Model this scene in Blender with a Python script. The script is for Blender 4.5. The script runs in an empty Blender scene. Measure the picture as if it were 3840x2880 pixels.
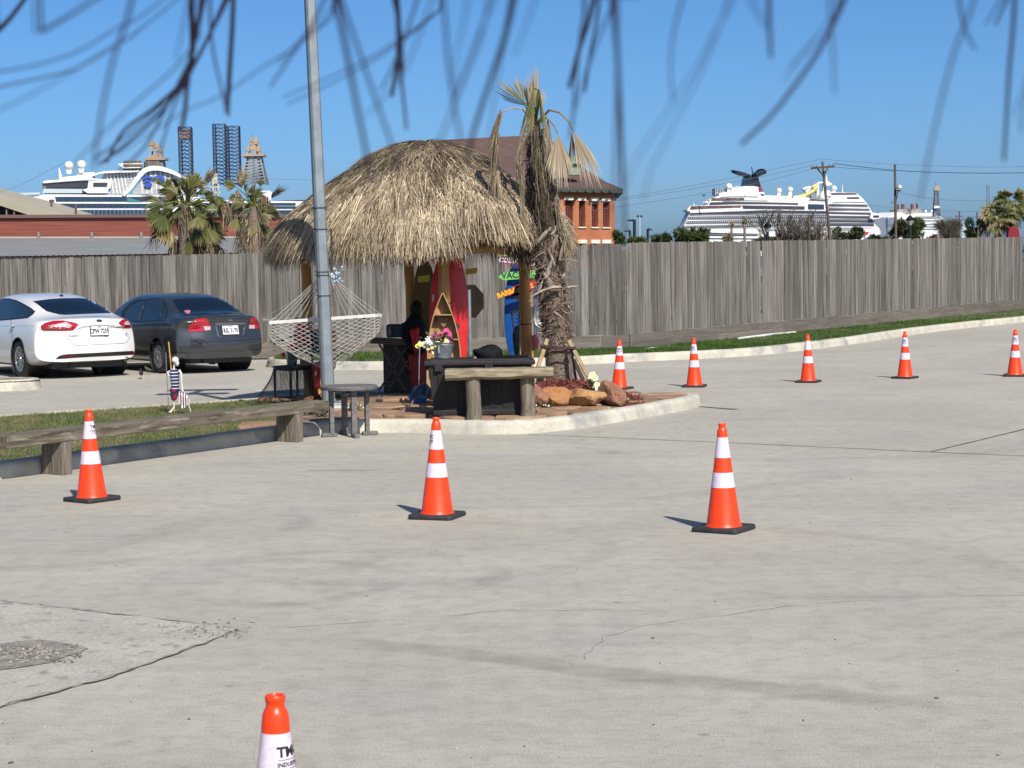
import bpy, bmesh, math, random
import numpy as np
from mathutils import Vector, Matrix
from mathutils.bvhtree import BVHTree
from mathutils.geometry import tessellate_polygon
random.seed(7); rng = np.random.default_rng(7)
R = math.radians
scene = bpy.context.scene
col = scene.collection

# ------------------------------------------------------------------ camera
FPX = 7000.0                      # focal length in pixels of the 3840-wide photograph
CAMH = 1.75
PITCH = math.atan(430 / FPX); ROLL = 0.0155
_fw = Vector((0, math.cos(PITCH), -math.sin(PITCH)))
_up0 = Vector((0, math.sin(PITCH), math.cos(PITCH))); _rt0 = Vector((1, 0, 0))
_rt = _rt0 * math.cos(ROLL) - _up0 * math.sin(ROLL)
_up = _up0 * math.cos(ROLL) + _rt0 * math.sin(ROLL)
CAM = Vector((0, 0, CAMH))
cam_data = bpy.data.cameras.new('camera'); cam = bpy.data.objects.new('camera', cam_data); col.objects.link(cam)
M3 = Matrix((_rt, _up, -_fw)).transposed()
cam.matrix_world = Matrix.Translation(CAM) @ M3.to_4x4()
cam_data.sensor_width = 36; cam_data.lens = FPX / 3840 * 36
cam_data.clip_start = 0.05; cam_data.clip_end = 9000
cam_data.dof.use_dof = True; cam_data.dof.focus_distance = 24; cam_data.dof.aperture_fstop = 19.5
scene.camera = cam

# ------------------------------------------------------------------ light
SUN_EL = R(42)
LDIR = Vector((-0.40 * math.cos(SUN_EL), 0.9165 * math.cos(SUN_EL), -math.sin(SUN_EL))).normalized()   # way the light travels
world = bpy.data.worlds.new('World'); scene.world = world; world.use_nodes = True
wn = world.node_tree.nodes; wl = world.node_tree.links
for n in list(wn): wn.remove(n)
sky = wn.new('ShaderNodeTexSky'); sky.sky_type = 'NISHITA'; sky.sun_disc = False
sky.sun_elevation = SUN_EL
sky.sun_rotation = math.atan2(-LDIR.x, -LDIR.y)
sky.altitude = 0; sky.air_density = 0.6; sky.dust_density = 1.5; sky.ozone_density = 8.0
gam = wn.new('ShaderNodeGamma'); gam.inputs[1].default_value = 1.0
hsv = wn.new('ShaderNodeHueSaturation'); hsv.inputs['Hue'].default_value = .4945; hsv.inputs['Saturation'].default_value = 1.10
bg = wn.new('ShaderNodeBackground'); bg.inputs[1].default_value = 0.110
wo = wn.new('ShaderNodeOutputWorld')
wl.new(sky.outputs[0], gam.inputs[0]); wl.new(gam.outputs[0], hsv.inputs['Color']); wl.new(hsv.outputs[0], bg.inputs[0]); wl.new(bg.outputs[0], wo.inputs[0])
sd = bpy.data.lights.new('sun', 'SUN'); sd.energy = 5.0; sd.angle = R(0.53); sd.color = (1, 0.94, 0.85)
sun = bpy.data.objects.new('sun', sd); col.objects.link(sun)
sun.rotation_euler = (-LDIR).to_track_quat('Z', 'Y').to_euler()
vs = scene.view_settings; vs.view_transform = 'Standard'; vs.look = 'None'; vs.gamma = 1; vs.exposure = 0.33; vs.use_curve_mapping = False

# ------------------------------------------------------------------ pixel helpers (measuring the photograph)
def ray(px, py):
    return (_fw + _rt * ((px - 1920) / FPX) - _up * ((py - 1440) / FPX)).normalized()
def gp(px, py, z=0.0):
    d = ray(px, py); t = (z - CAMH) / d.z; return CAM + d * t
def at(px, py, Y):
    d = ray(px, py); return CAM + d * (Y / d.y)
def pxof(p):
    v = Vector(p) - CAM; z = v.dot(_fw); return 1920 + FPX * v.dot(_rt) / z, 1440 - FPX * v.dot(_up) / z
class Plane:
    """a vertical plane through two columns of the photograph at two distances"""
    def __init__(s, xa, Ya, xb, Yb, y=1000):
        a = at(xa, y, Ya); b = at(xb, y, Yb); s.a = Vector((a.x, a.y, 0)); d = Vector((b.x - a.x, b.y - a.y, 0))
        s.u = d.normalized(); s.n = Vector((s.u.y, -s.u.x, 0))
        if s.n.y > 0: s.n = -s.n           # n faces the camera
    def hit(s, px, py, off=0.0):
        d = ray(px, py); o = s.a + s.n * off
        return CAM + d * ((o - CAM).dot(s.n) / d.dot(s.n))

# ------------------------------------------------------------------ objects
WM = {}
def mw(o): return WM[o.name]
def tag(o, label=None, cat=None, group=None, kind=None):
    if label: o['label'] = label
    if cat: o['category'] = cat
    if group: o['group'] = group
    if kind: o['kind'] = kind
    return o
def thing(name, label, cat, loc=(0, 0, 0), rz=0.0, group=None, rot=None):
    o = bpy.data.objects.new(name, None); o.empty_display_size = 0.2; col.objects.link(o)
    o.location = loc; o.rotation_euler = rot if rot else (0, 0, rz)
    WM[o.name] = Matrix.LocRotScale(Vector(loc), o.rotation_euler.copy(), None)
    return tag(o, label, cat, group)
def settle(o, loc, rot=(0, 0, 0)):
    o.location = loc; o.rotation_euler = rot

class MB:
    def __init__(s): s.v = []; s.f = []; s.m = []; s.t = None
    def add(s, vs, fs, mi=0):
        k = len(s.v); s.v += [tuple(v) for v in vs]; s.f += [tuple(i + k for i in f) for f in fs]; s.m += [mi] * len(fs); return s
    def box(s, c, d, rz=0.0, mi=0, mat=None, bev=0.0):
        hx, hy, hz = d[0] / 2, d[1] / 2, d[2] / 2
        if bev > 0:
            b = min(bev, hx * .9, hy * .9, hz * .9); vs = []; 
            bm = bmesh.new(); bmesh.ops.create_cube(bm, size=1)
            for v in bm.verts: v.co = Vector((v.co.x * 2 * hx, v.co.y * 2 * hy, v.co.z * 2 * hz))
            bmesh.ops.bevel(bm, geom=bm.edges[:], offset=b, segments=2, affect='EDGES', profile=.5)
            bm.verts.index_update(); vs = [v.co.copy() for v in bm.verts]; fs = [[v.index for v in f.verts] for f in bm.faces]; bm.free()
        else:
            vs = [Vector((x, y, z)) for z in (-hz, hz) for y in (-hy, hy) for x in (-hx, hx)]
            fs = [(0, 2, 3, 1), (4, 5, 7, 6), (0, 1, 5, 4), (2, 6, 7, 3), (1, 3, 7, 5), (0, 4, 6, 2)]
        m = Matrix.Translation(Vector(c)) @ (mat.to_4x4() if mat else Matrix.Rotation(rz, 4, 'Z'))
        return s.add([m @ v for v in vs], fs, mi)
    def beam(s, a, b, w, h, up=(0, 0, 1), mi=0, bev=0.0):
        a = Vector(a); b = Vector(b); x = (b - a).normalized(); u = Vector(up)
        y = u.cross(x); y = y.normalized() if y.length > 1e-6 else Vector((1, 0, 0)); z = x.cross(y)
        return s.box((a + b) / 2, ((b - a).length, w, h), mat=Matrix((x, y, z)).transposed(), mi=mi, bev=bev)
    def tube(s, pts, r, n=8, mi=0, cap=True, squash=1.0):
        pts = [Vector(p) for p in pts]; rs = r if isinstance(r, (list, tuple)) else [r] * len(pts)
        k = len(s.v); ref = None; rows = []
        for i, p in enumerate(pts):
            t = (pts[min(i + 1, len(pts) - 1)] - pts[max(i - 1, 0)]).normalized()
            if ref is None: ref = t.orthogonal().normalized() if abs(t.z) > .95 else t.cross(Vector((0, 0, 1))).normalized()
            ref = (ref - t * ref.dot(t)).normalized(); bi = t.cross(ref)
            rows.append([p + (ref * math.cos(2 * math.pi * j / n) + bi * (math.sin(2 * math.pi * j / n) * squash)) * rs[i] for j in range(n)])
        vs = [v for row in rows for v in row]; fs = []
        for i in range(len(pts) - 1):
            for j in range(n):
                fs.append((i * n + j, i * n + (j + 1) % n, (i + 1) * n + (j + 1) % n, (i + 1) * n + j))
        if cap: fs.append(tuple(range(n - 1, -1, -1))); fs.append(tuple((len(pts) - 1) * n + j for j in range(n)))
        return s.add(vs, fs, mi)
    def lathe(s, prof, c=(0, 0, 0), n=24, mi=0, axis=None, cap=False):
        """prof: (radius, z)"""
        c = Vector(c); A = axis if axis else Matrix.Identity(3); vs = []; fs = []
        for (r, z) in prof:
            for j in range(n):
                a = 2 * math.pi * j / n; vs.append(c + A @ Vector((r * math.cos(a), r * math.sin(a), z)))
        for i in range(len(prof) - 1):
            for j in range(n): fs.append((i * n + j, i * n + (j + 1) % n, (i + 1) * n + (j + 1) % n, (i + 1) * n + j))
        if cap: fs.append(tuple(range(n - 1, -1, -1))); fs.append(tuple((len(prof) - 1) * n + j for j in range(n)))
        return s.add(vs, fs, mi)
    def ball(s, c, r, nu=12, nv=8, mi=0, A=None):
        rx, ry, rz = r if isinstance(r, (tuple, list)) else (r, r, r)
        A = A if A else Matrix.Identity(3); c = Vector(c); vs = [c + A @ Vector((0, 0, -rz))]; fs = []
        for i in range(1, nv):
            th = math.pi * i / nv
            for j in range(nu):
                a = 2 * math.pi * j / nu; vs.append(c + A @ Vector((rx * math.sin(th) * math.cos(a), ry * math.sin(th) * math.sin(a), -rz * math.cos(th))))
        vs.append(c + A @ Vector((0, 0, rz))); L = len(vs) - 1
        for j in range(nu):
            fs.append((0, 1 + (j + 1) % nu, 1 + j)); fs.append((L, 1 + (nv - 2) * nu + j, 1 + (nv - 2) * nu + (j + 1) % nu))
        for i in range(nv - 2):
            for j in range(nu): fs.append((1 + i * nu + j, 1 + i * nu + (j + 1) % nu, 1 + (i + 1) * nu + (j + 1) % nu, 1 + (i + 1) * nu + j))
        return s.add(vs, fs, mi)
    def prism(s, poly, vec, mi=0):
        """poly: 3D points of one flat outline, extruded by vec"""
        poly = [Vector(p) for p in poly]; vec = Vector(vec); n = len(poly)
        nrm = Vector((0, 0, 0))
        for i in range(n): nrm += (poly[i] - poly[0]).cross(poly[(i + 1) % n] - poly[0])
        if nrm.dot(vec) > 0: poly.reverse()
        tri = tessellate_polygon([poly])
        vs = poly + [p + vec for p in poly]; fs = []
        for t in tri:
            a, b, c = t; nn = (poly[b] - poly[a]).cross(poly[c] - poly[a])
            if nn.dot(vec) > 0: t = (a, c, b)
            fs.append(tuple(t)); fs.append((t[0] + n, t[2] + n, t[1] + n))
        for i in range(n): j = (i + 1) % n; fs.append((j, i, i + n, j + n))
        return s.add(vs, fs, mi)
    def xf(s, m): s.v = [tuple(m @ Vector(v)) for v in s.v]; return s
    def mesh(s, name, mats, smooth=None, inv=None):
        me = bpy.data.meshes.new(name)
        vs = s.v if inv is None else [tuple(inv @ Vector(v)) for v in s.v]
        me.from_pydata(vs, [], s.f)
        for m in (mats if isinstance(mats, (list, tuple)) else [mats]): me.materials.append(m)
        if any(s.m): me.polygons.foreach_set('material_index', s.m)
        if smooth is not None:
            me.polygons.foreach_set('use_smooth', [True] * len(me.polygons))
            me.set_sharp_from_angle(angle=R(smooth))
        me.update(); return me

def part(name, mb, mats, parent, smooth=None, world=True, kind=None, label=None):
    """a mesh object under its thing; verts given in world coordinates unless world=False"""
    inv = mw(parent).inverted() if world else None
    me = mb.mesh(name, mats, smooth, inv); o = bpy.data.objects.new(name, me); col.objects.link(o); o.parent = parent
    WM[o.name] = mw(parent).copy()
    return tag(o, label, None, None, kind)
def single(name, mb, mats, label=None, cat=None, group=None, kind=None, smooth=None, base=None):
    vs = np.array(mb.v); 
    if base is None:
        base = Vector(((vs[:, 0].min() + vs[:, 0].max()) / 2, (vs[:, 1].min() + vs[:, 1].max()) / 2, vs[:, 2].min())) if kind is None else Vector((0, 0, 0))
    T = Matrix.Translation(base); me = mb.mesh(name, mats, smooth, T.inverted()); o = bpy.data.objects.new(name, me); col.objects.link(o)
    o.location = base; WM[o.name] = T; return tag(o, label, cat, group, kind)
def copy_thing(o, loc=None, rot=None, label=None):
    c = o.copy(); col.objects.link(c)
    if loc is not None: c.location = loc
    if rot is not None: c.rotation_euler = rot
    if label: c['label'] = label
    WM[c.name] = Matrix.LocRotScale(c.location, c.rotation_euler, None)
    for ch in [x for x in KIDS.get(o.name, [])]:
        d = ch.copy(); col.objects.link(d); d.parent = c
        for g in KIDS.get(ch.name, []):
            e = g.copy(); col.objects.link(e); e.parent = d
    return c
KIDS = {}
def kids_index():
    KIDS.clear()
    for o in col.objects:
        if o.parent: KIDS.setdefault(o.parent.name, []).append(o)

# ------------------------------------------------------------------ materials
ALB = .87
def M(name, c1, c2=None, scale=4.0, stretch=(1, 1, 1), rough=.7, bump=0.0, bdist=.01, bscale=None, metal=0.0, spec=.5, rnd=0.0,
      detail=6, lo=.35, hi=.65, tone=None, coat=0.0, fine=0.0, fscale=60, c3=None, c3scale=1.0, c3lo=.5, c3hi=.7, trans=0.0):
    k_ = 1.0 if name in ('lot_concrete', 'patch_concrete') else ALB
    c1, c2, c3 = [None if c is None else tuple(v * k_ for v in c) for c in (c1, c2, c3)]
    if tone: tone = [(p, tuple(v * k_ for v in c)) for p, c in tone]
    m = bpy.data.materials.new(name); m.use_nodes = True; nt = m.node_tree; N = nt.nodes; L = nt.links
    b = N['Principled BSDF']; b.inputs['Roughness'].default_value = rough; b.inputs['Metallic'].default_value = metal
    b.inputs['Specular IOR Level'].default_value = spec; b.inputs['Coat Weight'].default_value = coat; b.inputs['Coat Roughness'].default_value = .03
    tc = N.new('ShaderNodeTexCoord'); src = tc.outputs['Object']; oi = N.new('ShaderNodeObjectInfo')
    if rnd:
        ad = N.new('ShaderNodeVectorMath'); ad.operation = 'ADD'; mu = N.new('ShaderNodeMath'); mu.operation = 'MULTIPLY'; mu.inputs[1].default_value = 57.0
        L.new(oi.outputs['Random'], mu.inputs[0]); L.new(src, ad.inputs[0]); L.new(mu.outputs[0], ad.inputs[1]); src = ad.outputs[0]
    mp = N.new('ShaderNodeMapping'); mp.inputs['Scale'].default_value = stretch; L.new(src, mp.inputs[0])
    def noise(sc, det=detail, vec=None, ro=.55):
        n = N.new('ShaderNodeTexNoise'); n.inputs['Scale'].default_value = sc; n.inputs['Detail'].default_value = det; n.inputs['Roughness'].default_value = ro
        L.new(vec if vec else mp.outputs[0], n.inputs['Vector']); return n.outputs[0]
    def mix(fac, a, bb, mode='MIX'):
        x = N.new('ShaderNodeMix'); x.data_type = 'RGBA'; x.blend_type = mode
        for s_, v in ((0, fac), (6, a), (7, bb)):
            if hasattr(v, 'type') and hasattr(v, 'node'): L.new(v, x.inputs[s_])
            elif s_ == 0: x.inputs[0].default_value = v
            else: x.inputs[s_].default_value = tuple(v) + (1,) if len(v) == 3 else v
        return x.outputs[2]
    def ramp(v, a, bb):
        r = N.new('ShaderNodeMapRange'); r.inputs[1].default_value = a; r.inputs[2].default_value = bb; L.new(v, r.inputs[0]); return r.outputs[0]
    if tone:
        at_ = N.new('ShaderNodeAttribute'); at_.attribute_name = 'tone'; cr = N.new('ShaderNodeValToRGB'); L.new(at_.outputs['Fac'], cr.inputs[0])
        e = cr.color_ramp.elements
        while len(e) < len(tone): e.new(.5)
        for i, (p, c) in enumerate(tone): e[i].position = p; e[i].color = tuple(c) + (1,)
        c = cr.outputs[0]
    elif c2 is not None: c = mix(ramp(noise(scale), lo, hi), c1, c2)
    else: c = mix(0.0, c1, c1)
    if c3 is not None: c = mix(ramp(noise(c3scale, 5, tc.outputs['Object'] if not rnd else None), c3lo, c3hi), c, c3)
    if fine:
        f = ramp(noise(fscale, 3), .3, .7); v = N.new('ShaderNodeMapRange'); L.new(f, v.inputs[0]); v.inputs[3].default_value = 1 - fine; v.inputs[4].default_value = 1 + fine
        h = N.new('ShaderNodeHueSaturation'); L.new(c, h.inputs['Color']); L.new(v.outputs[0], h.inputs['Value']); c = h.outputs[0]
    if rnd:
        v = N.new('ShaderNodeMapRange'); L.new(oi.outputs['Random'], v.inputs[0]); v.inputs[3].default_value = 1 - rnd; v.inputs[4].default_value = 1 + rnd
        h = N.new('ShaderNodeHueSaturation'); L.new(c, h.inputs['Color']); L.new(v.outputs[0], h.inputs['Value']); c = h.outputs[0]
    L.new(c, b.inputs['Base Color'])
    if bump:
        bn = N.new('ShaderNodeBump'); bn.inputs['Strength'].default_value = bump; bn.inputs['Distance'].default_value = bdist
        L.new(noise(bscale or scale * 2), bn.inputs['Height']); L.new(bn.outputs[0], b.inputs['Normal'])
    if trans:
        ts = N.new('ShaderNodeBsdfTranslucent'); L.new(c, ts.inputs[0]); ms = N.new('ShaderNodeMixShader'); ms.inputs[0].default_value = trans
        L.new(b.outputs[0], ms.inputs[1]); L.new(ts.outputs[0], ms.inputs[2]); L.new(ms.outputs[0], N['Material Output'].inputs[0])
    m['c'] = 1
    return m

def ribbons(name, P, D, S, Ln, W, tone, mat, parent=None, nseg=2, bend=0.0, gravity=0.0, taper=.35, kind='stuff', label=None, cat=None, noise=0.0):
    """many thin blades as ONE mesh: P roots, D directions, S sideways vectors, Ln lengths, W widths, tone 0..1"""
    n = len(P); P = np.asarray(P, float); D = np.asarray(D, float); S = np.asarray(S, float); Ln = np.asarray(Ln, float); W = np.asarray(W, float)
    D = D / np.linalg.norm(D, axis=1, keepdims=True); S = S / np.linalg.norm(S, axis=1, keepdims=True)
    rows = []
    for k in range(nseg + 1):
        t = k / nseg; c = P + D * (Ln * t)[:, None]; c[:, 2] -= gravity * Ln * t * t
        if noise: c += (np.sin(np.arange(n) * 12.9898 + k)[:, None] * S) * (noise * Ln * t)[:, None]
        w = W * (1 - (1 - taper) * t) * .5
        rows.append(np.stack([c - S * w[:, None], c + S * w[:, None]], 1))
    V = np.stack(rows, 1).reshape(-1, 3)     # n, nseg+1, 2, 3
    base = np.arange(n) * (nseg + 1) * 2; F = []
    for k in range(nseg): F.append(np.stack([base + 2 * k, base + 2 * k + 1, base + 2 * k + 3, base + 2 * k + 2], 1))
    F = np.stack(F, 1).reshape(-1, 4)
    if parent is not None:
        inv = np.array(mw(parent).inverted()); V = V @ inv[:3, :3].T + inv[:3, 3]
    me = bpy.data.meshes.new(name); me.vertices.add(len(V)); me.vertices.foreach_set('co', V.ravel().astype(np.float32))
    me.loops.add(F.size); me.loops.foreach_set('vertex_index', F.ravel().astype(np.int32))
    me.polygons.add(len(F)); me.polygons.foreach_set('loop_start', (np.arange(len(F)) * 4).astype(np.int32))
    me.update(calc_edges=True)
    a = me.attributes.new('tone', 'FLOAT', 'POINT'); a.data.foreach_set('value', np.repeat(np.asarray(tone, np.float32), (nseg + 1) * 2))
    me.materials.append(mat); me.validate()
    o = bpy.data.objects.new(name, me); col.objects.link(o)
    if parent is not None: o.parent = parent; WM[o.name] = mw(parent).copy()
    else: WM[o.name] = Matrix.Identity(4)
    return tag(o, label, cat, None, kind)

def text_mb(txt, size, bold=0.0, mi=0, squeeze=1.0, cut=0.0):
    """flat lettering in the xy plane, centred; returns verts, faces"""
    cu = bpy.data.curves.new('lettering', 'FONT'); cu.body = txt; cu.size = size; cu.align_x = 'CENTER'; cu.align_y = 'CENTER'; cu.offset = bold; cu.resolution_u = 2
    o = bpy.data.objects.new('lettering', cu); col.objects.link(o)
    dg = bpy.context.evaluated_depsgraph_get(); me = o.evaluated_get(dg).to_mesh()
    vs = [Vector((v.co.x * squeeze, v.co.y, 0)) for v in me.vertices]; fs = [tuple(p.vertices) for p in me.polygons]
    o.evaluated_get(dg).to_mesh_clear()
    if cut:
        bm = bmesh.new(); bv = [bm.verts.new(v) for v in vs]
        for f in fs:
            try: bm.faces.new([bv[i] for i in f])
            except ValueError: pass
        bmesh.ops.triangulate(bm, faces=bm.faces[:])
        for _ in range(4):
            le = [e for e in bm.edges if e.calc_length() > cut]
            if not le: break
            bmesh.ops.subdivide_edges(bm, edges=le, cuts=1); bmesh.ops.triangulate(bm, faces=bm.faces[:])
        bm.verts.index_update(); vs = [v.co.copy() for v in bm.verts]; fs = [tuple(v.index for v in f.verts) for f in bm.faces]; bm.free()
    bpy.data.objects.remove(o); bpy.data.curves.remove(cu)
    return vs, fs
def lettering(name, txt, size, mat, parent, origin, xdir, ydir, off=.003, bold=0.0, squeeze=1.0, label=None):
    vs, fs = text_mb(txt, size, bold, squeeze=squeeze); x = Vector(xdir).normalized(); y = Vector(ydir).normalized(); n = x.cross(y); o = Vector(origin) + n * off
    mb = MB(); mb.add([o + x * v.x + y * v.y for v in vs], fs); return part(name, mb, mat, parent, label=label)
def poly_at(pts, Y): return [at(x, y, Y) for x, y in pts]
def slab(name, pts, plane, thick, mat, parent, off=0.0, smooth=None, kind=None, label=None):
    """an outline on a vertical plane, built solid: extruded away from the camera by thick, its face off metres proud"""
    mb = MB(); P = [plane.hit(x, y, off) for x, y in pts]; mb.prism(P, -plane.n * thick); return part(name, mb, mat, parent, smooth, kind=kind, label=label)
def catmull(pts, k=6, closed=False):
    pts = [Vector(p) for p in pts]; out = []; n = len(pts)
    for i in range(n if closed else n - 1):
        p0, p1, p2, p3 = (pts[(i - 1) % n] if closed or i > 0 else pts[0]), pts[i], pts[(i + 1) % n], (pts[(i + 2) % n] if closed or i + 2 < n else pts[-1])
        for j in range(k):
            t = j / k; out.append(.5 * ((2 * p1) + (p2 - p0) * t + (2 * p0 - 5 * p1 + 4 * p2 - p3) * t * t + (3 * p1 - p0 - 3 * p2 + p3) * t ** 3))
    if not closed: out.append(pts[-1])
    return out
# ================================================================== the setting
def lot_z(x, y):
    t = (x - 2.36) * .57 + (y - 34.0) * .82
    return .010 * (t + math.sqrt(t * t + 4)) / 2 if t > -20 else 0.0
def lot_pt(px, py, extra=0.0):
    z = 0.0
    for _ in range(6):
        p = gp(px, py, z + extra); z = lot_z(p.x, p.y)
    p.z = z; return p

# --- concrete: blotches, streaks, tyre stains with shapes of their own
def concrete_lot():
    m = M('lot_concrete', (.348, .324, .268), (.415, .386, .322), scale=.35, rough=.88, bump=.5, bdist=.006, bscale=110, fine=.26, fscale=130, c3=(.33, .31, .285), c3scale=.9, c3lo=.48, c3hi=.8)
    nt = m.node_tree; N = nt.nodes; L = nt.links; b = N['Principled BSDF']; cur = b.inputs['Base Color'].links[0].from_socket
    tc = N.new('ShaderNodeTexCoord'); sx = N.new('ShaderNodeSeparateXYZ'); L.new(tc.outputs['Object'], sx.inputs[0])
    def math_(op, a, b_=None):
        x = N.new('ShaderNodeMath'); x.operation = op
        for i, v in enumerate((a, b_)):
            if v is None: continue
            if isinstance(v, (int, float)): x.inputs[i].default_value = v
            else: L.new(v, x.inputs[i])
        return x.outputs[0]
    def noise(sc, st=(1, 1, 1), det=5, rot=0):
        mp = N.new('ShaderNodeMapping'); mp.inputs['Scale'].default_value = st; mp.inputs['Rotation'].default_value = (0, 0, rot); L.new(tc.outputs['Object'], mp.inputs[0])
        n = N.new('ShaderNodeTexNoise'); n.inputs['Scale'].default_value = sc; n.inputs['Detail'].default_value = det; L.new(mp.outputs[0], n.inputs[0]); return n.outputs[0]
    def rng_(v, a, b_, c=0., d=1.):
        r = N.new('ShaderNodeMapRange'); L.new(v, r.inputs[0]); r.inputs[1].default_value = a; r.inputs[2].default_value = b_; r.inputs[3].default_value = c; r.inputs[4].default_value = d; return r.outputs[0]
    def darken(cur, mask, c):
        x = N.new('ShaderNodeMix'); x.data_type = 'RGBA'; x.blend_type = 'MULTIPLY'; L.new(mask, x.inputs[0]); L.new(cur, x.inputs[6]); x.inputs[7].default_value = tuple(c) + (1,); return x.outputs[2]
    warp = noise(.5, det=3)
    def band(p, q, half, strength, soft=.06):
        a = gp(*p); c = gp(*q); d = (c - a).normalized(); nx, ny = -d.y, d.x; c0 = nx * a.x + ny * a.y
        dist = math_('ABSOLUTE', math_('ADD', math_('ADD', math_('MULTIPLY', sx.outputs[0], nx), math_('MULTIPLY', sx.outputs[1], ny)), math_('ADD', math_('MULTIPLY', warp, .35), -c0 - .175)))
        k = rng_(dist, half, half + soft, 1, 0); t = math_('ADD', math_('MULTIPLY', sx.outputs[0], d.x), math_('MULTIPLY', sx.outputs[1], d.y)); ta = d.x * a.x + d.y * a.y; tb = d.x * c.x + d.y * c.y
        k = math_('MULTIPLY', k, rng_(t, min(ta, tb), min(ta, tb) + .8)); k = math_('MULTIPLY', k, rng_(t, max(ta, tb) - .8, max(ta, tb), 1, 0))
        return math_('MULTIPLY', math_('MULTIPLY', k, rng_(noise(3, det=4), .35, .6, .45, 1)), strength)
    for args in (((1050, 2380), (3840, 2700), .075, .62), ((900, 2060), (1250, 2075), .03, .5), ((3200, 2370), (3500, 2400), .05, .5), ((600, 2600), (1500, 2530), .06, .3),
                 ((1380, 2330), (2600, 2350), .03, .3), ((2500, 2250), (3840, 2235), .012, .5), ((2200, 1900), (3400, 1760), .10, .22), ((100, 2120), (900, 1920), .12, .22)):
        cur = darken(cur, band(*args), (.60, .58, .57))
    for (px, py, r, w, s) in ((1250, 2160, .95, .05, .38), (1000, 2180, .75, .04, .35), (250, 1990, 1.6, .07, .32), (3000, 1640, 2.3, .1, .3), (1500, 2060, 1.3, .05, .25), (2500, 2150, 1.9, .08, .25)):
        p = gp(px, py); dx = math_('ADD', sx.outputs[0], -p.x); dy = math_('ADD', sx.outputs[1], -p.y)
        dd = math_('SQRT', math_('ADD', math_('MULTIPLY', dx, dx), math_('MULTIPLY', dy, dy))); k = rng_(math_('ABSOLUTE', math_('ADD', dd, -r)), w, w + .06, 1, 0)
        k = math_('MULTIPLY', k, rng_(noise(1.2, det=3), .42, .6, 0, s)); cur = darken(cur, k, (.62, .6, .6))
    # long dragged streaks, spots of oil and gum, pale scuffs
    cur = darken(cur, rng_(noise(1.3, (.35, 3.2, 1), 6, .35), .52, .72, 0, .26), (.68, .67, .66))
    cur = darken(cur, rng_(noise(1.1, (.25, 4.0, 1), 6, -.25), .55, .72, 0, .2), (.66, .65, .65))
    cur = darken(cur, rng_(noise(7, (1, 1, 1), 9), .44, .66, 0, .34), (.66, .65, .63)); cur = darken(cur, rng_(noise(22, (.6, 1.5, 1), 6), .52, .66, 0, .35), (.62, .6, .58))
    vo = N.new('ShaderNodeTexVoronoi'); vo.inputs['Scale'].default_value = 1.6; L.new(tc.outputs['Object'], vo.inputs[0])
    wv = math_('ADD', vo.outputs['Distance'], math_('MULTIPLY', noise(9), .06))
    cur = darken(cur, rng_(wv, .055, .075, .6, 0), (.5, .48, .46))
    ag = N.new('ShaderNodeTexVoronoi'); ag.inputs['Scale'].default_value = 190; L.new(tc.outputs['Object'], ag.inputs[0])
    cur = darken(cur, rng_(ag.outputs['Distance'], .08, .42, .75, 0), (.62, .6, .58))
    L.new(cur, b.inputs['Base Color']); return m
m_lot = concrete_lot()
mb = MB(); xs = np.arange(-16, 30.1, 1.0); ys = np.arange(-4, 66.1, 1.0)
for y in ys:
    for x in xs: mb.v.append((x, y, lot_z(x, y)))
nx = len(xs)
for j in range(len(ys) - 1):
    for i in range(nx - 1): k = j * nx + i; mb.f.append((k, k + 1, k + 1 + nx, k + nx)); mb.m.append(0)
lot = single('parking_lot', mb, m_lot, kind='structure', smooth=60)
m_ground = M('ground_earth', (.12, .11, .08), (.10, .12, .05), scale=.05, rough=.95)
mb = MB(); mb.add([(-6000, -400, -.35), (6000, -400, -.35), (6000, 8000, -.35), (-6000, 8000, -.35)], [(0, 1, 2, 3)])
single('ground', mb, m_ground, kind='structure')

def ground_strip(mb, pts, w, lift=.004, jitter=0.0, per=None):
    pts = [Vector(p) for p in pts]
    n = len(pts)
    L_, R_ = [], []
    for i, p in enumerate(pts):
        d = (pts[min(i + 1, n - 1)] - pts[max(i - 1, 0)]); d.z = 0; d.normalize(); s = Vector((-d.y, d.x, 0)); ww = w * (1 + jitter * (random.random() - .5) * 2) / 2
        for arr, sg in ((L_, 1), (R_, -1)):
            q = p + s * ww * sg; arr.append((q.x, q.y, lot_z(q.x, q.y) + lift))
    mb.add(L_ + R_, [(i + 1, i, n + i, n + i + 1) for i in range(n - 1)])
def densify(pts, step=.3, wob=0.0):
    out = []
    for a, b in zip(pts[:-1], pts[1:]):
        n = max(1, int((b - a).length / step))
        for i in range(n):
            q = a.lerp(b, i / n); out.append(q + Vector((random.uniform(-wob, wob), random.uniform(-wob, wob), 0)))
    out.append(pts[-1]); return out
m_joint = M('joint_filler', (.10, .09, .08), (.17, .155, .14), scale=8, rough=.95)
mb = MB()
J = [gp(1980, 1630), gp(2640, 1657), gp(3490, 1696), gp(4100, 1722)]
ground_strip(mb, densify(J, .3, .004), .022, jitter=.4)
ground_strip(mb, densify([gp(3490, 1696), gp(4100, 1548)], .3, .004), .026, lift=.0045, jitter=.3)
ground_strip(mb, densify([lot_pt(2560, 1520), lot_pt(2760, 1536)], .3, .01), .08, lift=.0047, jitter=.9)
for a, b, w in (((1150, 1765), (1430, 1765), .010), ((2245, 1700), (2380, 1705), .01)):
    ground_strip(mb, densify([gp(*a), gp(*b)], .2, .02), w, lift=.004, jitter=.8)
single('pavement_joint', mb, m_joint, kind='structure')
m_crack = M('crack', (.30, .275, .23), (.50, .46, .39), scale=20, rough=.95)
mb = MB()
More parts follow.
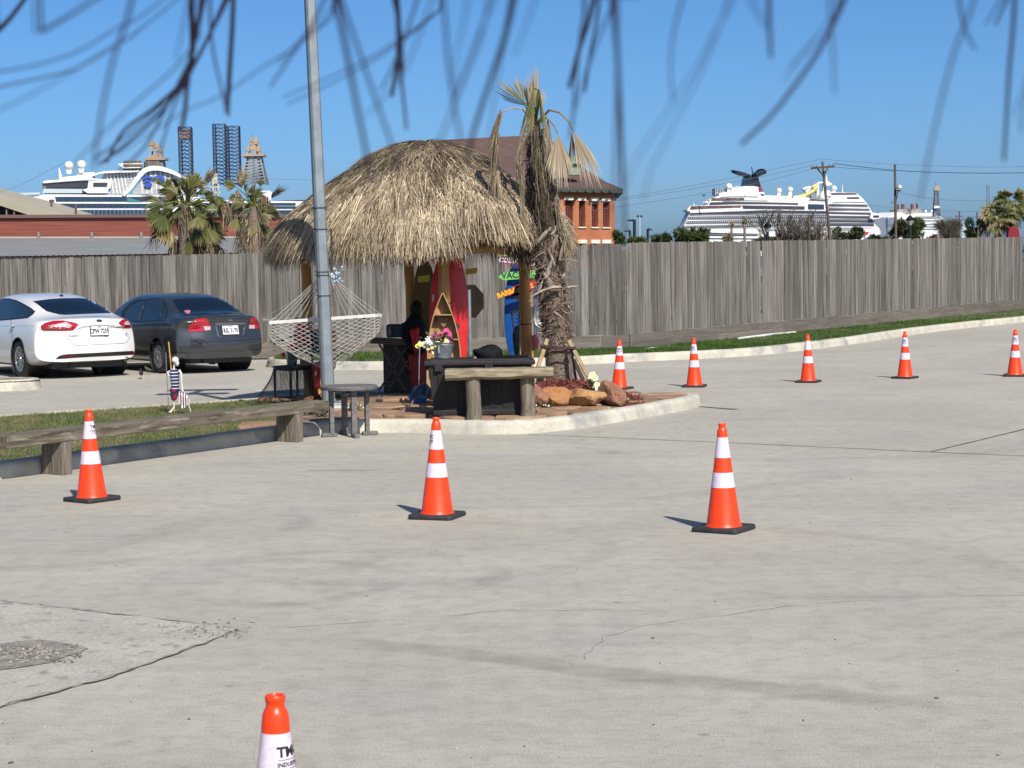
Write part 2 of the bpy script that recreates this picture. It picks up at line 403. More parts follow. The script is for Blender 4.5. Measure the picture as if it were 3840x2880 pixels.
ground_strip(mb, densify([gp(960, 2358), gp(1100, 2350), gp(1500, 2325), gp(1900, 2290), gp(2500, 2290)], .07, .02), .005, jitter=.9)
ground_strip(mb, densify([gp(2180, 2470), gp(2270, 2390), gp(2420, 2345), gp(2700, 2310), gp(2960, 2275), gp(3400, 2240), gp(3900, 2232)], .09, .018), .0045, lift=.0045, jitter=.9)
single('pavement_crack', mb, m_crack, kind='structure')
# the repaired slab at the left front, with its broken hole
m_patch = M('patch_concrete', (.315, .292, .25), (.385, .355, .305), scale=2.6, rough=.9, fine=.2, fscale=48, bump=.5, bdist=.006, bscale=50, c3=(.235, .215, .185), c3scale=9, c3lo=.56, c3hi=.66)
Q = [gp(-700, 2190), gp(0, 2256), gp(400, 2300), gp(700, 2335), gp(900, 2362), gp(700, 2440), gp(400, 2545), gp(0, 2655), gp(-700, 2830)]
mb = MB(); mb.add([(q.x, q.y, .004) for q in Q], [tuple(range(len(Q)))[::-1]]); single('pavement_patch', mb, m_patch, kind='structure')
mb = MB(); ground_strip(mb, densify(Q[0:5], .07, .014), .016, lift=.008, jitter=.95); ground_strip(mb, densify(Q[4:], .07, .016), .015, lift=.0085, jitter=.98)
single('pavement_patch_edge', mb, M('patch_edge', (.15, .135, .115), (.38, .35, .30), scale=14, rough=.95), kind='structure')
m_peb = M('rubble', (.20, .18, .15), (.42, .39, .34), scale=3, rough=.9, tone=[(0, (.08, .07, .06)), (.5, (.20, .18, .15)), (1, (.42, .39, .34))])
def chips(name, pts, sizes, tones, mat, parent=None, flat=.5, kind='stuff'):
    mb = MB(); tn = []
    for p, s, t in zip(pts, sizes, tones):
        a = random.random() * 6.28; c, sn = math.cos(a), math.sin(a); e = s * random.uniform(.4, .9); h = s * flat
        vs = [Vector((p[0] + x * c - y * sn, p[1] + x * sn + y * c, p[2] + z)) for x, y, z in ((-s, -e * .6, 0), (s * .8, -e, 0), (s, e * .7, 0), (-s * .7, e, 0), (-s * .5, -e * .4, h), (s * .5, -e * .3, h * .8), (s * .3, e * .5, h), (-s * .4, e * .4, h * .7))]
        mb.add(vs, [(4, 5, 6, 7), (0, 1, 5, 4), (1, 2, 6, 5), (2, 3, 7, 6), (3, 0, 4, 7)]); tn += [t] * 8
    if parent is not None: o = part(name, mb, mat, parent, kind=kind)
    else:
        o = single(name, mb, mat, kind=kind, base=Vector((0, 0, 0)))
    at_ = o.data.attributes.new('tone', 'FLOAT', 'POINT'); at_.data.foreach_set('value', tn); return o
hp = [gp(x, y) for x, y in ((-150, 2440), (0, 2418), (90, 2408), (160, 2402), (230, 2412), (300, 2425), (322, 2440), (290, 2462), (240, 2470), (190, 2490), (120, 2505), (40, 2512), (-150, 2530))]
mb = MB(); mb.add([(q.x + random.uniform(-.02, .02), q.y + random.uniform(-.02, .02), .008) for q in hp], [tuple(range(len(hp)))[::-1]]); single('pavement_hole', mb, M('broken_concrete', (.13, .115, .095), (.30, .275, .235), scale=14, rough=.95, bump=.8, bscale=30, fine=.3, fscale=60), kind='structure')
pts = []; 
for _ in range(900):
    u, v = random.gauss(0, .5), random.gauss(0, .5)
    q = gp(110 + 190 * max(-1, min(1, u)), 2455 + 34 * max(-1, min(1, v))); pts.append((q.x, q.y, .007))
for _ in range(90):
    q = gp(random.uniform(0, 3840), 1500 + 1370 * random.random() ** .7); pts.append((q.x, q.y, .001))
for _ in range(120):
    q = gp(random.gauss(800, 90), random.gauss(2365, 18)); pts.append((q.x, q.y, .006))
chips('pavement_gravel', pts, [abs(random.gauss(.004, .003)) + .002 for _ in pts], [random.random() for _ in pts], m_peb)

# --- kerbs
m_kerb = M('kerb_concrete', (.44, .41, .33), (.55, .52, .43), scale=3, rough=.88, bump=.4, bdist=.006, bscale=25, fine=.1, fscale=40, c3=(.27, .265, .26), c3scale=2.2, c3lo=.50, c3hi=.68)
def kerb(name, pts, w=.16, h=.15, closed=False, side=1):
    """pts: foot of the face on the road side; side=+1: the kerb lies to the left of the travel direction"""
    prof = [(-.012, -.02), (0, .02), (.012, h * .62), (.022, h * .86), (.05, h * .985), (.075, h), (w, h), (w, -.05)]
    mb = MB(); n = len(pts); rows = []
    for i, p in enumerate(pts):
        a = pts[(i - 1) % n] if closed or i > 0 else p; b = pts[(i + 1) % n] if closed or i < n - 1 else p
        d = Vector((b[0] - a[0], b[1] - a[1], 0)).normalized(); s = Vector((-d.y, d.x, 0)) * side; z = lot_z(p[0], p[1])
        jz = random.uniform(-.003, .003)
        rows.append([Vector((p[0], p[1], z)) + s * o_ + Vector((0, 0, hh + (jz if hh > .05 else 0))) for o_, hh in prof])
    k = len(prof); mb.v = [tuple(v) for r in rows for v in r]
    for i in range(n if closed else n - 1):
        j = (i + 1) % n
        for q in range(k - 1):
            f = (i * k + q, j * k + q, j * k + q + 1, i * k + q + 1); mb.f.append(f if side > 0 else f[::-1]); mb.m.append(0)
    if not closed:
        mb.f.append(tuple(range(k))); mb.f.append(tuple(range((n - 1) * k, n * k))[::-1]); mb.m += [0, 0]
    return single(name, mb, m_kerb, kind='structure', smooth=50, base=Vector((0, 0, 0)))
isl_in = [(-8.6, 9.1), (-4.43, 16.14), (-2.49, 19.4), (-2.15, 19.95), (-1.60, 20.22), (-1.0, 20.12), (-.45, 19.84), (.09, 19.80), (.45, 20.05), (.95, 20.7), (1.65, 21.9), (2.12, 22.75), (2.38, 23.5), (2.22, 23.75), (1.95, 23.9),
          (1.5, 24.3), (.6, 25.1), (-.6, 25.3), (-1.6, 25.1), (-2.6, 24.75), (-3.6, 23.95), (-6.1, 21.9), (-13, 16.3), (-14, 14), (-12, 11)]
island = [Vector((p.x, p.y, 0)) for p in catmull([(x, y, 0) for x, y in isl_in], 5, closed=True)]
kerb('median_kerb', [(p.x, p.y) for p in island], closed=True, side=1, h=.142)
def inset(poly, w):
    out = []; n = len(poly)
    for i, p in enumerate(poly):
        d = (poly[(i + 1) % n] - poly[i - 1]).normalized(); out.append(p + Vector((-d.y, d.x, 0)) * w)
    return out
inner = inset(island, .15)
def inside(p, poly):
    c = False; n = len(poly)
    for i in range(n):
        a, b = poly[i], poly[i - 1]
        if (a.y > p[1]) != (b.y > p[1]) and p[0] < (b.x - a.x) * (p[1] - a.y) / (b.y - a.y) + a.x: c = not c
    return c
m_soil = M('median_soil', (.13, .10, .06), (.20, .165, .10), scale=5, rough=.95, fine=.2, fscale=60)
mb = MB(); P3 = [Vector((p.x, p.y, .12)) for p in inner]; mb.add(P3, [tuple(t) for t in tessellate_polygon([P3])]); single('median_ground', mb, m_soil, kind='structure')
PAVE_X = lambda x, y: (x + 2.55) * .96 - (y - 21.0) * .18 > 0     # right of this line the median is paved

# kerb along the fence, and the verge behind it
kp = [Vector((-4.55, 36.6, 0)), Vector((-4.62, 35.2, 0)), Vector((-4.45, 34.5, 0)), Vector((-4.0, 34.15, 0))] + [lot_pt(x, y) for x, y in ((1250, 1387), (1700, 1384), (2180, 1367), (2400, 1355), (2640, 1345), (2840, 1332), (3020, 1313), (3200, 1290), (3375, 1262), (3600, 1233), (3840, 1208))] + [Vector((19.5, 56.5, 0))]
kp = catmull(kp, 4); kerb('verge_kerb', [(p.x, p.y) for p in kp], side=1)
FA = Vector((-12.0, 38.05, 0)); FC = Vector((2.36, 37.4, 0)); FB = Vector((15.15, 55.2, 0)); FE = Vector((17.3, 58.2, 0))
def fence_base(p):      # height of the soil at the foot of the fence
    t = max(0, (p.x - 2.36) * .57 + (p.y - 37.4) * .82) if p.x > 2.3 else 0
    return (.10 + .010 * t) if p.x > 2.3 else .10 - max(0, -4.5 - p.x) * .012
m_verge = M('verge_soil', (.09, .10, .035), (.16, .15, .07), scale=2.2, rough=.95, fine=.2)
mb = MB(); back = []
def fence_pt(s):        # s metres along the fence from FC, negative to the left
    return FC + (FB - FC).normalized() * s if s >= 0 else FC + (FA - FC).normalized() * (-s)
ks = [p for p in kp[3:]]; n = len(ks); row1 = []; row2 = []
for i, p in enumerate(ks):
    t = i / (n - 1); a = ks[max(i - 1, 0)]; b = ks[min(i + 1, n - 1)]; d = Vector((b.x - a.x, b.y - a.y, 0)).normalized(); s = Vector((-d.y, d.x, 0))
    q = p + s * .15; row1.append(Vector((q.x, q.y, lot_z(p.x, p.y) + .135)))
    # nearest fence point
    best = None
    for sg in (-1, 1):
        E = FA if sg < 0 else FE; dd = (E - FC); u = max(0, min(1, (Vector((q.x, q.y, 0)) - FC).dot(dd) / dd.length_squared)); f = FC + dd * u; dist = (f - Vector((q.x, q.y, 0))).length
        if best is None or dist < best[0]: best = (dist, f)
    f = best[1]; row2.append(Vector((f.x, f.y, fence_base(f) + .01)))
mb.add(row1 + row2, [(i, i + 1, n + i + 1, n + i) for i in range(n - 1)])
mb.add([(-4.5, 34.3, .13), (-4.3, 37.9, .1), (-4.55, 37.9, .1), (-4.5, 36.0, .13)], [(0, 1, 2, 3)])
single('verge', mb, m_verge, kind='structure')
verge_rows = (row1, row2)
# small kerb nub of the next island, far left
nub = catmull([Vector(p) for p in ((-13, 27.6, 0), (-9.5, 28.25, 0), (-7.75, 28.6, 0), (-7.38, 28.95, 0), (-7.45, 29.35, 0), (-7.9, 29.55, 0), (-9.5, 29.9, 0), (-13, 30.4, 0))], 5)
kerb('island_kerb', [(p.x, p.y) for p in nub], side=1, h=.17)
mb = MB(); P3 = [Vector((p.x, p.y, .15)) for p in nub]; mb.add(P3, [tuple(t) for t in tessellate_polygon([P3])]); single('island_ground', mb, m_soil, kind='structure')

# --- grass blades
m_grass = M('grass_blades', (0, 0, 0), rough=.8, tone=[(0, (.022, .070, .005)), (.4, (.060, .145, .009)), (.62, (.15, .165, .04)), (1, (.34, .27, .14))], trans=.25)
def patch_noise(x, y, s=1.0, o=0.0):
    return .5 + .25 * (np.sin(x * 1.7 * s + 1.3 + o) * np.cos(y * 1.3 * s - .4) + np.sin((x + y) * 2.9 * s + o) * np.cos((x - y) * 2.1 * s + 2)) 
def grass(name, XY, Z, hgt, dry, seed, gap=True):
    n = len(XY); x, y = XY[:, 0], XY[:, 1]; r = np.random.default_rng(seed)
    pn = patch_noise(x, y, 1.2) * .6 + patch_noise(x, y, 3.1, 1) * .4
    tone = np.clip(pn * .9 + dry + r.normal(0, .16, n), 0, 1)
    a = r.uniform(0, 6.283, n); lean = r.uniform(.1, 1.1, n)
    D = np.stack([np.cos(a) * lean, np.sin(a) * lean, np.ones(n)], 1); S = np.stack([-np.sin(a + r.normal(0, .5, n)), np.cos(a), np.zeros(n)], 1)
    return ribbons(name, np.stack([x, y, Z], 1), D, S, r.uniform(.6, 1.3, n) * hgt, r.uniform(.0032, .0065, n) * (1.6 if len(x) > 60000 and y.mean() > 30 else 1), tone, m_grass, nseg=1, kind='stuff')
cand = rng.uniform((-9.5, 10.5), (-1.2, 27), (280000, 2))
ok = np.array([inside(p, inner) and not PAVE_X(p[0], p[1]) and p[0] > -p[1] * .30 - .3 for p in cand])
g = cand[ok]; grass('median_grass', g, np.full(len(g), .118), .030, .08, 3)
m = 70000; i = rng.integers(0, n - 1, m); f1 = rng.random(m); f2 = rng.random(m) ** .9
A1 = np.array([list(v) for v in row1]); B1 = np.array([list(v) for v in row2])
P1 = A1[i] * (1 - f1)[:, None] + A1[i + 1] * f1[:, None]; P2 = B1[i] * (1 - f1)[:, None] + B1[i + 1] * f1[:, None]; G = P1 * (1 - f2)[:, None] + P2 * f2[:, None]
keep = np.abs(G[:, 0]) < G[:, 1] * .29; G = G[keep]
# leave the bare soil in patches close to the fence
bare = (patch_noise(G[:, 0], G[:, 1], .9, 2) > .70) & (rng.random(len(G)) < .8); G = G[~bare]
go = grass('verge_grass', G[:, :2], G[:, 2] - .004, .06, -.22, 5)
cn = rng.uniform((-12, 28.3), (-7.6, 29.8), (9000, 2)); ok = np.array([inside(p, [Vector(q) for q in nub]) for p in cn]); cn = cn[ok]
grass('island_grass', cn, np.full(len(cn), .15), .03, .3, 6)

# --- fences
m_board = M('weathered_board', (.075, .065, .055), (.245, .226, .204), scale=1.6, stretch=(16, 16, .55), rough=.9, spec=.2, bump=.5, bdist=.004, bscale=3, rnd=.30, lo=.3, hi=.7,
            c3=(.06, .047, .038), c3scale=7, c3lo=.655, c3hi=.70)
m_kick = M('kickboard_wood', (.10, .082, .065), (.20, .175, .145), scale=2.0, stretch=(1.0, 20, 20), rough=.85, bump=.6, bdist=.005, bscale=3, rnd=.22, lo=.3, hi=.7)
def board_mesh(w, h, bow, ear=.022, th=.018, warp=0.0):
    cols = 6; rows = [(0, 0), (h * .5, 0), (h - ear * 1.3, 0), (h, 1)]; mb = MB()
    for z, e in rows:
        for c in range(cols):
            u = c / (cols - 1) * 2 - 1; x = u * (w / 2 - (ear if e else 0)); mb.v.append((x, -th - bow * (1 - u * u) + warp * u * math.sin(z * 1.7), z))
        mb.v.append((w / 2 - (ear if e else 0), 0, z)); mb.v.append((-w / 2 + (ear if e else 0), 0, z))
    k = cols + 2
    for r_ in range(len(rows) - 1):
        for c in range(k): d = (c + 1) % k; mb.f.append((r_ * k + c, r_ * k + d, (r_ + 1) * k + d, (r_ + 1) * k + c)); mb.m.append(0)
    mb.f.append(tuple((len(rows) - 1) * k + c for c in range(k))); mb.m.append(0)
    return mb
boards = [board_mesh(w, h, b, warp=wp).mesh('board', m_board, 25) for w, h, b, wp in ((.135, 1.83, .004, 0), (.1345, 1.835, -.008, .003), (.136, 1.825, .008, -.003), (.134, 1.832, -.004, .004), (.1355, 1.828, .001, -.004), (.135, 1.83, -.011, 0))]
def fence(name, label, a, b, za, zb, pitch, rnd_yaw, off=.007, base=None):
    d = (b - a); Ln = d.length; d.normalize(); ang = math.atan2(d.y, d.x); base = base or a
    f = thing(name, label, 'fence', (a.x, a.y, 0), ang); inv = mw(f).inverted()
    nb = int(Ln / pitch)
    for i in range(nb):
        s = (i + .5) * pitch; p = a + d * s; zz = za + (zb - za) * s / Ln
        o = bpy.data.objects.new('board', boards[random.randrange(len(boards))]); col.objects.link(o); o.parent = f
        o.location = (s, random.uniform(-off, off), zz - 1.83 + random.uniform(-.008, .008)); o.rotation_euler = (random.uniform(-.004, .004), random.uniform(-.006, .006), random.uniform(-1.3, 1.3) * rnd_yaw)
        WM[o.name] = mw(f) @ Matrix.Translation(o.location)
    for zo in (.25, .95, 1.65):
        mb = MB(); mb.beam((0, .035, za - 1.83 + zo), (Ln, .035, zb - 1.83 + zo), .04, .09); part('rail', mb, m_board, f, world=False)
    for i in range(int(Ln / 2.4) + 1):
        s = min(i * 2.4, Ln - .05); zz = za + (zb - za) * s / Ln; mb = MB(); mb.box((s, .10, (zz - .1) / 2 - .1), (.09, .09, zz)); part('post', mb, m_board, f, world=False)
    for row in range(2):                       # the two rows of kickboards
        s = 0.0
        while s < Ln - .02:
            l = min(random.choice([2.4, 3.0, 2.4, 1.2]), Ln - s); 
            if Ln - s - l < .5: l = Ln - s
            def zt(q): return za + (zb - za) * q / Ln - 1.83 - .152 * row - .004
            mb = MB(); y0, y1 = -.03 - random.uniform(0, .006), .01
            vs = []
            for q, e in ((s + .003, 0), (s + l - .003, 0)):
                for y in (y0, y1): vs += [(q, y, zt(q)), (q, y, zt(q) - .147)]
            mb.add(vs, [(0, 1, 5, 4), (2, 6, 7, 3), (0, 4, 6, 2), (1, 3, 7, 5), (0, 2, 3, 1), (4, 5, 7, 6)]); part('kickboard', mb, m_kick, f, world=False); s += l
    return f
fence('wooden_fence', 'grey wooden dog-eared fence running straight across behind the cars and the thatched hut', FA, FC, 2.10, 2.235, .1385, .022)
f2 = fence('wooden_fence', 'grey wooden fence receding to the right above the strip of green grass', FC, FB, 2.245, 2.47, .1362, .05, .013)
mb = MB(); mb.box((FC.x + .01, FC.y + .03, 1.12), (.10, .05, 2.2)); part('corner_post', mb, m_board, f2)
f3 = fence('wooden_fence', 'short lower piece of grey fence at the far right end', FB + Vector((.06, .06, 0)), FE, 1.98, 2.0, .1385, .03)
# white pipe lying in the grass
for i, (pa, pb) in enumerate((((2770, 1270), (2985, 1246)), ((2420, 1310), (2470, 1305)))):
    a = gp(*pa, .19 if i == 0 else .15); b = gp(*pb, .19 if i == 0 else .15); mb = MB(); mb.tube([a, a.lerp(b, .5) + Vector((0, 0, .01)), b], .028 if i == 0 else .02, 8)
    single('plastic_pipe', mb, M('white_pipe', (.75, .74, .70), rough=.5), ('long white pipe lying on the grass at the foot of the receding fence' if i == 0 else 'short white pipe lying in the grass at the corner of the fence'), 'pipe', smooth=40)
# ================================================================== traffic cones
m_orange = M('cone_orange', (.93, .058, .006), (.85, .05, .006), scale=9, rough=.38, spec=.45, bump=.03, bscale=60, c3=(.42, .05, .018), c3scale=11, c3lo=.60, c3hi=.76)
m_collar = M('cone_collar', (.66, .57, .67), (.80, .70, .80), scale=60, rough=.32, spec=.6, bump=.12, bscale=150, bdist=.001, c3=(.42, .38, .40), c3scale=12, c3lo=.62, c3hi=.74)
m_rubber = M('cone_base_rubber', (.018, .018, .02), (.035, .034, .034), scale=12, rough=.75, bump=.2, bscale=60)
m_print = M('black_print', (.012, .012, .014), rough=.5)
def cone_r(z): return .034 + (.627 - z) * .134
def make_cone(label, phi=None):
    t = thing('traffic_cone', label, 'traffic cone', group='orange traffic cones on the car park')
    mb = MB(); s = .165; r = .03; ring = []
    for cx, cy, a0 in ((s - r, s - r, 0), (-s + r, s - r, 90), (-s + r, -s + r, 180), (s - r, -s + r, 270)):
        for k in range(5): a = R(a0 + k * 22.5); ring.append((cx + r * math.cos(a), cy + r * math.sin(a)))
    lv = [(.97, .0), (1, .006), (1, .024), (.975, .033)]; n = len(ring)
    for sc, z in lv: mb.v += [(x * sc, y * sc, z) for x, y in ring]
    for i in range(3):
        for j in range(n): mb.f.append((i * n + j, i * n + (j + 1) % n, (i + 1) * n + (j + 1) % n, (i + 1) * n + j)); mb.m.append(0)
    mb.f.append(tuple(3 * n + j for j in range(n))); mb.m.append(0); mb.f.append(tuple(range(n))[::-1]); mb.m.append(0)
    part('base', mb, m_rubber, t, smooth=40, world=False)
    mb = MB(); z0 = .034
    mb.lathe([(.124, z0 - .004), (.121, z0 + .004), (.1135, z0 + .012), (.112, .05), (cone_r(.33), .33), (cone_r(.60), .60), (.0345, .64), (.0322, .665), (.028, .676), (.0235, .682), (.0228, .690), (.0238, .697), (.0255, .702), (.0255, .708), (.0235, .712), (.0195, .712), (.0165, .706), (.0165, .66)], n=40)
    part('cone_body', mb, m_orange, t, smooth=35, world=False)
    for za, zb in ((.487, .627), (.291, .389)):
        mb = MB(); e = .0012; mb.lathe([(cone_r(za) - .001, za - .0005), (cone_r(za) + e, za), (cone_r(zb) + e, zb), (cone_r(zb) - .001, zb + .0005)], n=40); part('reflective_collar', mb, m_collar, t, smooth=35, world=False)
    return t
def cone_text(t, phi):
    """the maker's print wrapped round the upper collar, its middle at angle phi right of the camera side"""
    lo = Vector(t.location); back = math.atan2(-lo.x, -lo.y)      # toward the camera
    mb = MB()
    def wrap(vs, fs, zc):
        o = []
        for v in vs:
            z = zc + v.y; r = cone_r(z) + .0026; a = v.x / cone_r(zc) + phi
            # angle measured counter-clockwise from the camera direction when seen from above
            d = Vector((math.sin(back), math.cos(back), 0)); e = Vector((-d.y, d.x, 0))
            o.append(Vector((0, 0, z)) + (d * math.cos(a) + e * math.sin(a)) * r)
        mb.add(o, fs)
    def seg(w, h, zc):
        k = 12; vs = []; fs = []
        for i in range(k + 1): x = -w / 2 + w * i / k; vs += [Vector((x, -h / 2, 0)), Vector((x, h / 2, 0))]
        for i in range(k): fs.append((2 * i, 2 * i + 2, 2 * i + 3, 2 * i + 1))
        wrap(vs, fs, zc)
    wrap(*text_mb('TMC', .034, .0012, cut=.006), .577); wrap(*text_mb('INDUSTRIES', .0145, .0004, cut=.006), .547); seg(.072, .0012, .559); seg(.072, .0012, .537)
    seg(.066, .0022, .527)
    o = part('printed_lettering', mb, m_print, t, world=False)
    o.rotation_euler = (0, 0, -t.rotation_euler.z)
spots = [((2714, 1989), 32, None, 'large orange cone standing alone right of centre in front of the paved median', None),
         ((1640, 1940), 19, -78, 'large orange cone in front of the log bench and the kerb corner', None),
         ((345, 1877), -52 + 90, 55, 'large orange cone standing in front of the long timber bench', None),
         (None, 20, 53, 'nearest orange cone, only its top showing at the bottom edge', None),
         ((2323, 1459), 28, 8, 'far orange cone right behind the boulders and the palm bed', None),
         ((2604, 1451), 15, -22, 'far orange cone second from the palm, beside the boulders\' cone', None),
         ((3031, 1434), 24, None, 'middle one of the five far cones, without print on its collar', None),
         ((3394, 1419), 35, -10, 'far orange cone standing on a pale scuffed spot, second from right', None),
         ((3806, 1411), 20, 2, 'far orange cone at the right edge of the view', None)]
for px, rz, ph, lab, _ in spots:
    t = make_cone(lab)
    if px: p = lot_pt(*px)
    else:
        d = ray(1025, 2618); p = CAM + d * ((.705 - CAMH) / d.z); p.z = 0
    t.location = p; t.rotation_euler = (R(random.uniform(-.5, .5)), R(random.uniform(-.5, .5)), R(-rz)); WM[t.name] = Matrix.LocRotScale(p, t.rotation_euler, None)
    if ph is not None: cone_text(t, R(ph))
# ================================================================== the median: paving, hut, palm
PZ = .155     # level of the paved part
m_flag = M('flagstone', (.23, .135, .08), (.34, .225, .14), scale=2.2, rough=.85, bump=.5, bdist=.012, bscale=9, rnd=.28, fine=.12, fscale=40, c3=(.17, .10, .07), c3scale=3, c3lo=.5, c3hi=.72)
bed = tag(thing('flagstone_paving', None, None), kind='structure')
region = [p for p in inner if PAVE_X(p.x, p.y)]
hull = region
seeds = [Vector((random.uniform(-3.4, 2.7), random.uniform(19.7, 27.2), 0)) for _ in range(900)]
pts2 = []
for q in seeds:
    if all((q - o_).length > .30 for o_ in pts2): pts2.append(q)
def clip(poly, a, nrm):
    out = []
    for i in range(len(poly)):
        p, q = poly[i], poly[(i + 1) % len(poly)]; dp, dq = (p - a).dot(nrm), (q - a).dot(nrm)
        if dp <= 0: out.append(p)
        if dp * dq < 0: out.append(p.lerp(q, dp / (dp - dq)))
    return out
nst = 0
for q in pts2:
    if not inside((q.x, q.y), inset(inner, .0)) or not PAVE_X(q.x, q.y): continue
    cell = [q + Vector((x, y, 0)) for x, y in ((-.5, -.5), (.5, -.5), (.5, .5), (-.5, .5))]
    for o_ in pts2:
        if o_ is not q and (o_ - q).length < 1.1: cell = clip(cell, (o_ + q) / 2, (o_ - q))
        if len(cell) < 3: break
    if len(cell) < 3: continue
    # stay inside the kerb: pull stray corners in
    c0 = sum(cell, Vector()) / len(cell); cc = []
    for v in cell:
        k = 1.0
        while k > .2 and not inside((c0.x + (v.x - c0.x) * k, c0.y + (v.y - c0.y) * k), inner): k -= .06
        cc.append(c0 + (v - c0) * k)
    cell = [c0 + (v - c0) * (1 - .022 / max(.05, (v - c0).length)) for v in cc]
    # round off and roughen the outline
    ol = []
    for i in range(len(cell)):
        a, b = cell[i], cell[(i + 1) % len(cell)]; ol.append(a.lerp(b, .12) + Vector((random.gauss(0, .006), random.gauss(0, .006), 0))); ol.append(a.lerp(b, .5) + Vector((random.gauss(0, .012), random.gauss(0, .012), 0))); ol.append(a.lerp(b, .88))
    mb = MB(); h = PZ + random.uniform(-.008, .012); tx, ty = random.gauss(0, .02), random.gauss(0, .02)
    top = [Vector((v.x, v.y, h + (v.x - c0.x) * tx + (v.y - c0.y) * ty)) for v in ol]; n_ = len(top)
    low = [Vector((v.x + (v.x - c0.x) * .03, v.y + (v.y - c0.y) * .03, h - .012)) for v in top]; bot = [Vector((v.x, v.y, .10)) for v in low]
    mb.add(top + low + bot + [Vector((c0.x, c0.y, h + .004))], [(3 * n_, i, (i + 1) % n_) for i in range(n_)] + [(n_ + i, n_ + (i + 1) % n_, (i + 1) % n_, i) for i in range(n_)] + [(2 * n_ + i, 2 * n_ + (i + 1) % n_, n_ + (i + 1) % n_, n_ + i) for i in range(n_)])
    part('flagstone', mb, m_flag, bed); nst += 1
print('flagstones', nst)

# --- hut
HC = Vector((-1.06, 24.0, PZ)); hut = thing('thatched_hut', 'open hut with a shaggy domed thatch roof on four log posts', 'hut', HC)
m_log = M('yellow_log', (.36, .17, .035), (.50, .26, .06), scale=3, stretch=(9, 9, .7), rough=.55, bump=.4, bdist=.01, bscale=2, rnd=.1, c3=(.14, .07, .02), c3scale=5, c3lo=.6, c3hi=.7)
posts = [(-2.63, 24.1), (-1.36, 25.3), (-.80, 22.75), (.187, 23.8)]
for i, (x, y) in enumerate(posts):
    mb = MB(); pp = []; rr = []
    for k in range(14):
        t = k / 13; pp.append((x + .010 * math.sin(k * .9 + i), y + .01 * math.cos(k * .7 + i * 2), t * 2.2)); rr.append(.076 - .010 * t + .004 * math.sin(k * 2.3 + i * 3))
    mb.tube(pp, rr, 14); part('post', mb, m_log, hut, smooth=60)
for a, b in ((0, 1), (1, 3), (3, 2), (2, 0)):
    mb = MB(); mb.tube([(*posts[a], 2.02), (*posts[b], 2.02)], .055, 8); part('beam', mb, m_log, hut, smooth=60)
for k in range(12):
    a = k / 12 * 6.283; mb = MB(); mb.tube([(HC.x, HC.y, 3.2), (HC.x + 1.2 * math.cos(a), HC.y + 1.2 * math.sin(a), 2.65), (HC.x + 1.95 * math.cos(a), HC.y + 1.95 * math.sin(a), 2.06)], .03, 6); part('rafter', mb, m_log, hut, smooth=60)
for i in (0, 3, 2):
    for z in ((1.05,) if i == 3 else (1.35, 1.9)):
        x, y = posts[i]; mb = MB(); mb.lathe([(.079, -.006), (.083, 0), (.079, .006)], (x, y, z), 14); part('rope_tie', mb, m_rubber, hut)
prof = [(3.41, 0), (3.405, .20), (3.35, .46), (3.22, .80), (3.03, 1.05), (2.90, 1.25), (2.77, 1.42), (2.61, 1.64), (2.47, 1.82), (2.34, 1.94), (2.23, 2.00), (2.15, 2.03)]
prof = [(1.75 + (z_ - 1.75) * .975, r_ * .955) for z_, r_ in prof]
def roof_pt(a, t, off=0.0):
    """a azimuth, t 0..1 from apex to eave -> point, downslope tangent, outward normal"""
    k = t * (len(prof) - 1); i = min(int(k), len(prof) - 2); f = k - i
    z = prof[i][0] + (prof[i + 1][0] - prof[i][0]) * f; r = prof[i][1] + (prof[i + 1][1] - prof[i][1]) * f
    lump = 1 + .02 * math.sin(a * 3 + 1) + .012 * math.sin(a * 7 + t * 5); ex = .90 if math.cos(a) > 0 else 1.0
    ex = 1.0 - .10 * max(0, math.cos(a)); c, s = math.cos(a), math.sin(a)
    dz = prof[i + 1][0] - prof[i][0]; dr = prof[i + 1][1] - prof[i][1]; L_ = math.hypot(dz, dr)
    T = Vector((c * dr / L_ * ex, s * dr / L_, dz / L_)); Nn = Vector((c * -dz / L_, s * -dz / L_, dr / L_))
    up_ = .20 * max(0, min(1, (c - .22) / .12)) * max(0, -s + .6) / 1.6 * 1.25 * t ** 2 * (1 if s < .6 else 0)
    return Vector((HC.x + c * r * lump * ex, HC.y + s * r * lump, z + up_ + .14 * t ** 3 + .02 * math.sin(a * 5 + t * 9))) + Nn * off, T, Nn
mb = MB(); na = 72
for k in range(25):
    for j in range(na): p, T, Nn = roof_pt(j / na * 2 * math.pi, k / 24, -.05); mb.v.append(tuple(p))
for k in range(24):
    for j in range(na): mb.f.append((k * na + j, (k + 1) * na + j, (k + 1) * na + (j + 1) % na, k * na + (j + 1) % na)); mb.m.append(0)
m_thatch_in = M('thatch_under', (.06, .045, .03), (.12, .095, .06), scale=10, rough=.95)
part('thatch_bed', mb, m_thatch_in, hut)
m_thatch = M('thatch', (0, 0, 0), rough=.75, tone=[(0, (.035, .022, .012)), (.3, (.125, .092, .058)), (.55, (.29, .228, .148)), (.8, (.50, .395, .25)), (1, (.82, .69, .48))], trans=.12)
